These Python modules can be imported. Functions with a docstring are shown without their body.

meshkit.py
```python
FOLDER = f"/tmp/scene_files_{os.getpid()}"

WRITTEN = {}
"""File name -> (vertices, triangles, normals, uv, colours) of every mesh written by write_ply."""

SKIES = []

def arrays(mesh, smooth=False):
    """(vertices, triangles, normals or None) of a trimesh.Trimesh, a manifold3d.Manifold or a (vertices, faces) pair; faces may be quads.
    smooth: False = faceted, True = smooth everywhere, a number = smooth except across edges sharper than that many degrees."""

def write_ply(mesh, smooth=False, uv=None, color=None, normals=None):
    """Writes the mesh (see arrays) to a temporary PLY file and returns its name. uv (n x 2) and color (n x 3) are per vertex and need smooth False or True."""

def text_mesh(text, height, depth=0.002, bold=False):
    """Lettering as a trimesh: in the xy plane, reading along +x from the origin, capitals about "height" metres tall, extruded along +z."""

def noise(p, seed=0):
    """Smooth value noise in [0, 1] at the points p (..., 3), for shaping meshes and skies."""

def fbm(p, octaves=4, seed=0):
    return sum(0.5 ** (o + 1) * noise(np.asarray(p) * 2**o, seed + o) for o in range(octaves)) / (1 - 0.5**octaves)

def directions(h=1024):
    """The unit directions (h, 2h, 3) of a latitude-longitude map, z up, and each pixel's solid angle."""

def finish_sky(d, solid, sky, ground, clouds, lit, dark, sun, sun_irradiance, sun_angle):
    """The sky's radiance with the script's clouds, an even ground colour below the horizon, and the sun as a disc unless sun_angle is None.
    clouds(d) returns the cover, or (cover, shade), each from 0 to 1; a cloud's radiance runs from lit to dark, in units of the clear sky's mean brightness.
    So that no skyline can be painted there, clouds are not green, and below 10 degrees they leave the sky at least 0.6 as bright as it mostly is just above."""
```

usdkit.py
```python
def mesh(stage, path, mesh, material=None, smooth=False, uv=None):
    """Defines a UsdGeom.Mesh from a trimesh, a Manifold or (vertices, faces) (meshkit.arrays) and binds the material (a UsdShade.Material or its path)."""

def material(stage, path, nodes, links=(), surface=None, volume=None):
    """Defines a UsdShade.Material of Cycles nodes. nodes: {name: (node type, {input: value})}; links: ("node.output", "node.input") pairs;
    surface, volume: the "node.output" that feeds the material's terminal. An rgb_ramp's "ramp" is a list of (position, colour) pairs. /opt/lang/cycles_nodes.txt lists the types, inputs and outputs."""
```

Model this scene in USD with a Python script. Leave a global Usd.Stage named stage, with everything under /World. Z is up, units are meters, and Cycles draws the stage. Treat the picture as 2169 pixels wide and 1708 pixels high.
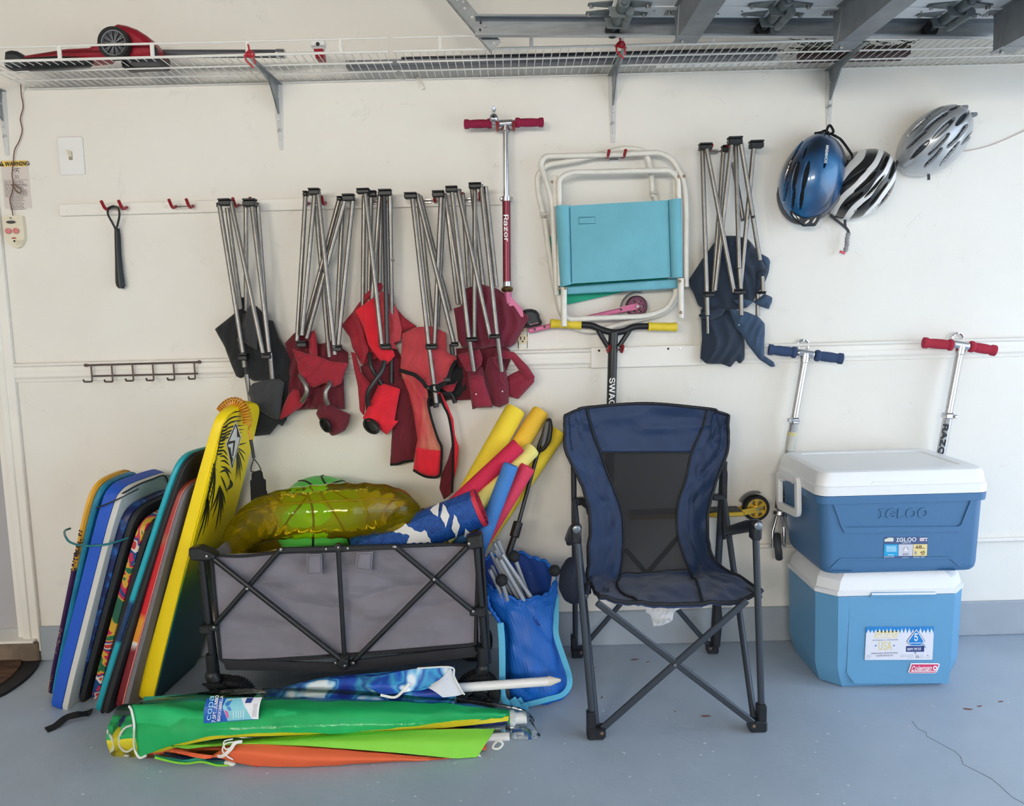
import math
import numpy as np
import trimesh
import usdkit
import meshkit
from meshkit import fbm, noise
from pxr import Usd, UsdGeom, UsdLux, UsdShade, Gf, Sdf, Vt
from scipy.spatial import Delaunay, cKDTree
from scipy.interpolate import LinearNDInterpolator, NearestNDInterpolator
from shapely.geometry import Polygon, Point, LineString, box as sbox
from shapely.ops import unary_union
from shapely import contains_xy
import manifold3d

stage = Usd.Stage.CreateInMemory()
UsdGeom.SetStageUpAxis(stage, UsdGeom.Tokens.z)
UsdGeom.SetStageMetersPerUnit(stage,1.0)
UsdGeom.Xform.Define(stage, '/World')
UsdGeom.Scope.Define(stage, '/World/Looks')
rng = np.random.default_rng(7)

# ------------------------------------------------------------------ camera
W, H = 2169,1708
FPX, PITCH, ROLL, YAW = 1650.0,0.11298,-0.02603,0.00251
CAM = np.array([0.0,-2.75,1.217])
_fw = np.array([math.sin(YAW) * math.cos(PITCH), math.cos(YAW) * math.cos(PITCH),-math.sin(PITCH)])
_rt = np.array([math.cos(YAW),-math.sin(YAW),0.0])
_up = np.cross(_rt, _fw)
_c, _s = math.cos(ROLL), math.sin(ROLL)
CX = _rt * _c + _up * _s          # picture's x axis in the world
CY = -_rt * _s + _up * _c         # picture's y axis (up)
cam = UsdGeom.Camera.Define(stage, '/World/camera')
cam.CreateHorizontalApertureAttr(36.0)
cam.CreateVerticalApertureAttr(36.0 * H / W)
cam.CreateFocalLengthAttr(36.0 * FPX / W)
cam.CreateClippingRangeAttr(Gf.Vec2f(0.05,200))
_m = Gf.Matrix4d(*CX,0, *CY,0, *(-_fw),0, *CAM,1)
cam.AddTransformOp().Set(_m)
cam.CreateExposureAttr(0.0)
EXPOSURE = 0.10
cam.GetExposureAttr().Set(EXPOSURE)

# ------------------------------------------------------------------ sky, sun and unseen lamps
dome = UsdLux.DomeLight.Define(stage, '/World/sky')
dome.CreateIntensityAttr(0.86)
dome.CreateColorAttr(Gf.Vec3f(0.74,0.92,1.16))
sun = UsdLux.DistantLight.Define(stage, '/World/sun')
sun.CreateIntensityAttr(34000.0)
sun.CreateAngleAttr(0.53)
sun.CreateColorAttr(Gf.Vec3f(1.0,0.97,0.93))
_sd = np.array([-0.35,0.55,1.0])            # towards the sun: behind the house, so none falls into the garage
_sd = _sd / np.linalg.norm(_sd)
_sx = np.cross([0,0,1.0], _sd); _sx /= np.linalg.norm(_sx)
_sy = np.cross(_sd, _sx)
sun.AddTransformOp().Set(Gf.Matrix4d(*_sx,0, *_sy,0, *_sd,0,0,0,0,1))
UNSEEN_LAMPS = [(-1.9,-5.55,1.85,1.3,0.5),(-0.2,-5.55,1.85,1.3,0.5)]   # unseen lamps out of view, lighting the back wall: x, y, z, length, height
LAMP_POWER, LAMP_COLOR = 29.0,(1.0,0.93,0.82)

# ------------------------------------------------------------------ helpers
def ray(px, py):
  return _fw + (px - W / 2) / FPX * CX - (py - H / 2) / FPX * CY

def P(px, py, d=0.0):
  """The point at d metres in front of the back wall (the plane y = 0)."""
  r = ray(px, py)
  return CAM + r * ((-d - CAM[1]) / r[1])

def F(px, py, z=0.0):
  r = ray(px, py)
  return CAM + r * ((z - CAM[2]) / r[2])

def lin(c):
  c = np.asarray(c, float) / 255.0
  return np.where(c <= 0.04045, c / 12.92,((c + 0.055) / 1.055) ** 2.4)

def unit(v):
  v = np.asarray(v, float)
  return v / max(np.linalg.norm(v),1e-12)

_mats = {}

def mat(name, rgb, rough=0.5, metal=0.0, var=0.0, vscale=6.0, rgb2=None, bump=0.0, bscale=200.0, stretch=None, weave=0.0, lo=.35, hi=.65, detail=3.0, **kw):
  """A Principled material; rgb and rgb2 (mixed by noise) are sRGB 0..255 of the thing's own colour."""
  if name in _mats:
    return _mats[name]
  n = {'p': ('principled_bsdf', {'base_color': tuple(lin(rgb)), 'roughness': rough, 'metallic': metal, **kw})}
  L = []
  if var or bump or weave or rgb2 is not None:
    n['g'] = ('texture_coordinate', {})
    src = 'g.object'
    if stretch:
      n['mp'] = ('mapping', {'scale': stretch})
      L.append(('g.object', 'mp.vector'))
      src = 'mp.vector'
    if var or rgb2 is not None:
      n['n'] = ('noise_texture', {'scale': vscale, 'detail': detail, 'roughness': 0.6})
      L.append((src, 'n.vector'))
      a = lin(rgb)
      b = lin(rgb2) if rgb2 is not None else a * (1 - var)
      a2 = a if rgb2 is not None else np.minimum(a * (1 + var),1)
      n['r'] = ('rgb_ramp', {'ramp': [(0.0, tuple(b)),(lo, tuple(b)),(hi, tuple(a2)),(1.0, tuple(a2))]})
      L += [('n.fac', 'r.fac'),('r.color', 'p.base_color')]
    if bump:
      n['bn'] = ('noise_texture', {'scale': bscale, 'detail': 2.0})
      n['b'] = ('bump', {'strength': bump, 'distance': 0.002})
      L += [(src, 'bn.vector'),('bn.fac', 'b.height'),('b.normal', 'p.normal')]
    elif weave:
      n['w1'] = ('wave_texture', {'scale': weave, 'wave_type': 'bands', 'bands_direction': 'x'})
      n['w2'] = ('wave_texture', {'scale': weave, 'wave_type': 'bands', 'bands_direction': 'z'})
      n['wm'] = ('math', {'math_type': 'multiply'})
      n['b'] = ('bump', {'strength': 0.25, 'distance': 0.001})
      L += [(src, 'w1.vector'),(src, 'w2.vector'),('w1.fac', 'wm.value1'),('w2.fac', 'wm.value2'),('wm.value', 'b.height'),('b.normal', 'p.normal')]
  _mats[name] = usdkit.material(stage, '/World/Looks/' + name, n, L, surface='p.BSDF')
  return _mats[name]

def graph(name, nodes, links, surface='p.BSDF'):
  _mats[name] = usdkit.material(stage, '/World/Looks/' + name, nodes, links, surface=surface)
  return _mats[name]

# --- mesh builders: every one returns a trimesh
def TM(v, f):
  f = np.asarray(f, int)
  if f.ndim == 2 and f.shape[1] == 4:
    f = np.vstack([f[:, [0,1,2]], f[:, [0,2,3]]])
  return trimesh.Trimesh(np.asarray(v, float), f, process=False)

def join(*ms):
  ms = [m for m in ms if m is not None]
  out = []
  for m in ms:
    out += m if isinstance(m, list) else [m]
  return trimesh.util.concatenate(out) if len(out) > 1 else out[0]

def frame(o, ex, ey, ez):
  m = np.eye(4)
  m[:3,0], m[:3,1], m[:3,2], m[:3,3] = ex, ey, ez, o
  return m

def place(m, o=(0,0,0), ex=(1,0,0), ey=(0,1,0), ez=(0,0,1)):
  m = m.copy()
  m.apply_transform(frame(o, ex, ey, ez))
  return m

def basis(z, hint=(0,-1,0)):
  """A right-handed frame with the given z axis, its y axis as near to hint as can be."""
  z = unit(z)
  h = np.asarray(hint, float)
  if abs(np.dot(unit(h), z)) > 0.98:
    h = np.array([1.0,0,0])
  x = unit(np.cross(h, z))
  return x, np.cross(z, x), z

def box(size, c=(0,0,0), b=0.0):
  """A box with chamfered edges."""
  hx, hy, hz = np.asarray(size, float) / 2
  if b <= 0:
    m = trimesh.creation.box((2 * hx,2 * hy,2 * hz))
  else:
    b = min(b, hx * .9, hy * .9, hz * .9)
    pts = []
    for sx in (-1,1):
      for sy in (-1,1):
        for sz in (-1,1):
          pts += [(sx * (hx - b), sy * (hy - b), sz * hz),(sx * (hx - b), sy * hy, sz * (hz - b)),(sx * hx, sy * (hy - b), sz * (hz - b))]
    m = trimesh.convex.convex_hull(np.array(pts))
  m.apply_translation(c)
  return m

def hull(pts):
  return trimesh.convex.convex_hull(np.asarray(pts, float))

def sphere(c, r, sub=2, scale=(1,1,1)):
  m = trimesh.creation.icosphere(subdivisions=sub, radius=r)
  m.apply_scale(scale)
  m.apply_translation(c)
  return m

def rhull(pts, r, sub=1):
  """Hull of spheres: a rounded body."""
  s = trimesh.creation.icosphere(subdivisions=sub, radius=1.0).vertices
  rr = np.broadcast_to(r, len(pts))
  return hull(np.vstack([s * rr[i] + np.asarray(p) for i, p in enumerate(pts)]))

def cyl(a, b, r, n=16, r2=None):
  """A cylinder (or cone) from a to b with slightly broken edges."""
  a, b = np.asarray(a, float), np.asarray(b, float)
  r2 = r if r2 is None else r2
  e = min(r, r2) * 0.12
  L = np.linalg.norm(b - a)
  e = min(e, L * .2)
  prof = [(0,0),(max(r - e,1e-5),0),(r, e),(r2, L - e),(max(r2 - e,1e-5), L),(0, L)]
  return lathe(prof, a, unit(b - a), n)

def lathe(prof, o=(0,0,0), axis=(0,0,1), n=24, hint=(0,-1,0)):
  prof = np.asarray(prof, float)
  x, y, z = basis(axis, hint)
  t = np.arange(n) / n * 2 * np.pi
  v, idx = [],[]
  for r, h in prof:
    if r < 1e-7:
      idx.append([len(v)] * n)
      v.append((0,0, h))
    else:
      idx.append(list(range(len(v), len(v) + n)))
      v += [(r * math.cos(a), r * math.sin(a), h) for a in t]
  f = []
  for a, b in zip(idx[:-1], idx[1:]):
    for i in range(n):
      j = (i + 1) % n
      if a[0] == a[-1] and b[0] == b[-1]:
        continue
      if a[0] == a[-1]:
        f.append((a[0], b[j], b[i]))
      elif b[0] == b[-1]:
        f.append((a[i], a[j], b[0]))
      else:
        f += [(a[i], a[j], b[j]),(a[i], b[j], b[i])]
  return place(TM(v, f), o, x, y, z)

def spline(pts, n=40, closed=False):
  pts = np.asarray(pts, float)
  if closed:
    p = np.vstack([pts[-1], pts, pts[0], pts[1]])
  else:
    p = np.vstack([2 * pts[0] - pts[1], pts,2 * pts[-1] - pts[-2]])
  segs = len(p) - 3
  out = []
  t = np.linspace(0, segs, n, endpoint=not closed)
  for u in t:
    i = min(int(u), segs - 1)
    s = u - i
    a, b, c, d = p[i:i + 4]
    out.append(0.5 * ((2 * b) + (c - a) * s + (2 * a - 5 * b + 4 * c - d) * s * s + (3 * b - a - 3 * c + d) * s ** 3))
  return np.array(out)

def fillet(pts, r, k=6):
  """Rounds the corners of a polyline (open)."""
  pts = [np.asarray(p, float) for p in pts]
  out = [pts[0]]
  for a, b, c in zip(pts[:-2], pts[1:-1], pts[2:]):
    rr = min(r,0.45 * np.linalg.norm(a - b),0.45 * np.linalg.norm(c - b))
    p, q = b + unit(a - b) * rr, b + unit(c - b) * rr
    for t in np.linspace(0,1, k):
      out.append((1 - t) ** 2 * p + 2 * t * (1 - t) * b + t * t * q)
  out.append(pts[-1])
  return np.array(out)

def tube(pts, r, n=10, closed=False, caps=True, flat=None, hint=(0,-1,0)):
  """A swept tube; r is one radius or one per point; flat = (a, b) makes the section an ellipse-like strap of half-sizes a, b (b along hint)."""
  pts = np.asarray(pts, float)
  k = len(pts)
  rr = np.broadcast_to(np.asarray(r, float),(k,))
  if closed:
    tan = np.roll(pts,-1,0) - np.roll(pts,1,0)
  else:
    tan = np.gradient(pts, axis=0)
  tan = tan / np.maximum(np.linalg.norm(tan, axis=1, keepdims=True),1e-12)
  h = np.asarray(hint, float)
  if abs(np.dot(unit(h), tan[0])) > 0.95:
    h = np.array([0.3,0.2,1.0])
  ang = np.arange(n) / n * 2 * np.pi
  if flat is not None:
    if n <= 4:
      ca, sa = np.array([1,1,-1,-1.]) * flat[0], np.array([-1,1,1,-1.]) * flat[1]
      n = 4
    else:
      ca = np.sign(np.cos(ang)) * np.abs(np.cos(ang)) ** 0.45 * flat[0]
      sa = np.sign(np.sin(ang)) * np.abs(np.sin(ang)) ** 0.45 * flat[1]
  else:
    ca, sa = np.cos(ang), np.sin(ang)
  V = []
  y = h
  for i in range(k):
    y = h if flat is not None else y
    x = np.cross(y, tan[i])
    if np.linalg.norm(x) < 1e-6:
      x = np.array([1.0,0,0])
    x = unit(x)
    y2 = np.cross(tan[i], x)
    if flat is None:
      y = y2
    V.append(pts[i] + (x[None] * ca[:, None] + y2[None] * sa[:, None]) * (rr[i] if flat is None else rr[i]))
  V = np.vstack(V)
  f = []
  m = k if closed else k - 1
  for i in range(m):
    a, b = i * n,((i + 1) % k) * n
    for j in range(n):
      q = (j + 1) % n
      f += [(a + j, a + q, b + q),(a + j, b + q, b + j)]
  if caps and not closed:
    V = np.vstack([V, pts[0], pts[-1]])
    for j in range(n):
      q = (j + 1) % n
      f += [(len(V) - 2, q, j),(len(V) - 1,(k - 1) * n + j,(k - 1) * n + q)]
  return TM(V, f)

def strap(pts, width, th=0.002, facing=(0,-1,0)):
  return tube(pts,1.0, n=8, flat=(width / 2, th / 2), hint=facing)

def pipe(a, b, r, n=14, wall=0.0015):
  """An open-ended hollow tube (open at b)."""
  a, b = np.asarray(a, float), np.asarray(b, float)
  L = np.linalg.norm(b - a)
  ri = max(r - wall, r * .5)
  return lathe([(0,0),(r,0),(r, L - r * .1),(r - r * .05, L),(ri, L),(ri, L * .5),(0, L * .5)], a, b - a, n)

def prism(poly, depth, o=(0,0,0), ex=(1,0,0), ey=(0,0,1), ez=(0,-1,0), bevel=0.0):
  """A polygon (x, y) extruded by depth along ez, with an optional chamfer on the far rim."""
  g = poly if isinstance(poly, Polygon) or hasattr(poly, 'geoms') else Polygon(poly)
  g = g.buffer(0)
  ms = []
  for p in (g.geoms if hasattr(g, 'geoms') else [g]):
    if p.area < 1e-10:
      continue
    m = trimesh.creation.extrude_polygon(p, depth, engine='earcut')
    if bevel > 0:
      q = p.buffer(-bevel)
      if q.area > 0:
        m = trimesh.creation.extrude_polygon(p, depth - bevel, engine='earcut')
        cs = manifold3d.CrossSection([np.array(p.exterior.coords[:-1])] + [np.array(h.coords[:-1]) for h in p.interiors])
        try:
          cen = np.array(p.centroid.coords[0])
          s = 1 - bevel * 2 / max(min(p.bounds[2] - p.bounds[0], p.bounds[3] - p.bounds[1]),1e-6)
          t = cs.translate(-cen).extrude(bevel, scale_top=(s, s)).translate((cen[0], cen[1], depth - bevel))
          tm = t.to_mesh()
          m = join(m, TM(tm.vert_properties[:, :3], tm.tri_verts))
        except Exception:
          m = trimesh.creation.extrude_polygon(p, depth, engine='earcut')
    ms.append(m)
  return place(join(ms), o, ex, ey, ez)

def chaikin(p, it=1):
  p = np.asarray(p, float)
  for _ in range(it):
    q = np.roll(p,-1,0)
    p = np.stack([0.75 * p + 0.25 * q,0.25 * p + 0.75 * q],1).reshape(-1, p.shape[1])
  return p

def resample(p, step, closed=True):
  p = np.asarray(p, float)
  q = np.vstack([p, p[:1]]) if closed else p
  seg = np.linalg.norm(np.diff(q, axis=0), axis=1)
  s = np.concatenate([[0], np.cumsum(seg)])
  n = max(int(round(s[-1] / step)),4)
  t = np.linspace(0, s[-1], n, endpoint=not closed)
  return np.stack([np.interp(t, s, q[:, k]) for k in range(q.shape[1])],1)

def cloth(poly, d=0.06, th=0.006, puff=0.012, edge=0.03, folds=(), seed=0, step=0.008, smooth=0, wrinkle=0.006, ctrl=()):
  """A hanging piece of cloth: poly is its outline as (px, py[, d]); puffed, folded and thick.
  folds: (angle in degrees of the fold lines, wavelength, amplitude); ctrl: further (px, py, d) points inside."""
  pts = [(q[0], q[1], q[2] if len(q) > 2 else d) for q in poly]
  w = np.array([P(*q) for q in pts])
  xzd = np.stack([w[:, 0], w[:, 2],-w[:, 1]],1)
  known = xzd.copy()
  if len(ctrl):
    c = np.array([P(*q) for q in ctrl])
    known = np.vstack([known, np.stack([c[:, 0], c[:, 2],-c[:, 1]],1)])
  if smooth:
    xzd = chaikin(xzd, smooth)
  b = resample(xzd, step)
  pg = Polygon(b[:, :2])
  if not pg.is_valid:
    pg = pg.buffer(0)
    if hasattr(pg, 'geoms'):
      pg = max(pg.geoms, key=lambda g: g.area)
    b = resample(np.c_[np.array(pg.exterior.coords[:-1]), np.full(len(pg.exterior.coords) - 1, d)], step)
  x0, y0, x1, y1 = pg.bounds
  gx, gy = np.meshgrid(np.arange(x0, x1, step), np.arange(y0, y1, step * .87))
  gx[1::2] += step / 2
  g = np.stack([gx.ravel(), gy.ravel()],1)
  g = g[contains_xy(pg, g[:, 0], g[:, 1])]
  tree = cKDTree(b[:, :2])
  g = g[tree.query(g)[0] > step * .6] if len(g) else g
  v2 = np.vstack([b[:, :2], g])
  dl = Delaunay(v2)
  cen = v2[dl.simplices].mean(1)
  f = dl.simplices[contains_xy(pg.buffer(1e-5), cen[:, 0], cen[:, 1])]
  a = v2[f]
  s = (a[:, 1,0] - a[:, 0,0]) * (a[:, 2,1] - a[:, 0,1]) - (a[:, 1,1] - a[:, 0,1]) * (a[:, 2,0] - a[:, 0,0])
  f[s < 0] = f[s < 0][:, ::-1]
  f = f[np.abs(s) > 1e-10]
  if np.ptp(known[:, 2]) > 1e-4:
    # smooth depth from the known points
    dd = np.zeros(len(v2))
    dist = np.linalg.norm(v2[:, None] - known[None, :, :2], axis=2)
    wgt = 1 / (dist ** 2.2 + 1e-5)
    dd = (wgt * known[:, 2]).sum(1) / wgt.sum(1)
  else:
    dd = np.full(len(v2), known[0,2])
  bd = tree.query(v2)[0]
  t = np.clip(bd / edge,0,1)
  p3 = np.c_[v2, np.full(len(v2), seed * 3.7)]
  h = puff * .6 * t * (2 - t)
  fade = 0.25 + 0.75 * t
  for ang, wl, am in folds:
    ca, sa = math.cos(math.radians(ang)), math.sin(math.radians(ang))
    u = -v2[:, 0] * sa + v2[:, 1] * ca
    along = v2[:, 0] * ca + v2[:, 1] * sa
    ph = (u / wl + 1.3 * (fbm(p3 * 5 + 9,2, seed) - .5) * 2 + along * 1.5)
    sn = np.sin(2 * np.pi * ph)
    h = h + fade * am * 1.9 * (.6 - np.abs(sn)) * (0.15 + 1.5 * noise(p3 * 7 + 31, seed + 5))
  h = h + fade * wrinkle * 2 * (fbm(p3 * 22,3, seed + 1) - .5)
  front = np.c_[v2[:, 0],-(dd + h), v2[:, 1]]
  back = np.c_[v2[:, 0],-(dd - th) - np.minimum(h,0) * -0 + 0 * h, v2[:, 1]]
  back[:, 1] = np.minimum(back[:, 1],-0.004)
  back[:, 1] = np.maximum(back[:, 1], front[:, 1] + 0.001)
  n = len(v2)
  nb = len(b)
  # edges of the triangulation that are used once form the rim
  e = np.sort(np.vstack([f[:, [0,1]], f[:, [1,2]], f[:, [2,0]]]), axis=1)
  ed = np.vstack([f[:, [0,1]], f[:, [1,2]], f[:, [2,0]]])
  _, inv, cnt = np.unique(e, axis=0, return_inverse=True, return_counts=True)
  rim = ed[cnt[inv.ravel()] == 1]
  side = np.vstack([np.c_[rim[:, 1], rim[:, 0], rim[:, 0] + n], np.c_[rim[:, 1], rim[:, 0] + n, rim[:, 1] + n]])
  # x, z, facing -y: (x, z) counter-clockwise seen from -y is outward
  return TM(np.vstack([front, back]), np.vstack([f, f[:, ::-1] + n, side]))

def edge_cord(poly, d, r, out=0.0, step=0.012, smooth=1, lo=None, hi=None):
  """Binding that follows part of a cloth outline."""
  w = np.array([P(q[0], q[1], q[2] if len(q) > 2 else d) for q in poly])
  w[:, 1] -= out
  return tube(resample(spline(w,12 * len(w)), step, closed=False), r, n=6)

def label_text(text, height, o, ex, ey, depth=0.0008, bold=False, italic=0.0, sx=1.0, center=True):
  m = meshkit.text_mesh(text, height, depth, bold)
  v = m.vertices.copy()
  if center:
    v[:, 0] -= (v[:, 0].min() + v[:, 0].max()) / 2
    v[:, 1] -= height / 2
  v[:, 0] = v[:, 0] * sx + v[:, 1] * italic
  m = TM(v, m.faces)
  ex, ey = unit(ex), unit(ey)
  return place(m, o, ex, ey, np.cross(ex, ey))

# --- prims
_used = {}

def numbered(parent, name):
  k = (str(parent), name)
  n = _used.get(k,-1) + 1
  _used[k] = n
  return name if n == 0 else f'{name}_{n:03d}'

class Node:
  def __init__(self, path, o, prim):
    self.path, self.o, self.prim = path, np.asarray(o, float), prim

def _tag(p, label=None, cat=None, group=None, kind=None):
  for k, v in (('label', label),('category', cat),('group', group),('kind', kind)):
    if v:
      p.SetCustomDataByKey(k, v)

def _fit_uv(m):
  return m

def _mesh(path, m, material, o, smooth):
  m = m.copy()
  m.apply_translation(-np.asarray(o, float))
  return usdkit.mesh(stage, path, m, material, smooth=smooth).GetPrim()

def thing(name, label, cat, o, group=None, kind=None):
  path = '/World/' + numbered('/World', name)
  x = UsdGeom.Xform.Define(stage, path)
  x.AddTranslateOp().Set(Gf.Vec3d(*map(float, o)))
  _tag(x.GetPrim(), label, cat, group, kind)
  return Node(path, o, x.GetPrim())

def part(t, name, m, material, label=None, smooth=35, kind=None):
  """A part of a thing, or (t = a part) a sub-part; m in world coordinates."""
  m = join(m) if isinstance(m, list) else m
  path = t.path + '/' + numbered(t.path, name)
  p = _mesh(path, m, material, t.o, smooth)
  _tag(p, label, kind=kind)
  return Node(path, t.o, p)

def solo(name, m, material, label=None, cat=None, group=None, kind=None, smooth=35, o=None):
  m = join(m) if isinstance(m, list) else m
  path = '/World/' + numbered('/World', name)
  if o is None:
    b = m.bounds
    o = np.array([(b[0,0] + b[1,0]) / 2,(b[0,1] + b[1,1]) / 2, b[0,2]])
  g = m.copy()
  g.apply_translation(-np.asarray(o, float))
  x = usdkit.mesh(stage, path, g, material, smooth=smooth)
  UsdGeom.Xformable(x).AddTranslateOp().Set(Gf.Vec3d(*map(float, o)))
  _tag(x.GetPrim(), label, cat, group, kind)
  return Node(path, o, x.GetPrim())

# --- common materials
M_CHROME = mat('chrome', (205,205,208), rough=0.22, metal=1.0)
M_ALU = mat('brushed_aluminium', (190,190,190), rough=0.35, metal=1.0, var=.08, vscale=30)
M_STEELTUBE = mat('grey_lacquered_steel', (142,138,133), rough=0.38, metal=0.75, var=.12, vscale=25)
M_BLACKPL = mat('black_plastic', (26,28,30), rough=0.45)
M_RUBBER = mat('black_rubber', (24,25,27), rough=0.7, bump=.2, bscale=400)
M_WHITEPL = mat('white_plastic', (232,232,230), rough=0.4)
M_REDPL = mat('red_plastic_dip', (150,18,34), rough=0.4)
M_GALV = mat('galvanised_steel', (150,156,160), rough=0.42, metal=0.8, var=.14, vscale=18)
M_BLACKTUBE = mat('black_powder_coat', (30,31,34), rough=0.35)
M_BLACKCLOTH = mat('black_webbing', (20,21,24), rough=0.9, bump=.4, bscale=900)
M_SCREW = mat('zinc_screw', (170,170,168), rough=0.35, metal=1.0)

# ------------------------------------------------------------------ the room
XL, XR, YB, ZC = -3.0,2.55,-5.6,2.55
wallm = graph('cream_wall_paint', {
  'g': ('geometry', {}),
  'n': ('noise_texture', {'scale': 1.6, 'detail': 4.0, 'roughness': 0.6}),
  'r': ('rgb_ramp', {'ramp': [(0.3, tuple(lin((229,225,216)))),(0.7, tuple(lin((235,232,225))))]}),
  'f': ('noise_texture', {'scale': 9.0, 'detail': 6.0, 'roughness': 0.75, 'distortion': 0.6}),
  'fr': ('rgb_ramp', {'ramp': [(0.0,(0,0,0)),(0.62,(0,0,0)),(0.66,(1,1,1)),(1.0,(1,1,1))]}),
  'o': ('noise_texture', {'scale': 160.0, 'detail': 3.0}),
  'm': ('math', {'math_type': 'multiply_add', 'value2': 0.22}),
  'b': ('bump', {'strength': 0.38, 'distance': 0.003}),
  'p': ('principled_bsdf', {'roughness': 0.55})},
  [('g.position', 'n.vector'),('n.fac', 'r.fac'),('r.color', 'p.base_color'),('g.position', 'f.vector'),('f.fac', 'fr.fac'),
     ('g.position', 'o.vector'),('o.fac', 'm.value1'),('fr.color', 'm.value3'),('m.value', 'b.height'),('b.normal', 'p.normal')])
trimm = mat('white_trim_paint', (236,232,224), rough=0.45, var=.02, vscale=3, bump=.1, bscale=60)
floorm = graph('grey_painted_concrete', {
  'g': ('geometry', {}),
  'n': ('noise_texture', {'scale': 1.3, 'detail': 6.0, 'roughness': 0.65}),
  'r': ('rgb_ramp', {'ramp': [(0.25, tuple(lin((156,169,183)))),(0.75, tuple(lin((178,191,205))))]}),
  'w': ('noise_texture', {'scale': 26.0, 'detail': 3.0, 'roughness': 0.7}),
  'wr': ('rgb_ramp', {'ramp': [(0.0,(0,0,0)),(0.70,(0,0,0)),(0.74,(1,1,1)),(1,(1,1,1))]}),
  'mx': ('mix_color', {'b': tuple(lin((196,201,206)))}),
  'b2': ('noise_texture', {'scale': 45.0, 'detail': 4.0}),
  'b': ('bump', {'strength': 0.22, 'distance': 0.004}),
  'p': ('principled_bsdf', {'roughness': 0.42})},
  [('g.position', 'n.vector'),('n.fac', 'r.fac'),('g.position', 'w.vector'),('w.fac', 'wr.fac'),('r.color', 'mx.a'),('wr.color', 'mx.fac'),
     ('mx.result', 'p.base_color'),('g.position', 'b2.vector'),('b2.fac', 'b.height'),('b.normal', 'p.normal')])
curbm = mat('grey_painted_kerb', (160,169,178), rough=0.55, var=.05, vscale=4, bump=.3, bscale=40)
ceilm = mat('darkened_ceiling', (146,142,136), rough=0.8)  # unseen ceiling, toned down so that less light bounces
concm = mat('pale_driveway_concrete', (205,203,196), rough=0.85, var=.08, vscale=2)

def struct(name, m, material, label=None, smooth=False):
  return solo(name, m, material, label, None, None, 'structure', smooth, o=(0,0,0))

def bx(x0, x1, y0, y1, z0, z1, b=0.0):
  return box((x1 - x0, y1 - y0, z1 - z0),((x0 + x1) / 2,(y0 + y1) / 2,(z0 + z1) / 2), b)

FLOOR = struct('floor', bx(XL - .2, XR + .1, YB - .2, .2, -.12, 0), floorm, 'grey painted concrete garage floor')
struct('ceiling', bx(XL - .2, XR + .2, YB - .2,.2, ZC, ZC + .1), ceilm, 'unseen garage ceiling, darkened to cut bounced light')
KZ = P(1300,1296,0)[2]                              # top of the grey kerb under the wall
DX1 = P(33,767)[0]                                   # right edge of the door casing
CASE_W = 0.062
DOORX = DX1 - CASE_W
STEP_Z = P(60,1352)[2]
wb = [bx(DOORX, XR + .2,0,.15, KZ, ZC + .1), bx(XL - .2, DOORX,0,.15,2.12, ZC + .1), bx(XL - .2, DOORX - .86,0,.15,0,2.12)]
struct('wall_back', join(wb), wallm, 'cream painted garage wall with patched flaking paint')
struct('wall_left', bx(XL - .15, XL, YB, 0, 0, ZC), wallm, 'cream garage wall on the left')
struct('wall_front', bx(XL - .15, XR + .2, YB - .15, YB, 0, ZC), mat('darkened_tan_wall', (150, 140, 126), rough=.8), 'unseen tan garage wall opposite, darkened to cut bounced light')  # out of view, its tan kept dark to weaken the bounced light
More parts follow.
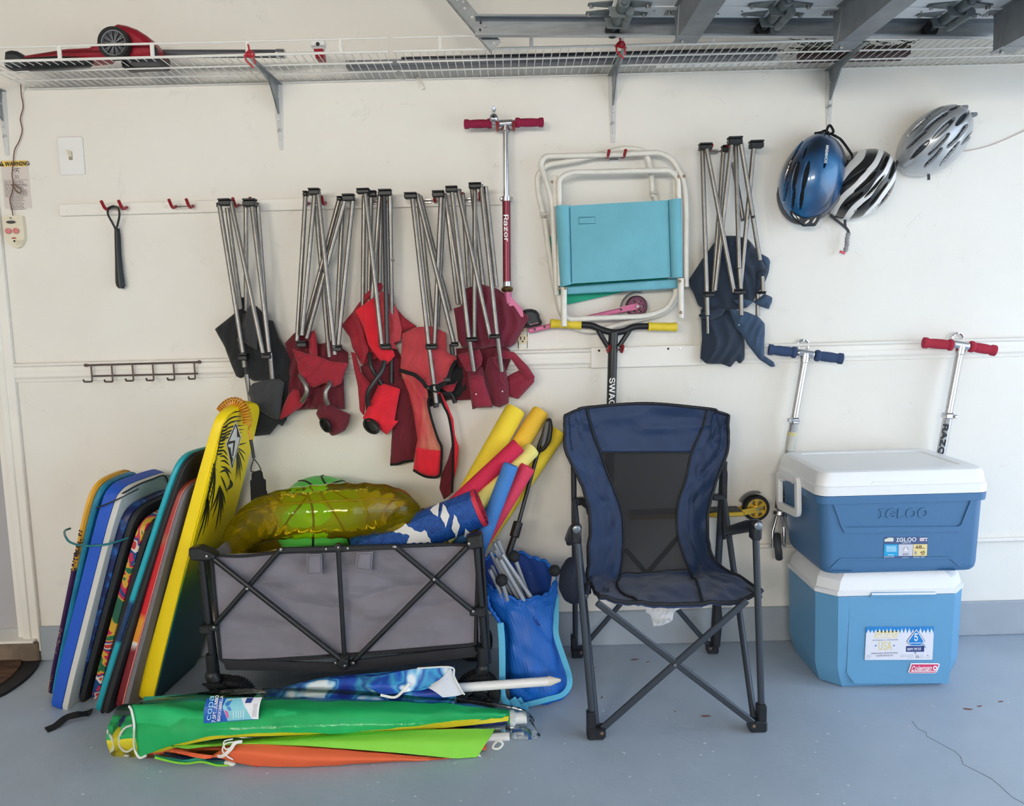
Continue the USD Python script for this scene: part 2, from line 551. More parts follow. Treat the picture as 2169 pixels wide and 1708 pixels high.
# the wall with the open garage door, towards the driveway
struct('wall_right', join(bx(XR, XR + .2, -.28, 0, 0, ZC), bx(XR, XR + .2, YB, -5.2, 0, ZC), bx(XR, XR + .2, -5.2, -.28, 2.18, ZC)), wallm, 'garage wall around the open overhead door')
struct('driveway', bx(XR + .1, 14, -14, 8, -.2, -.02), concm, 'pale concrete driveway outside')
# kerb of painted concrete at the foot of the wall
kz = np.linspace(DX1 - .02, XR,60)
kp = []
struct('baseboard_back', bx(DX1 - .02, XR, -.012, .15, 0, KZ + .004, .004), curbm, 'grey painted concrete kerb at the foot of the wall')

def moulding(prof, x0, x1, z):
  """A moulding: prof is (depth, height) pairs swept along x."""
  p = np.array(prof)
  n = len(p)
  v = np.vstack([np.c_[np.full(n, x),-p[:, 0], p[:, 1] + z] for x in (x0, x1)])
  f = [(i,(i + 1) % n,(i + 1) % n + n, i + n) for i in range(n)]
  m = TM(v, f)
  cap = trimesh.creation.triangulate_polygon(Polygon(p), engine='earcut')
  cv, cf = cap
  a = np.c_[np.full(len(cv), x0),-cv[:, 0], cv[:, 1] + z]
  b = np.c_[np.full(len(cv), x1),-cv[:, 0], cv[:, 1] + z]
  return join(m, TM(a, cf), TM(b, cf[:, ::-1]))

RZ = P(1080,742)[2]
rail_prof = [(0,0),(.010,0),(.018,-.004),(.020,-.010),(.012,-.016),(.011,-.030),(.014,-.036),(.014,-.050),(.008,-.058),(.006,-.068),(0,-.070)]
XJ = P(1250,740)[0]
struct('trim_1', join(moulding(rail_prof, DX1, XJ, RZ), moulding(rail_prof, P(1482, 730)[0], XR, RZ)), trimm, 'cream chair rail moulding along the wall')
# lower ledge at the right
LZ = P(2160,1137)[2]
struct('trim_2', moulding([(0, 0), (.012, 0), (.016, -.004), (.016, -.010), (.010, -.016), (0, -.018)], P(1600, 1137)[0], XR, LZ), trimm, 'thin white ledge strip low on the wall')
# door casing, door, step
struct('trim_3', join(bx(DX1 - CASE_W, DX1,-.018,0, STEP_Z - .045, P(0,395)[2] + .9,.003),
                      bx(DX1 - CASE_W + .010, DX1 - .028,-.024,0, STEP_Z - .02, P(0,395)[2] + .9,.003),
                      bx(DX1 - CASE_W - .90, DX1,-.018,0,2.12,2.19,.003)), trimm, 'white door casing at the left')
struct('trim_4', join(bx(DOORX - .022, DOORX + .002, -.004, .14, STEP_Z - .01, 2.12), bx(DOORX - .040, DOORX - .022, .055, .10, STEP_Z, 2.12)), trimm, 'white door jamb and stop')
struct('door_1', bx(DOORX - .86, DOORX - .024, .06, .10, STEP_Z + .012, 2.10, .003), mat('grey_door_paint', (176, 174, 178), rough=.5), 'pale grey door at the left edge')
struct('trim_5', bx(DOORX - .88, DX1 - .004, -.03, .15, 0, STEP_Z - .004, .006), mat('brown_worn_concrete', (128, 112, 98), rough=.9, var=.25, vscale=12, bump=.5, bscale=50), 'worn brown concrete door step')
struct('trim_6', bx(DOORX - .88, DX1 - .008,-.045,.15, STEP_Z - .004, STEP_Z + .006,.003), trimm, 'white painted door sill')

# unseen lamps on the opposite wall, placed to warm and light the back wall
diffm = graph('unseen_lamp_diffuser', {'e': ('emission', {'color': LAMP_COLOR, 'strength': LAMP_POWER})}, [], surface='e.emission')
for (lx, ly, lz, ll, lw), lab in zip(UNSEEN_LAMPS,('unseen flat lamp on the opposite wall, placed to light the left of the back wall', 'unseen flat lamp in the middle of the opposite wall, placed to light the back wall')):
  t = thing('unseen_lamp', lab, 'lamp', (lx, ly, lz))
  part(t, 'housing', bx(lx - ll / 2 - .02, lx + ll / 2 + .02, YB, ly, lz - lw / 2 - .02, lz + lw / 2 + .02), M_WHITEPL, smooth=False)
  part(t, 'diffuser', bx(lx - ll / 2, lx + ll / 2, ly - .002, ly + .012, lz - lw / 2, lz + lw / 2), diffm, smooth=False)

# ------------------------------------------------------------------ small things on the wall
def Z(ox, oy, k):
  """Coordinates read off an enlargement whose corner is (ox, oy) and which is k times larger."""
  return lambda x, y, *d: (ox + x / k, oy + y / k, *d)

za, zb, zc = Z(0,0,3.05), Z(700,0,3.05), Z(1400,0,2.8205)
z4, z5 = Z(0,380,3.284), Z(440,380,3.05)
M_CREAM = mat('ivory_plastic', (226,218,196), rough=.4)
M_PAPER = mat('notice_paper', (214,204,198), rough=.6)
M_INK = mat('black_ink', (30,28,28), rough=.7)
M_GREYINK = mat('grey_ink', (128,120,118), rough=.7)

# light switch
c = P(152,331)
t = thing('light_switch', 'white wall plate with one toggle switch beside the shelf end of the wall', 'light switch', (c[0],0, c[2]))
part(t, 'wall_plate', box((.086,.007,.128), c - [0,.0035,0],.003), M_WHITEPL)
part(t, 'toggle', hull([c + [sx * .005,-.006,-.006] for sx in (-1,1)] + [c + [sx * .005,-.006,.012] for sx in (-1,1)] + [c + [sx * .0035,-.024,.010 + q] for sx in (-1,1) for q in (0,.007)]), M_CREAM)
part(t, 'toggle_slot', box((.012, .002, .028), c - [0, .0075, 0]), mat('slot_shadow_grey', (150, 140, 120), rough=.7))
for s in (-1,1):
  part(t, 'screw', cyl(c + [0,-.006, s * .045], c + [0,-.0085, s * .045],.0035,10), M_WHITEPL)

# warning notice
a, b = P(1,341), P(68,441)
cx, cz, w, h = (a[0] + b[0]) / 2,(a[2] + b[2]) / 2, b[0] - a[0], a[2] - b[2]
t = thing('warning_sign', 'printed paper safety notice with a yellow heading taped to the wall', 'sign', (cx,0, cz))
part(t, 'sheet', bx(cx - w / 2, cx + w / 2,-.0012,0, cz - h / 2, cz + h / 2), M_PAPER, smooth=False)
hz = cz + h / 2 - .011
part(t, 'heading', bx(cx - w / 2 + .002, cx + w / 2 - .003,-.0018,-.001, hz - .009, hz + .010), mat('heading_yellow', (232,196,92), rough=.6), smooth=False)
part(t, 'heading_text', label_text('WARNING', .0125,(cx + .011,-.0018, hz),(1,0,0),(0,0,1), bold=True, sx=.98), M_INK, smooth=False)
part(t, 'warning_triangle', join(prism([(-.009,-.007),(.009,-.007),(0,.009)],.0004,(cx - .043,-.0018, hz))), M_INK, smooth=False)
part(t, 'warning_mark', bx(cx - .0438, cx - .0422,-.0027,-.002, hz - .004, hz + .004), mat('heading_yellow', ()), smooth=False)
tx = []
r2 = np.random.default_rng(3)
for k in range(20):
  zz = cz + h / 2 - .070 - k * .0049
  ln = w * (.88 if k < 11 else .62) * r2.uniform(.8,1.0)
  x = cx - w / 2 + .006 + (.012 if k > 10 else 0)
  while ln > .006:
    q = min(ln, r2.uniform(.006,.02))
    tx.append(bx(x, x + q - .0018,-.0016,-.001, zz - (.0012 if k != 2 else .0018), zz + .0009))
    x += q
    ln -= q
part(t, 'small_print', tx, M_GREYINK, smooth=False)
part(t, 'ruling', [bx(cx - w / 2 + .003, cx + w / 2 - .003,-.0016,-.001, cz + h / 2 - .0655, cz + h / 2 - .0645)], M_GREYINK, smooth=False)
dr = [tube(np.array([(cx + .004 + x,-.0016, cz + h / 2 - .038 + z) for x, z in p]),.0007, n=4) for p in (
  [(-.012,.004),(-.004,.009),(.006,.012),(.014,.010)],[(.006,.012),(.003,.004),(-.003,0)],[(0,.006),(.008,.004),(.011,-.002)],
  [(-.004,-.012),(.000,-.018),(-.004,-.022)],[(.003,-.011),(.006,-.017),(.004,-.022),(.009,-.022)],[(-.012,.002),(-.016,-.003)])]
part(t, 'diagram', dr, M_INK)

# opener control with its cord
c = P(36,492)
t = thing('door_opener_control', 'ivory wall control with two round pink buttons hanging on a thin cord', 'remote control', (c[0],0, c[2]))
sh = [(-.033,.054),(.031,.054),(.033,.050),(.034,-.012),(.030,-.032),(.018,-.050),(.004,-.056),(-.010,-.052),(-.026,-.036),(-.034,-.012),(-.035,.050)]
part(t, 'case', prism(chaikin(sh,1),.020, c, bevel=.004), M_CREAM)
part(t, 'ribs', [box((.022,.004,.0016), c + [.020 - .002 * k,-.018,-.030 - .0045 * k],.0006) for k in range(4)], M_CREAM)
for k, q in enumerate((-.017,.009)):
  part(t, 'button', lathe([(0, -.001), (.0095, -.001), (.0095, .003), (.006, .004), (.005, .003), (0, .003)], c + [q, -.020, .002], (0, -1, 0), 18), mat('pink_button', (214, 128, 128), rough=.5))
part(t, 'logo_oval', place(lathe([(0, 0), (.016, 0), (.015, .0015), (0, .0015)], n=20), c + [-.006, -.0195, .032], (1, 0, 0), (0, 0, .32), (0, -1, 0)), mat('dark_oval', (60, 58, 58), rough=.4))
part(t, 'status_bar', box((.014,.002,.004), c + [-.001,-.020,-.022],.001), mat('red_print', (186,74,62), rough=.5))
part(t, 'lock_slot', box((.004,.002,.006), c + [.000,-.020,-.032]), M_INK)
part(t, 'fixing_screw', cyl(c + [-.006,-.018,.046], c + [-.006,-.0215,.046],.0032,10), M_SCREW)
cp = [(44,176,.03),(45,200,.01),(49,226,.008),(43,252,.008),(47,275,.008),(41,298,.008),(31,318,.01),(28,344,.010),(25.5,370,.012),(28,388,.012),(26,407,.012),(21,423,.012),(25,442,.012),(28,460,.012)]
part(t, 'cord', tube(spline([P(*q) for q in cp],90),.0017, n=6), mat('brown_bell_wire', (112,74,60), rough=.6))
part(t, 'cord_knot', tube(spline([P(*q) for q in [(27, 388, .014), (34, 393, .018), (45, 402, .016), (42, 409, .018), (33, 404, .016), (29, 396, .018), (24, 391, .014)]], 40), .0017, n=6), mat('brown_bell_wire', ()))

# --- hooks of bent wire with red dipped ends
M_HOOKBAR = mat('hook_wire', (176,172,168), rough=.35, metal=.9)

def hook(t, px, py, d0=.015, w=.058, out=.055, up=.016, base='hook'):
  c = P(px, py, d0)
  b = part(t, base, join(tube([c + [-w / 2,-.004,0], c + [w / 2,-.004,0]],.0028, n=8), box((.03,.003,.016), c + [0,-.0015,0],.001)), M_HOOKBAR)
  for s in (-1,1):
    q = c + [s * w / 2,-.004,0]
    part(b, 'prong', tube(fillet([q + [0,0,.001], q + [0,-out * .55,-.010], q + [0,-out, up]],.02),.0052, n=10), M_REDPL, smooth=60)
  return c

a, b = P(130,434), P(1078,416)
zt, zl = a[2], P(131,459)[2]
t = thing('hook_rail', 'long white board with red double hooks, holding the folded chairs', 'hook rail', (a[0],0, zl))
part(t, 'board', bx(a[0], b[0],-.017,0, zl, zt,.002), trimm)
for px, py in ((140,446),(352,438),(593,434),(808,428),(1040,425)):
  part(t, 'screw', cyl(P(px, py,.016), P(px, py,.0195),.004,10), trimm)
for px in (252,392,524,672,800,905,1000):
  hook(t, px,441 - (px - 252) * .023,.017)
a, b = P(1250,736), P(1482,730)
zt = RZ + .002
t = thing('hook_rail', 'short white board with dark screw holes and red hooks in the chair rail', 'hook rail', (a[0],0, zt - .07))
part(t, 'board', bx(a[0], b[0],-.020,0, zt - .072, zt,.002), trimm)
for px, py in ((1269,743),(1415,739)):
  part(t, 'screw_hole', cyl(P(px, py,.0195), P(px, py,.0205),.0042,10), M_INK)
for px, py in ((1325,740),(1441,738)):
  part(t, 'screw', cyl(P(px, py,.0195), P(px, py,.022),.004,10), M_SCREW)
hook(t,1300,741,.020, w=.046, out=.06)
for px, py, lab in ((1071, 277, 'red double hook screwed to the wall under the maroon handlebar'), (1300, 334, 'red double hook screwed to the wall above the beach chairs'), (1511, 322, 'red double hook screwed to the wall behind the navy folded chair')):
  c = P(px, py)
  t = thing('wall_hook', lab, 'hook', c)
  hook(t, px, py,0.003, w=.055, out=.085, up=.006, base='hook_bar')
  part(t, 'back_plate', box((.035,.003,.03), c + [0,-.0015,0],.001), M_WHITEPL)

# shoehorn
t = thing('shoehorn', 'long black shoehorn hanging by its loop from the first red hook', 'shoehorn', P(246,520,.03))
part(t, 'loop', tube(spline([P(*q) for q in [(245,486,.03),(238,472,.032),(229,455,.036),(230,443,.040),(240,437,.042),(250,442,.040),(253,455,.036),(250,472,.032),(246,486,.03)]],60),.0037, n=8), M_BLACKPL)
rows, K = [],9
for px, py, hw in ((245.5,484,5),(246.5,500,6),(248,540,6.5),(250,575,8),(252,598,9.5),(253.5,606,9),(254.5,611,5)):
  cc = P(px, py,.028)
  hwm = hw * 2.72 / 1650
  rows.append([cc + [hwm * s,-.004 + .010 * s * s,0] for s in np.linspace(-1,1, K)])
v = np.array(rows).reshape(-1,3)
f = [(i * K + j,(i + 1) * K + j,(i + 1) * K + j + 1, i * K + j + 1) for i in range(len(rows) - 1) for j in range(K - 1)]
g = TM(v, f)
g2 = TM(v + [0,.0035,0],[q[::-1] for q in f])
part(t, 'blade', join(g, g2), M_BLACKPL, smooth=60)

# brown wire hook rack
M_BRONZE = mat('brown_bronze_wire', (104,90,86), rough=.45, metal=.6)
t = thing('wire_hook_rack', 'brown wire rack with six empty hooks on the chair rail', 'hook rack', P(300,790,.03))
RD = .026
part(t, 'top_wire', tube([P(180,774, RD), P(424,767, RD)],.0032, n=8), M_BRONZE)
part(t, 'lower_wire', tube([P(194,797, RD), P(419,791.5, RD)],.0028, n=8), M_BRONZE)
for px, py in ((182,774),(422,767)):
  part(t, 'eyelet', tube([P(px, py,.020) + [.006 * math.cos(u),0,.004 * math.sin(u)] for u in np.arange(12) / 12 * 2 * np.pi],.0022, n=6, closed=True), M_BRONZE)
for tx_, bx_, by_ in ((192.5,196.4,809),(236,241,809),(280,285,807),(323,329.5,806),(367,373,805),(411,416,803)):
  ty = 774 - (tx_ - 180) * .0287
  top, bot = P(tx_, ty, RD + .004), P(bx_, by_, RD + .004)
  bot[0] = top[0]
  part(t, 'hook', tube(fillet([top, bot, bot + [0,-.052,.004], bot + [0,-.056,.012]],.008),.003, n=8), M_BRONZE)

# socket outlet
c = P(1107,716)
t = thing('wall_outlet', 'cream electrical outlet without its cover plate, above the chair rail', 'outlet', c)
part(t, 'box_opening', box((.034,.003,.09), c + [0,.0005,.008]), M_INK)
part(t, 'yoke', join(box((.030, .0025, .118), c + [0, -.003, .004], .001), cyl(c + [-.009, -.002, -.052], c + [-.009, -.0045, -.052], .008, 12), cyl(c + [.009, -.002, -.052], c + [.009, -.0045, -.052], .008, 12)), mat('yoke_white', (226, 222, 210), rough=.5))
for s in (-.004,.036):
  f_ = part(t, 'receptacle', prism(chaikin([(-.016,-.010),(-.010,-.016),(.010,-.016),(.016,-.010),(.016,.010),(.010,.016),(-.010,.016),(-.016,.010)],1),.008, c + [0,-.003, s], bevel=.001), mat('almond_receptacle', (222,206,168), rough=.4))
  part(f_, 'slots', [box((.0026,.001,.011), c + [q,-.0113, s + .003]) for q in (-.0065,.0065)] + [cyl(c + [0,-.011, s - .008], c + [0,-.0117, s - .008],.003,10)], M_INK)

# thin cable at the right
solo('cable', tube(spline([P(*q) for q in [(2020, 323, .005), (2050, 319, .004), (2080, 313, .004), (2106, 305, .004), (2135, 293, .004), (2172, 276, .004), (2230, 250, .004)]], 40), .0016, n=6), mat('pink_grey_cable', (196, 178, 172), rough=.6), 'thin pale cable stapled to the wall right of the silver helmet', 'cable')
solo('tape_strip', strap([P(884, 160, .012), P(889, 174, .018), P(896, 188, .014)], .010, .0006), mat('clear_tape', (214, 208, 196), rough=.3), 'torn strip of tape dangling below the shelf', 'tape')

# ------------------------------------------------------------------ wire shelf
M_SHELF = mat('white_shelf_vinyl', (232,230,224), rough=.4)
SZ = P(700,171)[2]
SD = CAM[1] + (SZ - CAM[2]) / ray(700,112)[2] * ray(700,112)[1]
SD = -SD                                               # distance of the shelf's front wire from the wall
LIPZ = P(700,83, SD)[2]

def wire_shelf(name, label, x0, x1):
  t = thing(name, label, 'wire shelf', (x0,-SD / 2, SZ))
  part(t, 'front_wire', tube([(x0,-SD, SZ),(x1,-SD, SZ)],.0042, n=8), M_SHELF)
  part(t, 'lip_wire', tube([(x0,-SD, LIPZ),(x1,-SD, LIPZ)],.0036, n=8), M_SHELF)
  for y in (-.006,-SD * .36,-SD * .68):
    part(t, 'long_wire', tube([(x0, y, SZ - .004),(x1, y, SZ - .004)],.0030, n=6), M_SHELF)
  n = int((x1 - x0) / .0254)
  for k in range(n + 1):
    x = x0 + .004 + k * .0254
    part(t, 'cross_wire', tube([(x,-.001, SZ + .0015),(x,-SD - .001, SZ + .0015)],.0016, n=5, caps=False), M_SHELF)
  return t

XS = P(825,110, SD)[0]
tl = wire_shelf('wire_shelf', 'left length of white wire shelving, carrying the red lawn tool', P(-60,120, SD)[0], XS - .004)
tr = wire_shelf('wire_shelf', 'right length of white wire shelving, running under the garage door track', XS + .010, P(2169,90,0)[0] + .25)
for px in (125,322,524,721):
  x = P(px,100, SD)[0]
  part(tl, 'lip_post', bx(x - .006, x + .006,-SD - .004,-SD + .004, SZ, LIPZ + .003,.002), M_SHELF)
for px in (932,1126,1318,1509,1700):
  x = P(px,100, SD)[0]
  part(tr, 'lip_post', bx(x - .006, x + .006,-SD - .004,-SD + .004, SZ, LIPZ + .003,.002), M_SHELF)

M_BRKT = mat('chipped_painted_steel', (206,206,204), rough=.45, rgb2=(150,152,156), vscale=22, lo=.36, hi=.42)
for k, (rx, by, by2, lab) in enumerate(((3, 190, 330, 'white shelf bracket at the far left above the notice'), (588, 176, 318, 'chipped white shelf bracket above the folded black chair'),
                                       (1297, 160, 303, 'chipped white shelf bracket above the beach chairs'), (1757, 150, 268, 'shelf bracket holding the hanging helmets'))):
  r = P(rx, by)
  x, zb_ = r[0], P(rx, by2)[2]
  t = thing('shelf_bracket', lab, 'bracket', (x,0, zb_))
  zt = SZ - .006
  arm = hull([(x + s * .006,-SD - .004, zt + q) for s in (-1,1) for q in (0,-.004)] + [(x + s * .016,0, zt + q) for s in (-1,1) for q in (0,-.004)])
  rib = hull([(x,-SD + .02, zt - .006),(x + .004,-.03, zt - .003),(x - .004,-.03, zt - .003),(x,-.012, zt - .030),(x,-.05, zt - .022)])
  part(t, 'arm', join(arm, rib), M_GALV, label='bare grey metal arm')
  leg = hull([(x + s * .015, q, zt) for s in (-1,1) for q in (0,-.003)] + [(x + s * .015, q, zt - .05) for s in (-1,1) for q in (0,-.003)] + [(x + s * .0065, q, zb_) for s in (-1,1) for q in (0,-.003)])
  lr = hull([(x + s * .004,-.003, z) for s in (-1,1) for z in (zt - .02, zb_ + .03)] + [(x,-.014, zt - .05),(x,-.005, zb_ + .03)])
  part(t, 'leg', join(leg, lr), M_BRKT)
  gus = hull([(x + s * .0025,0, zt) for s in (-1,1)] + [(x + s * .0025,0, zt - .11) for s in (-1,1)] + [(x + s * .0025,-.12, zt) for s in (-1,1)] + [(x + s * .0025,-.035, zt - .045) for s in (-1,1)])
  part(t, 'gusset', gus, M_GALV)
  for q in (.045,.12):
    part(t, 'screw', cyl((x,-.012, zt - q),(x,-.0165, zt - q),.0042,10), M_BRKT)
M_REDTIE = mat('red_plastic_tie', (186,28,46), rough=.5)
for px, py, lab in ((530, 120, 'red plastic tie knotted round the shelf over the left bracket'), (1313, 111, 'red plastic tie knotted round the shelf under the door track')):
  c = P(px, py, SD)
  c[2] = SZ
  p1 = spline([c + q for q in np.array([(-.004,-.002,.030),(.0,-.008,.012),(-.010,-.008,0),(.004,-.012,-.010),(.014,-.008,-.004),(.006,-.010,.008),(-.012,-.010,-.014),(.010,-.006,-.040)])],60)
  solo('cable_tie', join(tube(p1, .0026, n=6), tube(spline([c + q for q in np.array([(-.016, -.008, -.006), (0, -.012, .002), (.012, -.01, -.012), (.016, -.008, -.030)])], 24), .0024, n=6), sphere(c + [0, -.011, -.002], .007, 1)), M_REDTIE, lab, 'cable tie', o=c)

# --- things lying on the shelf
T0 = SZ + .0035
M_REDBODY = mat('glossy_red_casing', (150,22,42), rough=.4, var=.06, vscale=8)
M_DKGREY = mat('dark_grey_casing', (50,52,56), rough=.5)
dM = .20
wc = P(243,92.5, dM + .066)
t = thing('lawn_edger', 'red and black electric lawn tool with a spoked wheel lying on the shelf', 'lawn tool', P(180,120, dM))
R = .048
part(t, 'wheel_tyre', lathe([(R * .80,-.012),(R * .97,-.012),(R,-.008),(R,.008),(R * .97,.012),(R * .80,.012)] + [(R * .80,-.012)], wc,(0,-1,0),40), M_RUBBER, smooth=50)
sp = [lathe([(0,-.004),(.008,-.004),(.008,.008),(.004,.010),(0,.010)], wc,(0,-1,0),16), lathe([(R * .72,-.006),(R * .81,-.006),(R * .81,.008),(R * .72,.008),(R * .72,-.006)], wc,(0,-1,0),36)]
for k in range(10):
  a = k * 2 * np.pi / 10
  for da in (-.10,.10):
    u = np.array([math.cos(a + da * .2),0, math.sin(a + da * .2)])
    w_ = np.array([math.cos(a + da),0, math.sin(a + da)])
    sp.append(tube([wc + u * .007 + [0,-.004,0], wc + w_ * R * .76 + [0,-.004,0]],.0016, n=5))
part(t, 'wheel_spokes', sp, mat('grey_spokes', (120,122,126), rough=.5))
part(t, 'wheel_disc', lathe([(0, .006), (R * .82, .006), (R * .82, -.004), (0, -.004)], wc + [0, .010, 0], (0, -1, 0), 32), mat('dark_wheel_disc', (58, 60, 66), rough=.6))
hd = [(258,58),(278,62),(300,70),(322,84),(338,102),(345,114),(345,134),(300,140),(262,128),(240,112),(236,80)]
hp = np.array([P(*q, dM) for q in hd])

def slab(pts_px, d, th, r=.008, dy=0.0):
  """A rounded solid whose outline in the plane at d is given in picture coordinates."""
  pg = Polygon([(P(*q, d)[0], P(*q, d)[2]) for q in pts_px]).buffer(-r * .8).buffer(r * .8)
  pg = pg.simplify(.0008)
  lay = [(-th / 2,-r),(-th / 2 + r * .35,-r * .35),(-th / 2 + r,0),(th / 2 - r,0),(th / 2 - r * .35,-r * .35),(th / 2,-r)]
  base = np.array(pg.exterior.coords[:-1])
  base = resample(base,.006)
  cen = np.array(pg.representative_point().coords[0])
  V, n = [], len(base)
  nrm = []
  t_ = np.roll(base,-1,0) - np.roll(base,1,0)
  nn = np.c_[t_[:, 1],-t_[:, 0]] / np.maximum(np.linalg.norm(t_, axis=1, keepdims=True),1e-9)
  if Polygon(base).exterior.is_ccw is False:
    nn = -nn
  for y, off in lay:
    q = base + nn * off
    V.append(np.c_[q[:, 0], np.full(n,-d + y), q[:, 1]])
  V = np.vstack(V)
  f = []
  ccw = Polygon(base).exterior.is_ccw
  for i in range(len(lay) - 1):
    for j in range(n):
      k = (j + 1) % n
      q = (i * n + j, i * n + k,(i + 1) * n + k,(i + 1) * n + j)
      f.append(q if not ccw else q[::-1])
  m = [TM(V,[list(q) for q in f])]
  for i, s in ((0,1),(len(lay) - 1,-1)):
    ring = V[i * n:(i + 1) * n]
    g = Polygon(ring[:, [0,2]]).buffer(0)
    for q in (g.geoms if hasattr(g, 'geoms') else [g]):
      pv, pf = trimesh.creation.triangulate_polygon(q, engine='earcut')
      m.append(TM(np.c_[pv[:, 0], np.full(len(pv), ring[0,1]), pv[:, 1]], pf if s > 0 else pf[:, ::-1]))
  return join(m)

part(t, 'motor_housing', slab(hd, dM,.10,.02), M_REDBODY)
part(t, 'motor_base', slab([(278,112),(345,108),(350,136),(345,142),(285,143),(276,134)], dM - .01,.11,.01), M_DKGREY)
part(t, 'cutter_guard', slab([(262,128),(345,124),(348,144),(268,150)], dM - .03,.06,.006), M_BLACKPL)
part(t, 'arm_casing', slab([(248,84),(212,96),(196,106),(150,108),(110,114),(60,122),(24,128),(16,140),(20,150),(80,146),(150,140),(236,132)], dM - .02,.07,.016), M_REDBODY)
part(t, 'handle_grip', slab([(18,113),(30,110),(44,112),(56,120),(66,128),(60,150),(30,152),(16,144)], dM - .01,.055,.012), M_DKGREY)
part(t, 'switch_cover', slab([(52,124),(120,120),(170,122),(200,128),(190,142),(110,148),(56,150)], dM + .012,.03,.008), M_BLACKPL)
part(t, 'shaft', cyl(P(340, 114, dM - .04), P(590, 114, dM - .04), .0125, 14), mat('grey_shaft_paint', (112, 112, 118), rough=.4, metal=.4))
part(t, 'shaft_collar', cyl(P(585,114, dM - .04), P(604,114, dM - .04),.015,14), M_CHROME)
part(t, 'drive_rod', cyl(P(600,114, dM - .04), P(672,112, dM - .04),.004,10), M_CHROME)

c = P(675,103,.20)
c[2] = T0 + .028 + .018
t = thing('line_spool', 'white round spool standing in a red holder on the shelf', 'spool', (c[0], c[1], T0))
part(t, 'spool', lathe([(.006,-.010),(.021,-.010),(.023,-.006),(.018,-.003),(.018,.003),(.023,.006),(.021,.010),(.006,.010),(.006,-.010)], c,(0,-1,0),28), M_WHITEPL)
part(t, 'axle', cyl(c + [0,.008,0], c + [0,-.0115,0],.006,14), M_BLACKPL)
part(t, 'holder', hull([(c[0] + s * .012 + .006, c[1] + q, T0) for s in (-1,1) for q in (-.02,.02)] + [(c[0] + s * .014 + .002, c[1] + q, T0 + .030) for s in (-1,1) for q in (-.016,.016)]), M_REDBODY)

x0, x1 = P(733,135,.12)[0], P(1645,118,.12)[0]
t = thing('metal_rail', 'long flat grey metal rail lying at the back of the shelf', 'rail', ((x0 + x1) / 2,-.10, T0))
part(t, 'web', bx(x0, x1,-.125,-.085, T0, T0 + .022,.002), mat('grey_rail_paint', (122,124,132), rough=.5, metal=.3))
part(t, 'flange', bx(x0 + .18, x1,-.130,-.080, T0 + .022, T0 + .027,.001), mat('dark_rail_edge', (62,62,68), rough=.5, metal=.3))
x0, x1 = P(1390,130,.06)[0], P(1650,126,.06)[0]
t = thing('white_strip', 'flat white strip with small grey print lying on the shelf behind the grey rail', 'strip', ((x0 + x1) / 2,-.05, T0))
part(t, 'strip', bx(x0, x1,-.075,-.03, T0, T0 + .012,.002), M_WHITEPL)
solo('dark_board', bx(P(1700, 130, .1)[0], P(1925, 125, .1)[0], -.115, -.045, T0, T0 + .030, .003), mat('dark_brown_wood', (66, 44, 44), rough=.6, var=.2, vscale=4, stretch=(2, 20, 20)), 'dark brown board lying on the right part of the shelf', 'board')
tw = []
r2 = np.random.default_rng(11)
for k in range(46):
  x = r2.uniform(P(1680,95,.22)[0], P(1925,95,.22)[0])
  p = [np.array([x,-r2.uniform(.10,.26), T0 + .004])]
  for j in range(4):
    p.append(p[-1] + [r2.uniform(-.05,.05), r2.uniform(-.02,.02), r2.uniform(-.004,.016)])
    p[-1][2] = max(p[-1][2], T0 + .004)
  tw.append(tube(spline(p,12),.0013, n=4))
solo('twig_tangle', tw, mat('dark_green_twig', (44, 52, 46), rough=.8), 'tangle of thin dark twigs lying on the shelf behind the door struts', 'twigs', kind='stuff')

# ------------------------------------------------------------------ raised overhead door with its track
TD = .40
M_DOOR = mat('door_panel_white_steel', (214,216,218), rough=.4, var=.03, vscale=30)
M_STRUT = mat('galvanised_strut', (138,142,146), rough=.45, metal=.55, var=.12, vscale=14)
a, b = P(1007,60, TD), P(2100,64, TD)
ax = unit(b - a)
L = 2.35
ax_x, ax_z = ax, np.cross(ax,(0,1,0))
ax_z = unit(np.cross(np.array([0,1.0,0]), ax)) * -1
if ax_z[2] < 0:
  ax_z = -ax_z
hT = .027

def sweep_profile(prof, o, L, ax, up, closed=False):
  """prof: (out towards the camera, up) polyline with thickness, swept along ax."""
  p = LineString(prof).buffer(.0012, cap_style=2, join_style=2)
  m = trimesh.creation.extrude_polygon(p, L, engine='earcut')
  return place(m, o, np.array([0,-1.0,0]), up, np.cross(np.array([0,-1.0,0]), up)) if np.dot(np.cross(np.array([0,-1.0,0]), up), ax) > 0 else place(m, o, np.array([0,-1.0,0]), up, ax)

tprof = [(.030,-hT + .004),(.030,-hT),(.010,-hT),(0,-hT + .008),(0, hT - .008),(.010, hT),(.030, hT),(.030, hT - .004)]
t = thing('garage_door_track', 'galvanised horizontal track of the overhead garage door', 'door track', a)
part(t, 'track', sweep_profile(tprof, a + [0, 0, 0], L, ax, ax_z), mat('bright_galvanised', (172, 178, 184), rough=.3, metal=.85, var=.12, vscale=9, stretch=(1, 8, 8)), smooth=20)
for px, py in ((1026,56),(1017,64),(1018,49)):
  c = P(px, py, TD + .001)
  part(t, 'bolt', cyl(c, c + [0,-.006,0],.006 if px == 1026 else .0028,8), M_SCREW if px == 1026 else M_INK)
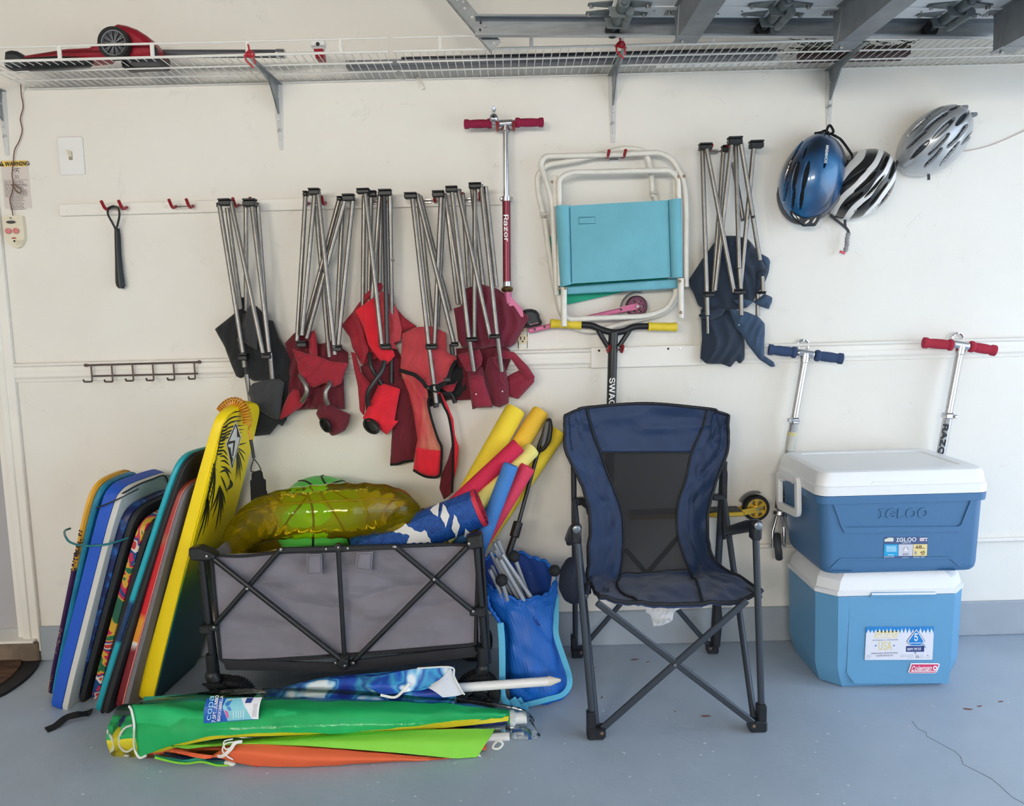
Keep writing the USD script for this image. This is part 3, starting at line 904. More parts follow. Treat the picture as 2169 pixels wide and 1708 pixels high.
# perforated angle iron that hangs the track from the ceiling
p0, p1 = P(1052,98, TD - .012), P(960,-12, TD - .012)
u = unit(p1 - p0)
Lh = (ZC - p0[2]) / u[2]
side = unit(np.cross(u,(0,1,0)))
if side[0] < 0:
  side = -side
hol = [Point(x_,.018).buffer(.0042,8) for x_ in np.arange(.012, Lh,.032)] + [Point(x_ + .016,.018 + .009).buffer(.0035,8) for x_ in np.arange(.012, Lh,.064)]
pl = sbox(0,0, Lh,.036).difference(unary_union(hol))
part(t, 'hanger_angle', join(prism(pl,.002, p0 - side * .018, u, side, np.cross(u, side)),
                             prism(sbox(0,0, Lh,.034).difference(unary_union([Point(x_,.018).buffer(.004,8) for x_ in np.arange(.028, Lh,.032)])),.002, p0 - side * .018, u,(0,1,0), np.cross(u,(0,1,0)))), M_GALV, smooth=False)

# the door itself: its sections lie flat, their inner side down
def on_track(px, py=60):
  """Distance along the track of the picture column px."""
  q = P(px, py, TD)
  return np.dot(q - a, ax)

def dp(s, y, h=0.0):
  """A point of the door: s along the track, y the depth coordinate, h above the track's middle."""
  return np.array([a[0],0, a[2]]) + ax * s + np.array([0, y,0]) + ax_z * h

joints = [on_track(1290), on_track(1625), on_track(1992), on_track(1992) + .52, on_track(1992) + 1.0]
PH = P(1758,36,.47)
PHh = np.dot(PH - dp(on_track(1758),-.47), ax_z)
t = thing('overhead_door', 'raised white steel garage door seen from below with grey struts', 'garage door', dp(joints[0],-2.6, PHh))
for k in range(4):
  s0, s1 = joints[k] + .003, joints[k + 1] - .003
  c = (dp(s0,-.47, PHh) + dp(s1,-5.1, PHh + .04)) / 2
  pm = box((s1 - s0,4.63,.04),(0,0,0),.004)
  sec = part(t, 'door_section', place(pm, c, ax,(0,1,0), ax_z), M_DOOR)
  em = box((s1 - s0 - .004,.075,.003),(0,0,0),.0008)
  part(sec, 'end_stile', place(em,(dp(s0,-.47, PHh - .0015) + dp(s1,-.545, PHh - .0015)) / 2, ax,(0,1,0), ax_z), M_DOOR)
  part(sec, 'screws', [place(cyl((0,0,0),(0,0,-.003),.003,8), dp(s0 + q * (s1 - s0),-.5 - .02 * (i % 2), PHh - .003), ax,(0,1,0), ax_z) for i, q in enumerate(np.linspace(.1,.9,7))], M_GALV)

def sline(px, py, d):
  q = P(px, py, d)
  return np.dot(q - np.array([a[0],0, a[2]]), ax), np.dot(q - np.array([a[0],0, a[2]]), ax_z)

for px, py in ((1452,88),(1786,101),(2124,110)):
  s, hb = sline(px, py,.50)
  wS, top = .030, PHh - .001
  hb = min(hb, top - .05)
  # U channel along y: left wall, bottom, right wall, with a pressed end
  prof = [(-wS - .012, top),(-wS, top),(-wS + .004, hb),(wS, hb),(wS + .004, top),(wS + .016, top)]
  pg = LineString(prof).buffer(.0015, cap_style=2, join_style=2)
  m = trimesh.creation.extrude_polygon(pg,4.5, engine='earcut')
  ez = np.array([0,-1.0,0])
  st = part(t, 'strut', place(m, dp(s,-.50), ax, ax_z, ez) if np.dot(np.cross(ax, ax_z), ez) > 0 else place(m, dp(s,-.50), ax, ax_z, ez), M_STRUT, smooth=20)
  # end bracket: slanted plate from the panel edge to the strut's lower lip
  pl = hull([dp(s - wS - .003 + q,-.498, top - r_ * 0) for q in (0,.004) for r_ in (0,)] + [dp(s - wS - .002 + q,-.53, hb - .004) for q in (0,.004)] + [dp(s - wS - .003 + q,-.56, top) for q in (0,.004)])
  part(st, 'end_bracket', join(pl, hull([dp(s - wS - .004,-.495, hb - .003), dp(s + wS + .002,-.495, hb - .003), dp(s + wS + .002,-.55, hb - .003), dp(s - wS - .004,-.55, hb - .003), dp(s - wS - .004,-.495, hb - .001), dp(s + wS + .002,-.495, hb - .001), dp(s + wS + .002,-.55, hb - .001), dp(s - wS - .004,-.55, hb - .001)]),
                               hull([dp(s - wS - .03,-.49, top), dp(s - wS + .0,-.49, top), dp(s - wS - .03,-.53, top), dp(s - wS,-.53, top), dp(s - wS - .03,-.49, top - .004), dp(s - wS,-.49, top - .004), dp(s - wS - .03,-.53, top - .004), dp(s - wS,-.53, top - .004)])), M_STRUT, smooth=False)
  part(st, 'bolts', [place(cyl((0,0,0),(0,0,-.006),.006,8), dp(s - .012,-.515, hb - .003), ax,(0,1,0), ax_z), place(cyl((0,0,0),(0,0,-.006),.005,8), dp(s - wS - .018,-.512, top - .004), ax,(0,1,0), ax_z)], M_SCREW)

M_HINGE = mat('dull_zinc_hinge', (112,120,122), rough=.5, metal=.6, var=.2, vscale=30)
for k,(px, py) in enumerate(((1297,66),(1615,62),(1970,63))):
  s, h = sline(px, py, TD + .012)
  rl = part(t, 'roller_hinge', None if False else join(
    # roller stem, barrel and two leaves screwed to the sections
    cyl(dp(s,-TD - .01, h), dp(s + .006,-TD - .21, h + .006),.0075,12),
    cyl(dp(s + .006,-TD - .055, h + .006), dp(s + .006,-TD - .20, h + .010),.017,14),
    hull([dp(s - .022,-TD - .07, h - .014), dp(s + .028,-TD - .07, h - .014), dp(s - .030,-TD - .07, PHh - .006), dp(s + .034,-TD - .07, PHh - .006), dp(s - .022,-TD - .076, h - .014), dp(s + .028,-TD - .076, h - .014), dp(s - .030,-TD - .076, PHh - .006), dp(s + .034,-TD - .076, PHh - .006)]),
    hull([dp(s - .022,-TD - .15, h - .014), dp(s + .028,-TD - .15, h - .014), dp(s - .030,-TD - .15, PHh - .006), dp(s + .034,-TD - .15, PHh - .006), dp(s - .022,-TD - .156, h - .014), dp(s + .028,-TD - .156, h - .014), dp(s - .030,-TD - .156, PHh - .006), dp(s + .034,-TD - .156, PHh - .006)]),
    cyl(dp(s + .026,-TD - .06, PHh - .022), dp(s + .026,-TD - .17, PHh - .022),.013,12)), M_HINGE)
  for q in (-1,1):
    for y in (-.095,-.155):
      part(rl, 'leaf', hull([dp(s + q * .02,-TD + y - .03, PHh - .004), dp(s + q * .02,-TD + y + .016, PHh - .004), dp(s + q * .085,-TD + y - .012, PHh - .004), dp(s + q * .085,-TD + y + .006, PHh - .004),
                  dp(s + q * .02,-TD + y - .03, PHh - .001), dp(s + q * .02,-TD + y + .016, PHh - .001), dp(s + q * .085,-TD + y - .012, PHh - .001), dp(s + q * .085,-TD + y + .006, PHh - .001)]), M_HINGE, smooth=False)
      part(rl, 'leaf_bolt', cyl(dp(s + q * .076,-TD + y - .003, PHh - .003), dp(s + q * .076,-TD + y - .003, PHh - .012),.006,8), M_SCREW)
  part(rl, 'roller', lathe([(0,-.006),(.019,-.006),(.021,-.003),(.021,.004),(.019,.007),(.008,.008),(0,.008)], dp(s,-TD - .014, h),(0,-1,0),24), M_BLACKPL)

# ------------------------------------------------------------------ folded camp chairs on the hooks
def cm(name, rgb, **kw):
  return mat(name, rgb, rough=.85, weave=700, var=.10, vscale=14, sheen_weight=.25, **kw)

C_BLACK, C_CHAR = cm('black_canvas', (26, 28, 31)), cm('charcoal_canvas', (58, 60, 62))
C_DKRED, C_RED, C_BRT = cm('dark_red_canvas', (104, 20, 36)), cm('red_canvas', (160, 28, 46)), cm('bright_red_canvas', (226, 26, 46))  # the middle red also paints lit cloth on the dark red chair
C_PINK, C_FADE = cm('faded_red_canvas', (196, 66, 74)), mat('sun_bleached_red_canvas', (196, 62, 70), rough=.85, rgb2=(208, 132, 106), vscale=5.0, lo=.40, hi=.62, stretch=(1.5, 1, .6))
C_MAR, C_MAR2 = cm('maroon_canvas', (112, 26, 48)), cm('maroon_pocket_canvas', (142, 30, 54))
C_NAVY, C_NAVY2 = cm('navy_canvas', (30, 44, 62)), cm('lit_navy_canvas', (52, 74, 100))  # the lighter navy paints light falling on the outer flaps

def chair_tube(t, m, a, b, r=.0078, bend=None, name='leg_tube'):
  return part(t, name, cyl(a, b, r,12) if bend is None else tube(bend, r, n=10), m, smooth=60)

def cap_box(px0, py0, px1, py1, d, depth=.03):
  a, b = P(px0, py0, d), P(px1, py1, d)
  w, h = b[0] - a[0], a[2] - b[2]
  c = (a + b) / 2
  return join(box((w, depth, h * .72), c + [0,0,-h * .10],.003), box((w * 1.02, depth * 1.05, h * .22), c + [0,0, h * .40],.0015))

def folded_chair(label, o, tubes, caps, holders, cloths, extra=None):
  """tubes: (x0, y0, d0, x1, y1, d1); caps, holders: (x0, y0, x1, y1, d); cloths: (name, material, outline, options)."""
  t = thing('folded_camp_chair', label, 'camping chair', P(*o))
  for q in tubes:
    chair_tube(t, q[6] if len(q) > 6 else M_STEELTUBE, P(*q[0:3]), P(*q[3:6]))
  for q in caps:
    part(t, 'foot_cap', cap_box(*q), M_BLACKPL)
  for q in holders:
    part(t, 'tube_clip', cap_box(*q), M_BLACKPL)
  for nm, m, poly, kw in cloths:
    part(t, nm, cloth(poly, **kw), m, smooth=70)
  if extra:
    extra(t)
  return t

def zz(f, pts, d=None):
  return [f(*p) if len(p) > 2 or d is None else f(p[0], p[1], d) for p in pts]

def tubes_of(f, rows):
  out = []
  for r in rows:
    a, b = f(r[0], r[1]), f(r[2], r[3])
    out.append((*a, r[4], *b, r[5]) + ((r[6],) if len(r) > 6 else ()))
  return out

def boxes_of(f, rows):
  return [(*f(r[0], r[1]), *f(r[2], r[3]), r[4]) for r in rows]

q1 = Z(450,600,5.023)
M_DKTUBE = mat('dark_grey_tube', (66,66,68), rough=.4, metal=.6)

# 1: black
folded_chair('folded camp chair with black canvas, nearest the shoehorn', (530,700,.08),
  tubes_of(z5,[(75,165,228,1120,.10,.115),(125,185,214,840,.075,.06),(150,145,362,1145,.105,.135),(246,160,248,850,.07,.05),(285,165,398,1118,.10,.13),(322,170,378,920,.075,.06),
                  (228,1120,240,1216,.10,.11),(402,1120,418,1290,.125,.12),(250,1258,286,1500,.075,.07),(420,1330,444,1490,.06,.06)]),
  boxes_of(z5,[(72,128,152,172,.105),(62,155,85,185,.08),(231,128,315,178,.10),(300,150,326,184,.075)]),
  boxes_of(z5,[(202,1128,260,1170,.108),(350,1122,412,1160,.13)]),
  [('seat_flap', C_BLACK, zz(q1,[(25,490),(222,332),(295,240),(300,152),(345,150),(352,300),(390,600),(420,900),(345,990),(300,1015),(250,990),(200,870),(130,680)]), dict(d=.050, puff=.018, folds=[(75,.05,.004)], seed=1)),
     ('back_cloth', C_BLACK, zz(q1,[(330,330),(455,235),(500,280),(600,395),(640,395),(700,580),(770,700),(832,820),(800,960),(770,1040),(640,1030),(440,1045),(350,980),(255,650)]), dict(d=.055, puff=.03, folds=[(100,.045,.008)], seed=2)),
     ('lit_grey_panel', C_CHAR, zz(q1,[(395,235),(440,300),(470,540),(475,720),(430,690),(330,630),(252,622),(320,450)]), dict(d=.085, puff=.012, folds=[(100,.05,.005)], seed=3)),  # grey tone carries the light on this panel
     ('mesh_pocket', C_CHAR, zz(q1,[(375,1170),(420,1070),(540,1035),(700,1020),(765,1060),(740,1200),(700,1460),(620,1430),(540,1380),(480,1340),(440,1300)]), dict(d=.085, puff=.02, folds=[(60,.04,.006)], seed=4)),
     ('arm_cloth', C_BLACK, zz(q1,[(345,1590),(350,1480),(420,1380),(520,1340),(640,1400),(720,1440),(790,1450),(740,1525),(700,1500),(610,1612),(440,1632)]), dict(d=.07, puff=.03, folds=[(20,.06,.006)], seed=5)),
     ('side_cloth', C_BLACK, zz(q1,[(640,1020),(800,940),(830,1000),(800,1160),(790,1440),(745,1522),(705,1480),(740,1250)]), dict(d=.055, puff=.02, folds=[(85,.04,.005)], seed=6))])

def ring_holder(c, rx, rz, tilt, m):
  """A round cup-holder rim seen slantwise."""
  a = np.arange(32) / 32 * 2 * np.pi
  ca, sa = math.cos(tilt), math.sin(tilt)
  pts = np.array([c + [(rx * math.cos(u)) * ca - rz * math.sin(u) * sa,-.016 * math.cos(u),(rx * math.cos(u)) * sa + rz * math.sin(u) * ca] for u in a])
  return join(tube(pts,.004, n=8, closed=True), hull(np.vstack([c + (pts - c) * .95 + [0,.016,0], c + (pts - c) * .9 + [0,.006,0]])))

# 2: dark red
def ex2(t):
  part(t, 'arm_tube', tube(spline([P(*q1(x, y, d)) for x, y, d in ((930,980,.09),(960,1030,.11),(992,1090,.12),(1002,1170,.12),(950,1262,.10))],24),.0085, n=10), M_STEELTUBE, smooth=60)
  part(t, 'arm_tube', tube(spline([P(*q1(x, y, d)) for x, y, d in ((1260,1040,.09),(1243,1085,.11),(1208,1150,.12),(1204,1220,.12),(1228,1290,.11))],24),.0085, n=10), M_STEELTUBE, smooth=60)
  part(t, 'cup_holder_rim', ring_holder(P(*q1(1200,1512,.115)),.017,.024,.45, None), M_BLACKPL, smooth=60)
  for x, y in ((730,592),(762,595)):
    c = P(*z5(x, y,.112))
    part(t, 'rivet', cyl(c + [0,.012,0], c + [0,-.006,0],.004,8), M_DKTUBE)

folded_chair('folded camp chair with dark red canvas and round cup holder, beside the black one', (680,700,.08),
  tubes_of(z5,[(632,100,577,1045,.08,.10),(690,95,608,1010,.10,.115),(696,170,786,1150,.07,.06),(712,88,822,1135,.105,.125),(850,125,618,1000,.075,.08),(882,140,640,1030,.095,.10),(872,160,828,1045,.07,.08),(936,140,842,1075,.095,.11)]),
  boxes_of(z5,[(652,60,726,104,.10),(618,78,650,112,.08),(870,97,950,142,.095),(836,112,872,140,.075)]),
  boxes_of(z5,[(576,1044,640,1086,.108),(806,1072,866,1114,.118)]),
  [('back_cloth', C_DKRED, zz(q1,[(770,640),(870,530),(960,505),(1080,520),(1120,650),(1180,640),(1270,610),(1330,660),(1440,740),(1440,860),(1390,1000),(1405,1340),(1300,1345),(1000,1340),(880,1360),(780,1440),(710,1455),(790,1250),(800,830)]), dict(d=.045, puff=.025, folds=[(85,.06,.008)], seed=11)),
     ('front_flap', C_RED, zz(q1,[(850,700),(1000,750),(1110,772),(1250,832),(1442,852),(1400,960),(1370,1070),(1280,1112),(1200,1062),(1080,1112),(990,1080),(930,1010),(900,850)]), dict(d=.092, puff=.02, folds=[(60,.05,.008),(130,.08,.004)], seed=12)),  # brighter red paints the light on this flap and the rolled edge
     ('rolled_edge', C_RED, zz(q1,[(1028,600),(1050,515),(1080,500),(1105,580),(1118,775),(1030,755)]), dict(d=.088, puff=.018, edge=.012, seed=13)),
     ('arm_cloth', C_RED, zz(q1,[(860,1130),(920,1135),(930,1225),(1022,1230),(930,1330),(780,1425),(712,1455),(745,1330),(800,1200)]), dict(d=.085, puff=.016, edge=.02, folds=[(55,.035,.006)], seed=14)),
     ('cup_holder', C_DKRED, zz(q1,[(1140,1290),(1230,1280),(1350,1345),(1465,1400),(1445,1500),(1410,1570),(1330,1612),(1270,1628),(1180,1530),(1100,1390)]), dict(d=.075, puff=.034, edge=.03, folds=[(150,.06,.003)], seed=15))], ex2)

# 3: bright red
q7, q710 = Z(700,380,2.511), Z(710,580,3.559)

def ex3(t):
  part(t, 'arm_tube', tube(spline([P(*q710(x, y, d)) for x, y, d in ((262,600,.07),(262,650,.085),(275,710,.095),(312,775,.09),(348,835,.08))],24),.0075, n=10), M_DKTUBE, smooth=60)
  part(t, 'arm_tube', tube(spline([P(*q710(x, y, d)) for x, y, d in ((372,660,.10),(350,735,.115),(300,810,.12),(255,880,.12),(243,940,.11),(250,990,.10))],24),.0085, n=10), M_DKTUBE, smooth=60)
  part(t, 'cup_holder_rim', ring_holder(P(*q710(272,1150,.10)),.030,.020,-.55, None), M_BLACKPL, smooth=60)
  for x, y in ((225,490),(332,430)):
    c = P(*q7(x, y,.105))
    part(t, 'rivet', cyl(c + [0,.012,0], c + [0,-.006,0],.004,8), M_DKTUBE)
  part(t, 'leg_clip', cap_box(*q7(268,876), *q7(322,905),.125), M_BLACKPL)

folded_chair('folded camp chair with bright red canvas, third from the left', (800,700,.08),
  tubes_of(q7,[(183,60,275,895,.10,.125),(178,85,171,760,.065,.05),(214,95,203,720,.07,.05),(262,85,214,740,.08,.07),(285,90,302,890,.095,.12, M_DKTUBE),(268,90,260,700,.06,.05),(316,85,326,720,.09,.07),(322,640,325,1085,.05,.05, M_DKTUBE)]),
  boxes_of(q7,[(140,50,208,78,.10),(200,62,246,95,.07),(255,55,326,90,.095)]),
  [],
  [('back_cloth', C_RED, zz(q710,[(45,390),(130,290),(215,170),(265,110),(345,130),(410,155),(460,260),(520,330),(615,400),(510,440),(492,500),(350,620),(200,690),(130,560),(110,480)]), dict(d=.042, puff=.022, folds=[(95,.06,.006)], seed=21)),
     ('rolled_edge', C_RED, zz(q710,[(215,165),(290,90),(335,66),(360,80),(350,130),(300,160),(225,215)]), dict(d=.062, puff=.018, edge=.014, seed=22)),
     ('front_flap', C_BRT, zz(q710,[(150,278),(290,178),(318,380),(330,560),(440,578),(448,622),(388,686),(330,645),(250,535),(212,400)]), dict(d=.085, puff=.016, folds=[(98,.09,.004)], seed=23)),
     ('side_fold', C_RED, zz(q710,[(130,290),(160,276),(205,370),(226,500),(254,572),(218,680),(190,688),(212,600),(190,470)]), dict(d=.072, puff=.014, edge=.014, seed=24)),
     ('right_flap', C_PINK, zz(q710,[(330,150),(365,130),(410,170),(470,280),(502,420),(492,505),(440,522),(470,572),(400,562),(345,552)]), dict(d=.066, puff=.016, folds=[(100,.07,.005)], seed=25)),
     ('arm_cloth', C_RED, zz(q710,[(118,590),(150,598),(190,740),(265,830),(232,960),(215,1072),(185,1032),(170,850),(138,700)]), dict(d=.06, puff=.02, edge=.02, folds=[(80,.05,.004)], seed=26)),
     ('seat_cloth', C_DKRED, zz(q710,[(190,700),(300,640),(460,560),(505,640),(490,900),(430,1080),(230,1062),(230,850)]), dict(d=.035, puff=.018, folds=[(85,.06,.006)], seed=27)),
     ('cup_holder', C_BRT, zz(q710,[(335,820),(490,870),(470,970),(445,1110),(478,1112),(388,1215),(300,1150),(204,1094),(270,960)]), dict(d=.08, puff=.022, edge=.03, folds=[(65,.10,.003)], seed=28))], ex3)

# 4: faded red with the long flaps
def ex4(t):
  part(t, 'strap', strap(spline([P(*q710(x, y, d)) for x, y, d in ((485,728,.085),(540,745,.115),(600,765,.128),(660,815,.130),(690,855,.130),(750,862,.130),(820,830,.125),(855,780,.12),(880,710,.10),(910,660,.07))],50),.013,.004), M_BLACKCLOTH)
  part(t, 'strap_buckle', join(box((.022,.008,.014), P(*q710(845,800,.13)),.002), box((.012,.007,.010), P(*q710(700,862,.14)),.002)), M_BLACKPL)
  part(t, 'strap_loop', tube(spline([P(*q710(x, y, d)) for x, y, d in ((700,860,.135),(740,840,.145),(790,850,.145),(770,890,.145),(720,880,.14))],24, closed=True),.003, n=6, closed=True), M_BLACKCLOTH)
  for pts, dd in (([(415,1440),(470,1436),(520,1420),(590,1408)],.052),([(588,1480),(640,1512),(700,1534),(785,1524),(800,1420),(802,1310),(772,1240),(722,1080),(700,970),(712,930)],.095),([(785,905),(815,990),(850,1060),(870,1150),(886,1270),(888,1400),(884,1560),(880,1650)],.088)):
    part(t, 'binding', tube(resample(spline([P(*q710(x, y, dd)) for x, y in pts],60),.008, closed=False),.0042, n=6), M_BLACKCLOTH)
  part(t, 'foot_plug', join(cyl(P(*q710(755,975,.13)), P(*q710(762,1008,.13)),.0095,12)), M_BLACKPL)
  part(t, 'foot_plug', join(tube(spline([P(*q710(x, y,.06)) for x, y in ((800,905),(850,900),(880,915),(905,975))],16),.008, n=8)), M_BLACKPL)

folded_chair('folded camp chair with sun-bleached red canvas whose long flaps hang down', (900,750,.08),
  tubes_of(q710,[(578,-605,705,540,.10,.118),(705,540,764,985,.118,.128),(625,-590,735,420,.07,.05),(618,-600,897,530,.095,.115),(640,-585,862,280,.065,.05),(800,-625,748,535,.095,.10),(822,-610,770,400,.07,.05),(826,-600,960,240,.06,.045),(875,530,885,610,.10,.10, M_DKTUBE)]),
  boxes_of(q7,[(393,72,460,105,.10),(455,80,478,110,.075),(541,62,606,98,.095)]),
  boxes_of(q710,[(682,530,772,570,.125),(872,516,930,548,.118)]),
  [('seat_back', C_PINK, zz(q710,[(505,450),(600,405),(725,395),(835,445),(842,590),(918,632),(900,700),(830,805),(690,875),(600,785),(490,732),(500,560)]), dict(d=.062, puff=.035, edge=.05, folds=[(60,.07,.007),(120,.11,.004)], seed=31)),
     ('front_flap', C_FADE, zz(q710,[(490,735),(600,770),(690,860),(705,960),(722,1080),(772,1240),(802,1310),(800,1345),(700,1345),(605,1325),(620,1250),(590,1050),(555,900)]), dict(d=.080, puff=.022, edge=.03, folds=[(100,.05,.006)], seed=32)),
     ('flap_end', C_BRT, zz(q710,[(608,1310),(740,1330),(802,1335),(800,1420),(785,1526),(700,1536),(640,1512),(587,1480)]), dict(d=.086, puff=.022, edge=.02, folds=[(95,.05,.003)], seed=33)),
     ('seat_flap', C_DKRED, zz(q710,[(455,760),(560,820),(600,1000),(622,1250),(590,1405),(520,1420),(470,1436),(413,1440),(425,1250),(440,1050)]), dict(d=.045, puff=.016, folds=[(92,.06,.005)], seed=34)),
     ('side_strip', C_BRT, zz(q710,[(760,885),(800,900),(850,1000),(890,1100),(902,1220),(932,1310),(918,1450),(888,1580),(880,1400),(884,1280),(866,1150),(838,1050)]), dict(d=.078, puff=.010, edge=.012, seed=35)),
     ('side_strip', C_DKRED, zz(q710,[(886,1270),(908,1300),(892,1560),(882,1655),(820,1706),(784,1620),(800,1520),(850,1400)]), dict(d=.070, puff=.010, edge=.014, folds=[(70,.06,.004)], seed=36)),
     ('inner_cloth', C_RED, zz(q710,[(790,850),(905,830),(925,800),(890,890),(840,892)]), dict(d=.075, puff=.012, edge=.012, seed=37)),
     ('inner_pocket', C_BLACK, zz(q710,[(700,850),(930,660),(1000,720),(1000,940),(860,950),(700,1010)]), dict(d=.030, puff=.02, folds=[(60,.05,.005)], seed=38))], ex4)

# 5: maroon
q9 = Z(940,560,5.025)

def ex5(t):
  for x, y in ((345,1385),(625,1355)):
    c = P(*q9(x, y,.13))
    part(t, 'snap_button', lathe([(0,0),(.0035,0),(.0028,.0025),(0,.003)], c,(0,-1,0),12), M_SCREW)
  for pts in ([(270,1230),(300,1195),(400,1188)],[(560,985),(540,1030),(600,1140),(610,1230),(655,1290)]):
    part(t, 'seam', tube(spline([P(*q9(x, y,.108)) for x, y in pts],20),.0022, n=6), C_MAR2)

folded_chair('folded camp chair with maroon canvas and snap pockets, beside the maroon scooter', (1000,720,.09),
  tubes_of(q9,[(85,-790,268,790,.115,.14),(150,-800,498,790,.105,.14),(395,-850,568,760,.11,.14),(330,-820,325,780,.075,.10),(445,-830,560,240,.085,.07),(200,-760,268,240,.07,.06),(300,-800,420,220,.06,.05),(268,790,322,1140,.14,.13),(568,760,618,1145,.14,.13),(20,-700,150,420,.06,.045)]),
  boxes_of(q7,[(612,38,676,70,.115),(675,55,697,82,.075),(735,20,802,50,.11),(798,42,826,78,.08)]),
  boxes_of(q9,[(232,778,362,822,.135),(480,745,600,790,.135)]),
  [('back_cloth', C_MAR, zz(q9,[(230,260),(290,240),(390,210),(450,225),(580,265),(690,350),(820,480),(912,568),(850,680),(760,850),(700,890),(560,870),(400,900),(280,900),(150,820),(180,480)]), dict(d=.060, puff=.03, folds=[(110,.07,.007)], seed=41)),
     ('seat_flap', C_MAR, zz(q9,[(105,470),(200,440),(260,600),(290,850),(200,890),(150,800),(130,620)]), dict(d=.068, puff=.016, edge=.02, folds=[(95,.04,.006)], seed=42)),
     ('gathered_cloth', C_MAR2, zz(q9,[(145,960),(290,930),(380,900),(415,1010),(400,1080),(350,1120),(240,1145),(165,1005)]), dict(d=.092, puff=.020, edge=.02, folds=[(35,.035,.008)], seed=43)),
     ('pocket', C_MAR, zz(q9,[(250,1150),(410,1090),(440,1190),(510,1390),(520,1522),(350,1530),(305,1550),(270,1300)]), dict(d=.085, puff=.03, edge=.03, folds=[(100,.05,.004)], seed=44)),
     ('pocket_front', C_MAR2, zz(q9,[(275,1215),(340,1190),(418,1190),(450,1310),(520,1515),(350,1527),(305,1480),(280,1330)]), dict(d=.112, puff=.010, edge=.014, seed=45)),
     ('pocket', C_MAR, zz(q9,[(470,1000),(560,975),(612,1000),(662,1130),(692,1300),(692,1480),(595,1526),(520,1505),(480,1320),(435,1150)]), dict(d=.085, puff=.03, edge=.03, folds=[(95,.05,.005)], seed=46)),
     ('arm_cloth', C_MAR2, zz(q9,[(540,960),(620,920),(750,935),(830,1020),(900,1090),(975,1210),(900,1245),(800,1130),(718,1010),(610,1010)]), dict(d=.075, puff=.014, edge=.018, folds=[(140,.05,.004)], seed=47)),
     ('arm_cloth', C_MAR2, zz(q9,[(660,1210),(700,1180),(810,1125),(960,1200),(965,1250),(885,1340),(835,1390),(792,1437),(700,1412),(640,1380)]), dict(d=.062, puff=.018, edge=.02, folds=[(30,.05,.005)], seed=48)),
     ('inner_cloth', C_DKRED, zz(q9,[(130,900),(600,860),(700,900),(720,1000),(640,1200),(520,1400),(320,1440),(130,1450),(150,1200)]), dict(d=.032, puff=.012, folds=[(80,.05,.005)], seed=49))], ex5)

# 6: navy
q10, q14 = Z(1080,280,2.945), Z(1440,480,5.3375)

def ex6(t):
  c = P(*q14(668,1115,.10))
  part(t, 'snap_button', lathe([(0,0),(.003,0),(.0022,.002),(0,.0026)], c,(0,-1,0),10), M_SCREW)
  for x, y in ((1305,545),(1520,528),(1455,545)):
    c = P(*q10(x, y,.11))
    part(t, 'rivet', cyl(c + [0,.012,0], c + [0,-.006,0],.004,8), M_DKTUBE)
  part(t, 'thin_rod', cyl(P(*q14(312,1010,.115)), P(*q14(316,1212,.11)),.0045,8), M_STEELTUBE)

folded_chair('folded camp chair with navy canvas hanging by itself right of the beach chairs', (1550,640,.09),
  tubes_of(q10,[(1200,110,1229,1000,.09,.115),(1228,105,1400,1003,.105,.13),(1332,120,1268,1000,.07,.08),(1382,75,1280,990,.10,.095),(1408,75,1430,850,.085,.12),(1430,850,1441,995,.12,.12),(1440,65,1560,800,.105,.085),(1520,95,1440,960,.09,.085),(1392,190,1456,555,.06,.07)])
  + tubes_of(q14,[(305,740,312,1005,.115,.115),(690,760,694,1005,.12,.12),(930,560,940,740,.075,.075),(880,760,882,1010,.06,.06)]),
  boxes_of(q10,[(1180,72,1257,115,.095),(1322,85,1367,128,.07),(1360,32,1446,82,.10),(1495,55,1578,102,.095)]),
  boxes_of(q14,[(270,738,385,800,.118),(600,708,735,768,.128),(890,735,965,765,.08)]),
  [('back_cloth', C_NAVY, zz(q14,[(107,600),(270,350),(350,240),(420,140),(520,103),(640,105),(770,138),(830,210),(895,300),(960,440),(1000,480),(960,640),(860,790),(830,850),(760,915),(600,950),(440,965),(260,922),(210,890),(160,760),(118,680)]), dict(d=.055, puff=.028, folds=[(85,.08,.007)], seed=51)),
     ('side_flap', C_NAVY2, zz(q14,[(890,295),(1000,350),(1024,395),(1005,520),(960,640),(940,660),(985,500),(930,400)]), dict(d=.05, puff=.012, edge=.014, seed=52)),
     ('seat_fold', C_NAVY, zz(q14,[(870,520),(920,480),(990,480),(975,600),(905,720),(860,770),(850,660)]), dict(d=.072, puff=.014, edge=.016, seed=53)),
     ('arm_cloth', C_NAVY2, zz(q14,[(828,850),(900,810),(960,762),(1048,800),(1042,850),(1008,936),(900,900)]), dict(d=.070, puff=.016, edge=.016, folds=[(20,.04,.005)], seed=54)),
     ('lower_cloth', C_NAVY, zz(q14,[(240,940),(300,900),(450,960),(560,920),(700,960),(730,1250),(735,1350),(732,1500),(682,1556),(640,1515),(572,1592),(480,1556),(300,1552),(235,1490),(255,1270)]), dict(d=.052, puff=.034, edge=.05, folds=[(95,.09,.006)], seed=55)),
     ('lower_flap', C_NAVY2, zz(q14,[(560,930),(760,965),(840,1000),(882,1012),(962,1100),(955,1460),(1060,1530),(1080,1582),(1040,1592),(900,1502),(770,1335),(700,1210),(640,1150)]), dict(d=.078, puff=.018, edge=.03, folds=[(60,.06,.006)], seed=56)),
     ('waist_cloth', C_NAVY, zz(q14,[(215,1000),(300,960),(440,920),(520,940),(470,1010),(340,1060),(230,1030)]), dict(d=.09, puff=.014, edge=.014, folds=[(10,.03,.004)], seed=57)),
     ('waist_cloth', C_NAVY2, zz(q14,[(610,830),(720,820),(840,850),(760,905),(640,870)]), dict(d=.092, puff=.010, edge=.012, seed=58))], ex6)

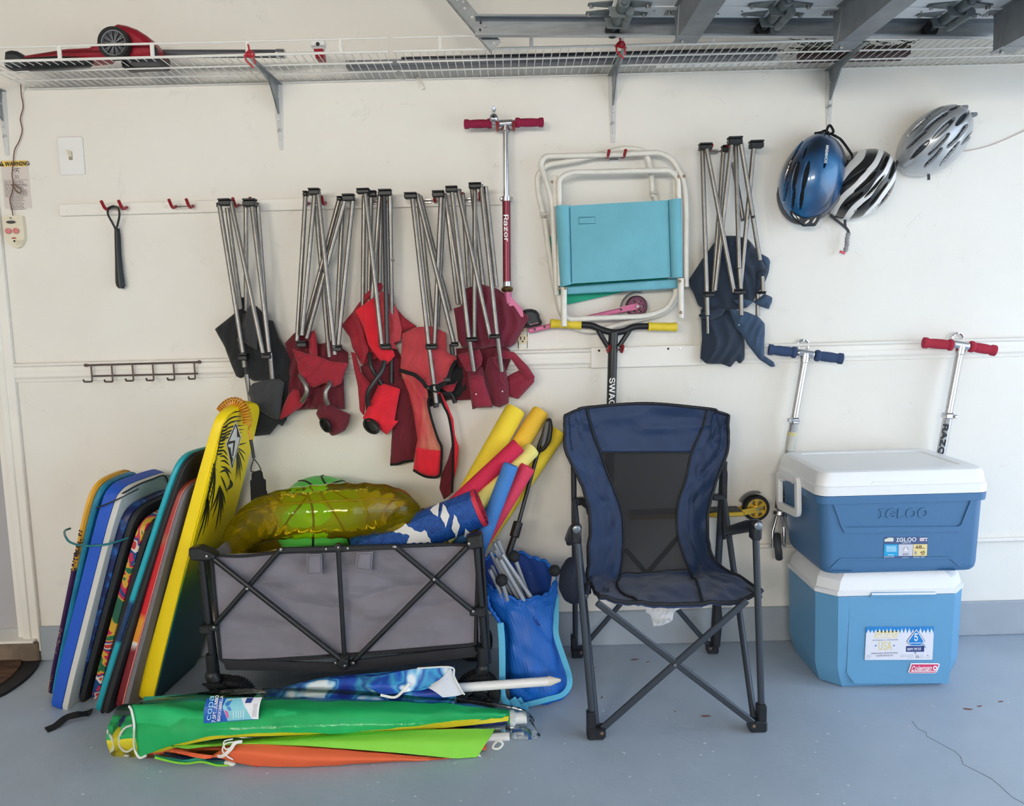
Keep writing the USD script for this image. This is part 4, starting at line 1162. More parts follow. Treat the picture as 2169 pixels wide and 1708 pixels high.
# ------------------------------------------------------------------ aluminium beach chairs
M_WTUBE = mat('chipped_white_tube', (226,222,212), rough=.42, var=.05, vscale=30)
M_TURQ = mat('turquoise_sling', (112,180,196), rough=.8, var=.05, vscale=8, weave=900)
M_GREENSL = mat('sea_green_sling', (32,160,128), rough=.8, var=.06, vscale=8, weave=900)

def pl10(rows):
  return [P(*q10(x, y, d)) for x, y, d in rows]

def quad(p4, th=.003, n=24, sag=.006, seed=0):
  """A taut fabric panel between four points (tl, tr, br, bl), slightly billowed."""
  a, b, c, d = [np.asarray(p, float) for p in p4]
  u, v = np.meshgrid(np.linspace(0,1, n), np.linspace(0,1, n))
  u, v = u[..., None], v[..., None]
  p = (1 - v) * ((1 - u) * a + u * b) + v * ((1 - u) * d + u * c)
  p[..., 1] -= sag * np.sin(np.pi * u[..., 0]) * np.sin(np.pi * v[..., 0]) + .003 * (fbm(np.stack([p[..., 0] * 18, p[..., 2] * 18, p[..., 2] * 0 + seed],-1),2, seed) - .5)
  m = p.reshape(-1,3)
  back = m + [0, th,0]
  f = [(i * n + j,(i + 1) * n + j,(i + 1) * n + j + 1, i * n + j + 1) for i in range(n - 1) for j in range(n - 1)]
  N = n * n
  rim = [i for i in range(n)] + [i * n + n - 1 for i in range(1, n)] + [(n - 1) * n + j for j in range(n - 2,-1,-1)] + [i * n for i in range(n - 2,0,-1)]
  sd = [(rim[k], rim[(k + 1) % len(rim)], rim[(k + 1) % len(rim)] + N, rim[k] + N) for k in range(len(rim))]
  return TM(np.vstack([m, back]), f + [tuple(N + i for i in q[::-1]) for q in f] + sd)

t = thing('beach_chair', 'folded white aluminium beach chair with a sea green sling, mostly behind the turquoise one', 'beach chair', P(1290,520,.03))
part(t, 'arm_frame', tube(fillet(pl10([(208,505,.03),(178,390,.03),(168,270,.035),(225,205,.04),(400,178,.045),(560,138,.045),(720,98,.045),(845,115,.045),(880,240,.04),(892,400,.03)]),.05),.0095, n=12), M_WTUBE, smooth=60)
for x, y in ((208,512),(898,378)):
  part(t, 'hinge_bracket', join(box((.020, .012, .018), P(*q10(x, y, .035)), .004), cyl(P(*q10(x - 22, y, .04)), P(*q10(x + 22, y, .04)), .0045, 8)), mat('white_bracket', (206, 202, 192), rough=.5))
part(t, 'back_frame', tube(fillet(pl10([(215,540,.028),(255,820,.028),(310,1120,.028),(370,1210,.028),(500,1252,.035),(720,1192,.035),(960,1130,.035),(1035,1060,.03),(1045,960,.03),(1000,620,.028),(900,400,.028)]),.05),.0095, n=12), M_WTUBE, smooth=60)
part(t, 'sling', quad([P(*q10(226,655,.026)), P(*q10(930,560,.026)), P(*q10(985,935,.022)), P(*q10(330,1082,.026))], sag=.004, seed=3), M_GREENSL)
t2 = thing('beach_chair', 'folded white aluminium beach chair with a turquoise sling, hanging in front', 'beach chair', P(1320,520,.07))
part(t2, 'seat_frame', tube(fillet(pl10([(292,1015,.075),(280,760,.075),(262,430,.075),(225,300,.07),(190,205,.06),(215,150,.06),(420,146,.06),(700,138,.06),(930,126,.06),(1010,165,.065),(1085,295,.07),(1100,430,.075),(1100,965,.075)]),.045),.0092, n=12), M_WTUBE, smooth=60)
part(t2, 'back_frame', tube(fillet(pl10([(312,960,.088),(310,480,.088),(305,290,.09),(375,252,.09),(650,246,.09),(1000,236,.09),(1048,290,.09),(1056,480,.088),(1062,900,.088)]),.04),.0092, n=12), M_WTUBE, smooth=60)
part(t2, 'lower_frame', tube(fillet(pl10([(300,1020,.07),(318,1120,.07),(360,1168,.07),(560,1160,.075),(860,1148,.075),(985,1100,.07),(1030,1020,.07),(1035,960,.065)]),.04),.0092, n=12), M_WTUBE, smooth=60)
for a, b in (((336,968),(337,1212)),((1066,912),(1068,1160))):
  part(t2, 'arm_tube', pipe(P(*q10(*a,.10)), P(*q10(*b,.10)),.0105), M_WTUBE, smooth=50)
for a, b in (((283,272),(284,470)),((1030,240),(1030,425))):
  pa, pb = P(*q10(*a,.078)), P(*q10(*b,.078))
  part(t2, 'arm_bar', box((.017,.006, pa[2] - pb[2]),(pa + pb) / 2,.002), M_WTUBE)
part(t2, 'sling', quad([P(*q10(372,459,.104)), P(*q10(988,424,.104)), P(*q10(1004,906,.104)), P(*q10(384,946,.104))], seed=5), M_TURQ)
for c4 in ([(284,460),(378,458),(388,948),(314,968)],[(984,424),(1069,414),(1079,905),(1002,911)]):
  a, b, c, d = [P(*q10(*q,.098)) for q in c4]
  u = np.linspace(0,1,9)
  top = [(1 - k) * a + k * b - [0,.014 * math.sin(math.pi * k) ** .6,0] for k in u]
  bot = [(1 - k) * d + k * c - [0,.014 * math.sin(math.pi * k) ** .6,0] for k in u]
  tb = [(1 - k) * a + k * b + [0,.012 * math.sin(math.pi * k) ** .6,0] for k in u]
  bb = [(1 - k) * d + k * c + [0,.012 * math.sin(math.pi * k) ** .6,0] for k in u]
  v = np.array(top + bot + tb + bb)
  f = []
  for j in range(8):
    f += [(j,9 + j,10 + j, j + 1),(18 + j,19 + j,28 + j,27 + j)]
  part(t2, 'sling_sleeve', TM(v, f), M_TURQ, smooth=60)
part(t2, 'sling_hem', cloth(zz(q10,[(352,966),(700,940),(1046,912),(1046,972),(985,978),(355,1012)]), d=.092, puff=.008, edge=.012, smooth=0, folds=[(4,.10,.002)], seed=61), M_TURQ, smooth=70)
M_TQTH = mat('dark_teal_thread', (24,96,118), rough=.8)
sq = [(431,533),(530,530),(532,570),(431,573)]
part(t2, 'stitched_patch', tube([P(*q10(x, y,.1065)) for x, y in sq],.0011, n=5, closed=True), M_TQTH)
for x0, y0, x1, y1 in ((374,470,386,940),(988,430,1003,905),(362,962,1040,915)):
  part(t2, 'seam', tube([P(*q10(x0 + (x1 - x0) * k, y0 + (y1 - y0) * k,.107 if x0 != 362 else .1035)) for k in np.linspace(0,1,12)],.0011, n=5), M_TQTH)
for x, y, d in ((262,310,.085),(1052,278,.098),(1088,275,.08),(313,975,.09),(345,975,.11),(1083,930,.09),(1060,930,.115),(1066,1125,.112)):
  c = P(*q10(x, y, d))
  part(t2, 'rivet', lathe([(0, 0), (.005, 0), (.004, .003), (0, .004)], c, (0, -1, 0), 10), mat('rusty_rivet', (150, 122, 100), rough=.5, metal=.6))

# ------------------------------------------------------------------ kick scooters
def wheel(t, c, R, w, tyre, spoke, axis=(0,-1,0), n=3, hub=.012, name='wheel'):
  """A solid scooter wheel with pierced core; axis is its axle."""
  a = unit(axis)
  wp = part(t, name, lathe([(R * .74,-w / 2),(R * .9,-w / 2),(R,-w * .22),(R, w * .22),(R * .9, w / 2),(R * .74, w / 2),(R * .74,-w / 2)], c, a,36), tyre, smooth=50)
  x, y, z = basis(a)
  sp = [lathe([(R * .64,-w * .42),(R * .76,-w * .42),(R * .76, w * .42),(R * .64, w * .42),(R * .64,-w * .42)], c, a,32), lathe([(0,-w * .6),(hub,-w * .6),(hub, w * .6),(hub * .6, w * .66),(0, w * .66)], c, a,16)]
  for k in range(n * 2):
    u = k * np.pi / n
    e = x * math.cos(u) + y * math.sin(u)
    s_ = x * -math.sin(u) + y * math.cos(u)
    sp.append(hull([c + e * hub * .7 + s_ * q * .004 + z * r_ * w * .34 for q in (-1,1) for r_ in (-1,1)] + [c + e * R * .7 + s_ * q * .0075 + z * r_ * w * .34 for q in (-1,1) for r_ in (-1,1)]))
  part(wp, 'spokes', sp, spoke, smooth=30)
  part(wp, 'axle_bolt', cyl(c + z * w * .5, c + z * (w * .5 + .012),.006,6), M_SCREW, smooth=20)
  return wp

def grip(a, b, r, m, t, ribs=True):
  """A foam or rubber hand grip with flared ends."""
  L = np.linalg.norm(b - a)
  pr = [(0,0),(r * 1.12,0),(r * 1.28,.004),(r * 1.28,.012),(r * 1.02,.017),(r * 1.1, L * .35),(r * 1.1, L * .6),(r, L - .020),(r * 1.22, L - .014),(r * 1.22, L - .002),(r * .6, L),(0, L)]
  return part(t, 'grip', lathe(pr, a, unit(b - a),20), m, smooth=40)

M_FOAMR = mat('crimson_foam', (142,22,62), rough=.9, bump=.5, bscale=500)
M_MARMET = mat('maroon_anodised', (126,46,62), rough=.35, metal=.4)
M_PINKMET = mat('pink_painted_metal', (198,104,142), rough=.45, metal=.15)
t = thing('kick_scooter', 'pink and maroon kick scooter hanging on the wall behind the beach chairs', 'scooter', P(1075,500,.07))
dS = .062
HB = lambda x, y, d=dS: P(*zb(x, y, d))
grip(HB(1042,798), HB(862,803),.0125, M_FOAMR, t)
grip(HB(1194,793), HB(1378,791),.0125, M_FOAMR, t)
part(t, 'handlebar', cyl(HB(1030,798), HB(1205,792),.0095,14), M_CHROME)
part(t, 'handlebar_joint', join(rhull([HB(1095,800), HB(1165,797)],.0135,2), cyl(HB(1130,792), HB(1131,850),.0125,16)), M_CHROME)
part(t, 'upper_column', cyl(HB(1131,840), HB(1136,1290),.0098,18), M_CHROME, smooth=60)
bc = HB(1055,765, dS + .03)
bell = part(t, 'bell', lathe([(0,0),(.0145,0),(.015,.004),(.013,.010),(.008,.0135),(0,.015)], bc,(0.1,-1,0.1),24), M_CHROME, smooth=60)
part(bell, 'bell_lever', strap(spline([bc + q for q in np.array([(-.002,.004,.012),(-.001,0,.022),(.004,-.006,.028),(-.006,-.010,.034)])],14),.011,.002), M_CHROME)
part(bell, 'bell_emblem', cyl(bc + [-.001,-.0135,.001], bc + [-.001,-.0165,.002],.0045,12), M_BLACKPL)
part(t, 'quick_release', join(lathe([(.011,-.008),(.0155,-.008),(.0155,.008),(.011,.008)], HB(1136,1285),(0,0,1),20), box((.044,.012,.012), HB(1136,1285),.003), cyl(HB(1165,1285, dS + .01), HB(1165,1300, dS - .02),.006,10)), M_CHROME)
part(t, 'lower_column', cyl(HB(1136,1296), P(*q9(672,205, dS)),.0135,20), M_MARMET, smooth=60)
tc = P(*zb(1136,1475, dS + .0125))
part(t, 'lettering', label_text('Razor', .0150, tc,(0,0,-1),(1,0,0), bold=True, sx=1.62, depth=.0035), M_WHITEPL, smooth=False)
part(t, 'headset', join(lathe([(.0135,0),(.0145,.002),(.0145,.016),(.0135,.018)], P(*q9(675,238, dS)),(0,0,1),20)), M_ALU)
part(t, 'headset_ring', lathe([(.010, -.012), (.0165, -.010), (.021, -.003), (.019, .004), (.015, .007), (.011, .007), (.010, -.012)], P(*q9(676, 262, dS)), (0, 0, 1), 22), mat('brassy_ring', (150, 122, 84), rough=.3, metal=1.0))
part(t, 'fork_stem', cyl(P(*q9(676,275, dS)), P(*q9(690,420, dS)),.0125,16), M_PINKMET)
part(t, 'fold_bracket', hull([P(*q9(x, y, d)) for x, y in ((690,320),(710,340),(838,480),(850,560),(800,560),(690,430)) for d in (dS + .004, dS + .010)]), M_PINKMET)
part(t, 'fold_bracket', hull([P(*q9(x, y, d)) for x, y in ((690,320),(710,340),(838,480),(850,560),(800,560),(690,430)) for d in (dS - .030, dS - .024)]), M_PINKMET)
dD = .030
a0, a1 = P(*q9(890,712, dD)), P(*q10(800,1088, dD))
part(t, 'deck', place(box((np.linalg.norm(a1 - a0) - .03,.03,.0165),(0,0,0),.003),(a0 + a1) / 2 - unit(a1 - a0) * .012, unit(a1 - a0),(0,1,0), np.cross(unit(a1 - a0),(0,1,0))), M_PINKMET)
part(t, 'deck_bolts', [cyl(P(*q, dD + .014), P(*q, dD + .0195),.0042,6) for q in (q9(968,692), q9(1072,667), q10(695,1107))], M_BLACKPL)
rc = P(*q10(790,1088, dD))
wheel(t, rc, .0375, .024, mat('plum_wheel_tyre', (84, 38, 62), rough=.5), mat('plum_wheel_core', (124, 52, 84), rough=.45), n=3, hub=.010)
part(t, 'rear_fork', [hull([P(*q10(x, y, dD + s_ * .0165 + e)) for x, y in ((690,1090),(690,1125),(790,1068),(815,1085),(790,1108)) for e in (-.0018,.0018)]) for s_ in (-1,1)], M_PINKMET)
part(t, 'rear_fender', strap(spline([P(*q10(x, y, dD)) for x, y in ((690, 1088), (705, 1050), (735, 1018), (775, 1000), (822, 1000))], 20), .004, .026, facing=(0, -1, 0)), mat('fender_grey', (150, 150, 144), rough=.4, metal=.5), smooth=60)
cap_ = [(835,490),(880,477),(930,474),(985,490),(1015,525),(1024,575),(1056,625),(1048,640),(890,676),(862,690),(850,600),(838,540)]
part(t, 'front_fender', slab([q9(*q) for q in cap_], dD + .004,.040,.012), mat('black_fender', (38,42,46), rough=.55))
part(t, 'fender_lettering', label_text('RAZOR', .0045, P(*q9(962, 633, dD + .0245)), unit([1, 0, .19]), unit([-.19, 0, 1]), bold=True, sx=1.5), mat('pale_red_print', (206, 150, 150), rough=.6), smooth=False)

# black scooter with yellow grips
M_YGRIP = mat('yellow_rubber_grip', (226,200,52), rough=.6, var=.05, vscale=40)
M_GOLD = mat('gold_anodised', (214,176,62), rough=.38, metal=.55)
dB = .062
t = thing('kick_scooter', 'black and gold kick scooter with yellow grips hanging behind the blue armchair', 'scooter', P(1297,900, dB))
B = lambda x, y, d=dB: P(*q10(x, y, d))
part(t, 'handlebar', tube(spline([B(262,1193), B(440,1203), B(510,1208), B(570,1232), B(645,1250), B(715,1240), B(775,1216), B(860,1212), B(1030,1216)],60),.0112, n=14), M_BLACKTUBE, smooth=60)
for p0, p1 in (((444,1204),(252,1194)),((862,1213),(1042,1217))):
  A, C = B(*p0), B(*p1)
  L = np.linalg.norm(C - A)
  part(t, 'grip', lathe([(0,0),(.016,0),(.016,.006),(.0142,.009),(.0142, L * .5),(.0148, L - .018),(.0158, L - .012),(.0158, L - .002),(.012, L),(0, L)], A, unit(C - A),20), M_YGRIP, smooth=40)
colb = P(1288,1110, dB - .01)
part(t, 'column', cyl(B(645,1245), colb,.0165,20), M_BLACKTUBE, smooth=60)
for s, pts in ((-1,((548,1230),(572,1275),(612,1340))),(1,((752,1230),(722,1275),(680,1340)))):
  part(t, 'brace', tube(spline([B(*q) for q in pts],12),.0085, n=10), M_BLACKTUBE, smooth=60)
ex = unit(colb - B(645,1245))
ct = B(640,1492, dB + .0165)
tm = label_text('SWAGTRON', .0185, ct + ex * .118, ex, np.cross((0,-1,0), ex), bold=True, sx=1.30, italic=-.12, depth=.0035)
part(t, 'lettering', tm, M_WHITEPL, smooth=False)
zc2 = Z(1160,820,2.19)
rw = P(*zc2(965,560, dB - .015))
fwc = P(1294,1176, dB - .01)
d0, d1 = P(1330,1092, dB - .015), P(*zc2(900,578, dB - .015))
part(t, 'deck', place(box((np.linalg.norm(d1 - d0),.075,.018),(0,0,0),.004),(d0 + d1) / 2, unit(d1 - d0),(0,1,0), np.cross(unit(d1 - d0),(0,1,0))), M_GOLD)
part(t, 'grip_tape', place(box((np.linalg.norm(d1 - d0) * .96,.070,.003),(0,0,0),.001),(d0 + d1) / 2 + [0,0,.0105], unit(d1 - d0),(0,1,0), np.cross(unit(d1 - d0),(0,1,0))), M_BLACKPL)
part(t, 'rear_fork', [hull([d1 + [q, s_ * .022 + e, z_] for q in (-.03,.0) for z_ in (-.008,.008) for e in (-.0025,.0025)] + [rw + [.006, s_ * .022 + e, z_] for z_ in (-.010,.010) for e in (-.0025,.0025)]) for s_ in (-1,1)], M_GOLD)
wheel(t, rw,.0475,.030, M_RUBBER, M_GOLD, n=3, hub=.012)
part(t, 'rear_fender', strap(spline([rw + [.057 * math.cos(u), 0, .057 * math.sin(u)] for u in np.linspace(1.35, 2.75, 8)], 24), .005, .030, facing=(0, -1, 0)), mat('fender_grey2', (104, 104, 106), rough=.4, metal=.4), smooth=60)
wheel(t, fwc,.0475,.030, M_RUBBER, M_GOLD, axis=(0,-1,0), n=3, hub=.012)
part(t, 'front_fork', [hull([colb + [q, s_ * .024 + e,.02] for q in (-.012,.012) for e in (-.003,.003)] + [fwc + [q, s_ * .024 + e,-.008] for q in (-.010,.010) for e in (-.003,.003)]) for s_ in (-1,1)] + [box((.035,.054,.02), colb + [0,0,.012],.004)], M_BLACKTUBE)
part(t, 'folding_joint', hull([colb + [x, y, z_] for x, y, z_ in ((-.018,-.02,.05),(-.018,.02,.05),(.018,-.02,.06),(.018,.02,.06),(.045,-.02,.0),(.045,.02,.0),(.05,-.02,.03),(.05,.02,.03))]), M_BLACKTUBE)

# two bare metal scooters at the right
zr = Z(1580,680,2.083)

def hook_plate(px, py, lab):
  c = P(px, py)
  t = thing('round_hook', lab, 'hook', c)
  part(t, 'plate', place(prism(chaikin([(-.036,-.012),(-.012,-.024),(.012,-.024),(.036,-.012),(.036,.012),(.012,.026),(-.012,.026),(-.036,.012)],2),.005,(0,0,0),(1,0,0),(0,0,1),(0,-1,0), bevel=.0015), c), M_WHITEPL)
  part(t, 'ring', tube([c + [.019 * math.cos(u),-.012,.004 + .019 * math.sin(u)] for u in np.arange(24) / 24 * 2 * np.pi],.004, n=8, closed=True), M_CHROME)
  part(t, 'stud', cyl(c + [0,-.003,.022], c + [0,-.018,.022],.004,8), M_CHROME)

hook_plate(*zr(247,112), 'white wall hook with a ring above the scooter with navy grips')
hook_plate(*zr(925,82), 'white wall hook with a ring above the scooter with red grips')
M_NAVYF = mat('navy_foam', (52,72,108), rough=.9, bump=.5, bscale=500)
M_REDF = mat('red_foam', (170,40,62), rough=.9, bump=.5, bscale=500)
M_COL = mat('satin_silver_tube', (196,196,198), rough=.3, metal=.9)
R_ = lambda x, y, d: P(*zr(x, y, d))

t = thing('kick_scooter', 'bare metal kick scooter with navy foam grips, left of the coolers', 'scooter', R_(230,400,.08))
grip(R_(222,140,.065), R_(98,126,.05),.0155, M_NAVYF, t)
grip(R_(305,152,.075), R_(428,168,.085),.0155, M_NAVYF, t)
part(t, 'handlebar', cyl(R_(210,139,.063), R_(315,153,.076),.0105,14), M_CHROME)
part(t, 'handlebar_joint', join(rhull([R_(235,140,.07), R_(292,150,.074)],.0145,2), cyl(R_(262,140,.072), R_(259,185,.074),.0155,16)), M_CHROME)
part(t, 'upper_column', cyl(R_(260,165,.073), R_(213,440,.075),.0125,18), M_COL, smooth=60)
part(t, 'lower_column', cyl(R_(213,436,.075), R_(152,800,.035),.0148,18), M_COL, smooth=60)
part(t, 'quick_release', join(box((.026,.034,.022), R_(214,440,.085),.004), cyl(R_(186,438,.10), R_(236,442,.10),.004,8), box((.008,.02,.012), R_(190,438,.10),.002)), M_CHROME)
lc, ldir = R_(198,528,.065), unit(R_(213,436,.075) - R_(152,800,.035))
part(t, 'sticker', lathe([(.0152,-.034),(.0154,-.034),(.0154,.034),(.0152,.034)], lc, ldir,20), mat('grey_sticker', (196,196,188), rough=.5))
part(t, 'sticker_band', lathe([(.0154,.022),(.0157,.022),(.0157,.031),(.0154,.031)], lc, ldir,20), mat('yellow_band', (214,204,132), rough=.5))
fc = R_(142,996,.075)
for s in (-1,1):
  part(t, 'fork_leg', tube([R_(153,790,.036), R_(152 + s * 8,830,.045), fc + [s * .020,0,.055], fc + [s * .020,-.002,-.004]],.0058, n=8), M_CHROME, smooth=60)
part(t, 'headset', join(cyl(R_(155,770,.038), R_(150,830,.044),.0185,16), cyl(R_(150,838,.045), R_(148,860,.048),.022,16)), M_ALU)
wheel(t, fc,.049,.024, mat('dark_grey_tyre', (52,56,62), rough=.6), M_WHITEPL, axis=(1,-.34,.1), n=3, hub=.010)
part(t, 'brake_spring', tube([R_(160,850,.06), R_(166,900,.07), R_(172,915,.075), R_(168,930,.075)],.004, n=6), M_CHROME)

t = thing('kick_scooter', 'bare metal kick scooter with red foam grips, behind the coolers at the right', 'scooter', R_(900,400,.08))
grip(R_(912,107,.07), R_(780,96,.055),.0155, M_REDF, t)
grip(R_(985,112,.075), R_(1102,132,.085),.0155, M_REDF, t)
part(t, 'handlebar', cyl(R_(900,106,.068), R_(998,116,.077),.0105,14), M_CHROME)
part(t, 'handlebar_joint', join(rhull([R_(918,103,.072), R_(975,112,.076)],.0145,2), cyl(R_(948,108,.074), R_(943,150,.076),.0155,16)), M_CHROME)
part(t, 'upper_column', cyl(R_(945,128,.074), R_(892,420,.085),.0125,18), M_COL, smooth=60)
lo_ = R_(790,960,.030)
part(t, 'lower_column', cyl(R_(892,416,.085), lo_,.0148,18), M_COL, smooth=60)
part(t, 'quick_release', join(box((.030,.034,.020), R_(890,418,.085),.004), cyl(R_(868,410,.09), R_(926,424,.10),.004,8), box((.010,.02,.012), R_(922,422,.10),.002)), M_CHROME)
ex = unit(lo_ - R_(892,416,.085))
part(t, 'lettering', label_text('RAZOR', .0175, R_(866,541,.088), ex, np.cross((0,-1,0), ex), bold=True, sx=1.75, depth=.004), M_BLACKPL, smooth=False)
fc = lo_ + ex * .10
fc[1] = -.024
for s in (-1,1):
  part(t, 'fork_leg', tube([lo_, lo_ + ex * .02 + [0, s * .012,0], fc + [0, s * .016,0]],.0040, n=8), M_CHROME)
wheel(t, fc,.049,.024, mat('dark_grey_tyre', ()), M_WHITEPL, n=3, hub=.010)

# ------------------------------------------------------------------ bicycle helmets
def helmet_shell(c, R, L, Wd, Hh, vents, nu=220, nv=100, rim=.22, depthv=.010, tail=0.12, shape=1.0):
  """A helmet: L along its own x (front to back), Wd along y, Hh up z; R maps local to world.
  vents: (angle position along x -1..1, y -1..1, half length, half width, slant) recesses; returns (shell, recessed liner) meshes."""
  u = np.linspace(0,2 * np.pi, nu, endpoint=False)
  v = np.linspace(0,1, nv)
  V = []
  for k in v:
    th = k * (np.pi / 2 + rim)
    for a in u:
      x, y, z = math.sin(th) * math.cos(a), math.sin(th) * math.sin(a), math.cos(th)
      sx = np.sign(x) * abs(x) ** 1.0
      px_ = sx * L / 2
      py_ = y * Wd / 2 * (1 - tail * x - .10 * x * x)
      pz_ = z * Hh * (1 - .10 * x) if z > 0 else z * Hh * .9
      V.append((px_, py_, pz_, x, y, z))
  V = np.array(V)
  n = V[:, 3:6] / np.array([L / 2, Wd / 2, Hh])
  n /= np.linalg.norm(n, axis=1, keepdims=True)
  dep = np.zeros(len(V))
  for (vx, vy, hl, hw, sl) in vents:
    dx, dy = V[:, 3] - vx, V[:, 4] - vy
    ca, sa = math.cos(sl), math.sin(sl)
    p, q = dx * ca + dy * sa,-dx * sa + dy * ca
    wloc = hw * np.sqrt(np.clip(1 - (p / hl) ** 2,0,1)) + 1e-6
    e = 1 - np.abs(q) / wloc
    e[np.abs(p) > hl] = 0
    e[V[:, 5] < 0] = 0
    dep = np.maximum(dep, np.clip(e * 2.2,0,1))
  Pw = V[:, :3] - n * (dep * depthv)[:, None]
  W_ = np.asarray(c) + Pw @ np.asarray(R).T
  f = []
  for i in range(nv - 1):
    for j in range(nu):
      k = (j + 1) % nu
      f.append((i * nu + j,(i + 1) * nu + j,(i + 1) * nu + k, i * nu + k))
  inn = np.asarray(c) + ((V[:, :3] * .88) @ np.asarray(R).T)
  f = np.array(f)
  d4 = dep[f].mean(1)
  shell_f, vent_f = f[d4 <= .55], f[d4 > .55]
  N = len(W_)
  last = (nv - 1) * nu
  rimf = [(last + j, last + (j + 1) % nu, N + last + (j + 1) % nu, N + last + j) for j in range(nu)]
  rimf = [q[::-1] for q in rimf]
  shell = TM(np.vstack([W_, inn]), np.vstack([shell_f, f[:, ::-1] + N, np.array(rimf)]))
  vent = TM(W_, vent_f) if len(vent_f) else None
  return shell, vent,(lambda x, y, lift=.0: np.asarray(c) + (np.array([x * L / 2, y * Wd / 2 * (1 - tail * x - .1 * x * x), Hh * math.sqrt(max(1 - x * x - y * y,0)) * (1 - .10 * x)]) + n_at(x, y, L, Wd, Hh) * lift) @ np.asarray(R).T), shell_f

def n_at(x, y, L, Wd, Hh):
  z = math.sqrt(max(1 - x * x - y * y,1e-4))
  return unit([x / (L / 2), y / (Wd / 2), z / Hh])

def rot(xa, za):
  xa, za = unit(xa), unit(za)
  ya = unit(np.cross(za, xa))
  za = np.cross(xa, ya)
  return np.stack([xa, ya, za],1)

M_VENT = mat('black_foam_liner', (20,21,23), rough=.8)
M_STRAPH = mat('dark_grey_strap', (60,62,66), rough=.8, bump=.5, bscale=700)

def glossy(name, ramp, scale, coat=.6, metal=.0, stretch=(1,1,1), rough=.3):
  return graph(name, {'g': ('texture_coordinate', {}), 'mp': ('mapping', {'scale': stretch}), 'n': ('noise_texture', {'scale': scale, 'detail': 1.5}),
            'r': ('rgb_ramp', {'ramp': [(p, tuple(lin(c))) for p, c in ramp]}), 'p': ('principled_bsdf', {'roughness': rough, 'metallic': metal, 'coat_weight': coat, 'coat_roughness': .08})},
                 [('g.object', 'mp.vector'),('mp.vector', 'n.vector'),('n.fac', 'r.fac'),('r.color', 'p.base_color')])

# blue-black helmet hanging nose down from the bracket
hz_ = Z(1640,250,5.5116)
hc = P(*hz_(490,690,.085))
Rb = rot(unit(P(*hz_(330,1160,.09)) - P(*hz_(600,200,.06))),(-.62,-1,.05))
nb = np.linalg.norm(P(*hz_(330,1160,.09)) - P(*hz_(600,200,.06)))
t = thing('bicycle_helmet', 'dark blue and black bicycle helmet with a visor hanging from the shelf bracket', 'helmet', hc)
vb = [(.22,-.30,.30,.085,.0),(.22,.02,.32,.085,.0),(.66,.02,.20,.07,0),(.66,-.25,.20,.07,0),(.15,-.62,.34,.07,-.1),(-.30,-.20,.16,.05,.0),(-.42,-.52,.30,.06,-.15),(.52,-.55,.2,.06,-.2),(-.1,.5,.1,.03,0)]
vb_ = [(.18,.28,.30,.085,.05),(.18,-.02,.30,.085,.0),(.62,.22,.20,.075,.05),(.62,-.05,.22,.07,0),(.2,.62,.30,.07,.2),(.25,-.42,.26,.05,-.1),(-.35,.40,.24,.06,.1),(-.38,.10,.18,.05,0),(.60,.52,.2,.06,.25)]
sh_, ve_, sp_, _ = helmet_shell(hc + [0,.035,0], Rb, nb * 1.05,.205,.115, vb, tail=-.05)
part(t, 'shell', sh_, glossy('blue_black_shell', [(.36,(20,30,44)),(.52,(26,74,120)),(.66,(40,112,166))],7.0, stretch=(1,1,1)), smooth=40)
part(t, 'vents', ve_, M_VENT, smooth=40)
rimp = [hc + [0,.040,0] + (np.array([nb * .527 * math.cos(a),.104 * math.sin(a) * (1 + .05 * math.cos(a) - .1 * math.cos(a) ** 2),-.004])) @ Rb.T for a in np.arange(48) / 48 * 2 * np.pi]
part(t, 'rim_band', tube(rimp,.0085, n=8, closed=True), mat('grey_rim_band', (92,92,96), rough=.5), smooth=60)
part(t, 'visor', slab([hz_(*q) for q in ((175,1060),(190,1135),(260,1210),(330,1268),(480,1266),(520,1200),(590,1060),(470,1130),(350,1165),(250,1120))],.095,.010,.004), M_BLACKPL)
vs = [prism([(P(*hz_(x, y,.1005))[0] - P(*hz_(380,1200,.1005))[0], P(*hz_(x, y,.1005))[2] - P(*hz_(380,1200,.1005))[2]) for x, y in pp],.0012, P(*hz_(380,1200,.1003))) for pp in ([(352,1230),(385,1195),(415,1185),(400,1215),(370,1236)],[(440,1225),(462,1185),(492,1158),(482,1195),(455,1228)],[(212,1115),(250,1150),(262,1185),(225,1150)],[(262,1140),(290,1160),(296,1182),(270,1165)])]
part(t, 'visor_slots', vs, mat('slot_cream', (214,206,192), rough=.6), smooth=False)
tx = sp_(-.28,.42,.003)
# lettering follows the side of the shell
up_ = unit(sp_(-.05,.50,.003) - sp_(-.50,.40,.003))
nrm = unit(Rb @ n_at(-.28,.45, nb,.205,.115))
part(t, 'lettering', label_text('SCHWINN', .0085, sp_(-.30,.45,.004), up_ * -1.0, np.cross(nrm, up_ * -1.0), bold=True, sx=1.1, depth=.002), M_WHITEPL, smooth=False)
for pts in ([(470,180),(540,170),(600,150),(640,190),(560,190),(480,200)],[(600,190),(625,110),(655,90),(690,160),(640,190),(600,150)],[(650,180),(720,215),(780,255),(860,360),(930,480),(950,620)]):
  part(t, 'strap', strap(spline([P(*hz_(x, y,.06 + .02 * (k % 2))) for k,(x, y) in enumerate(pts)],30),.009,.003), M_BLACKCLOTH)

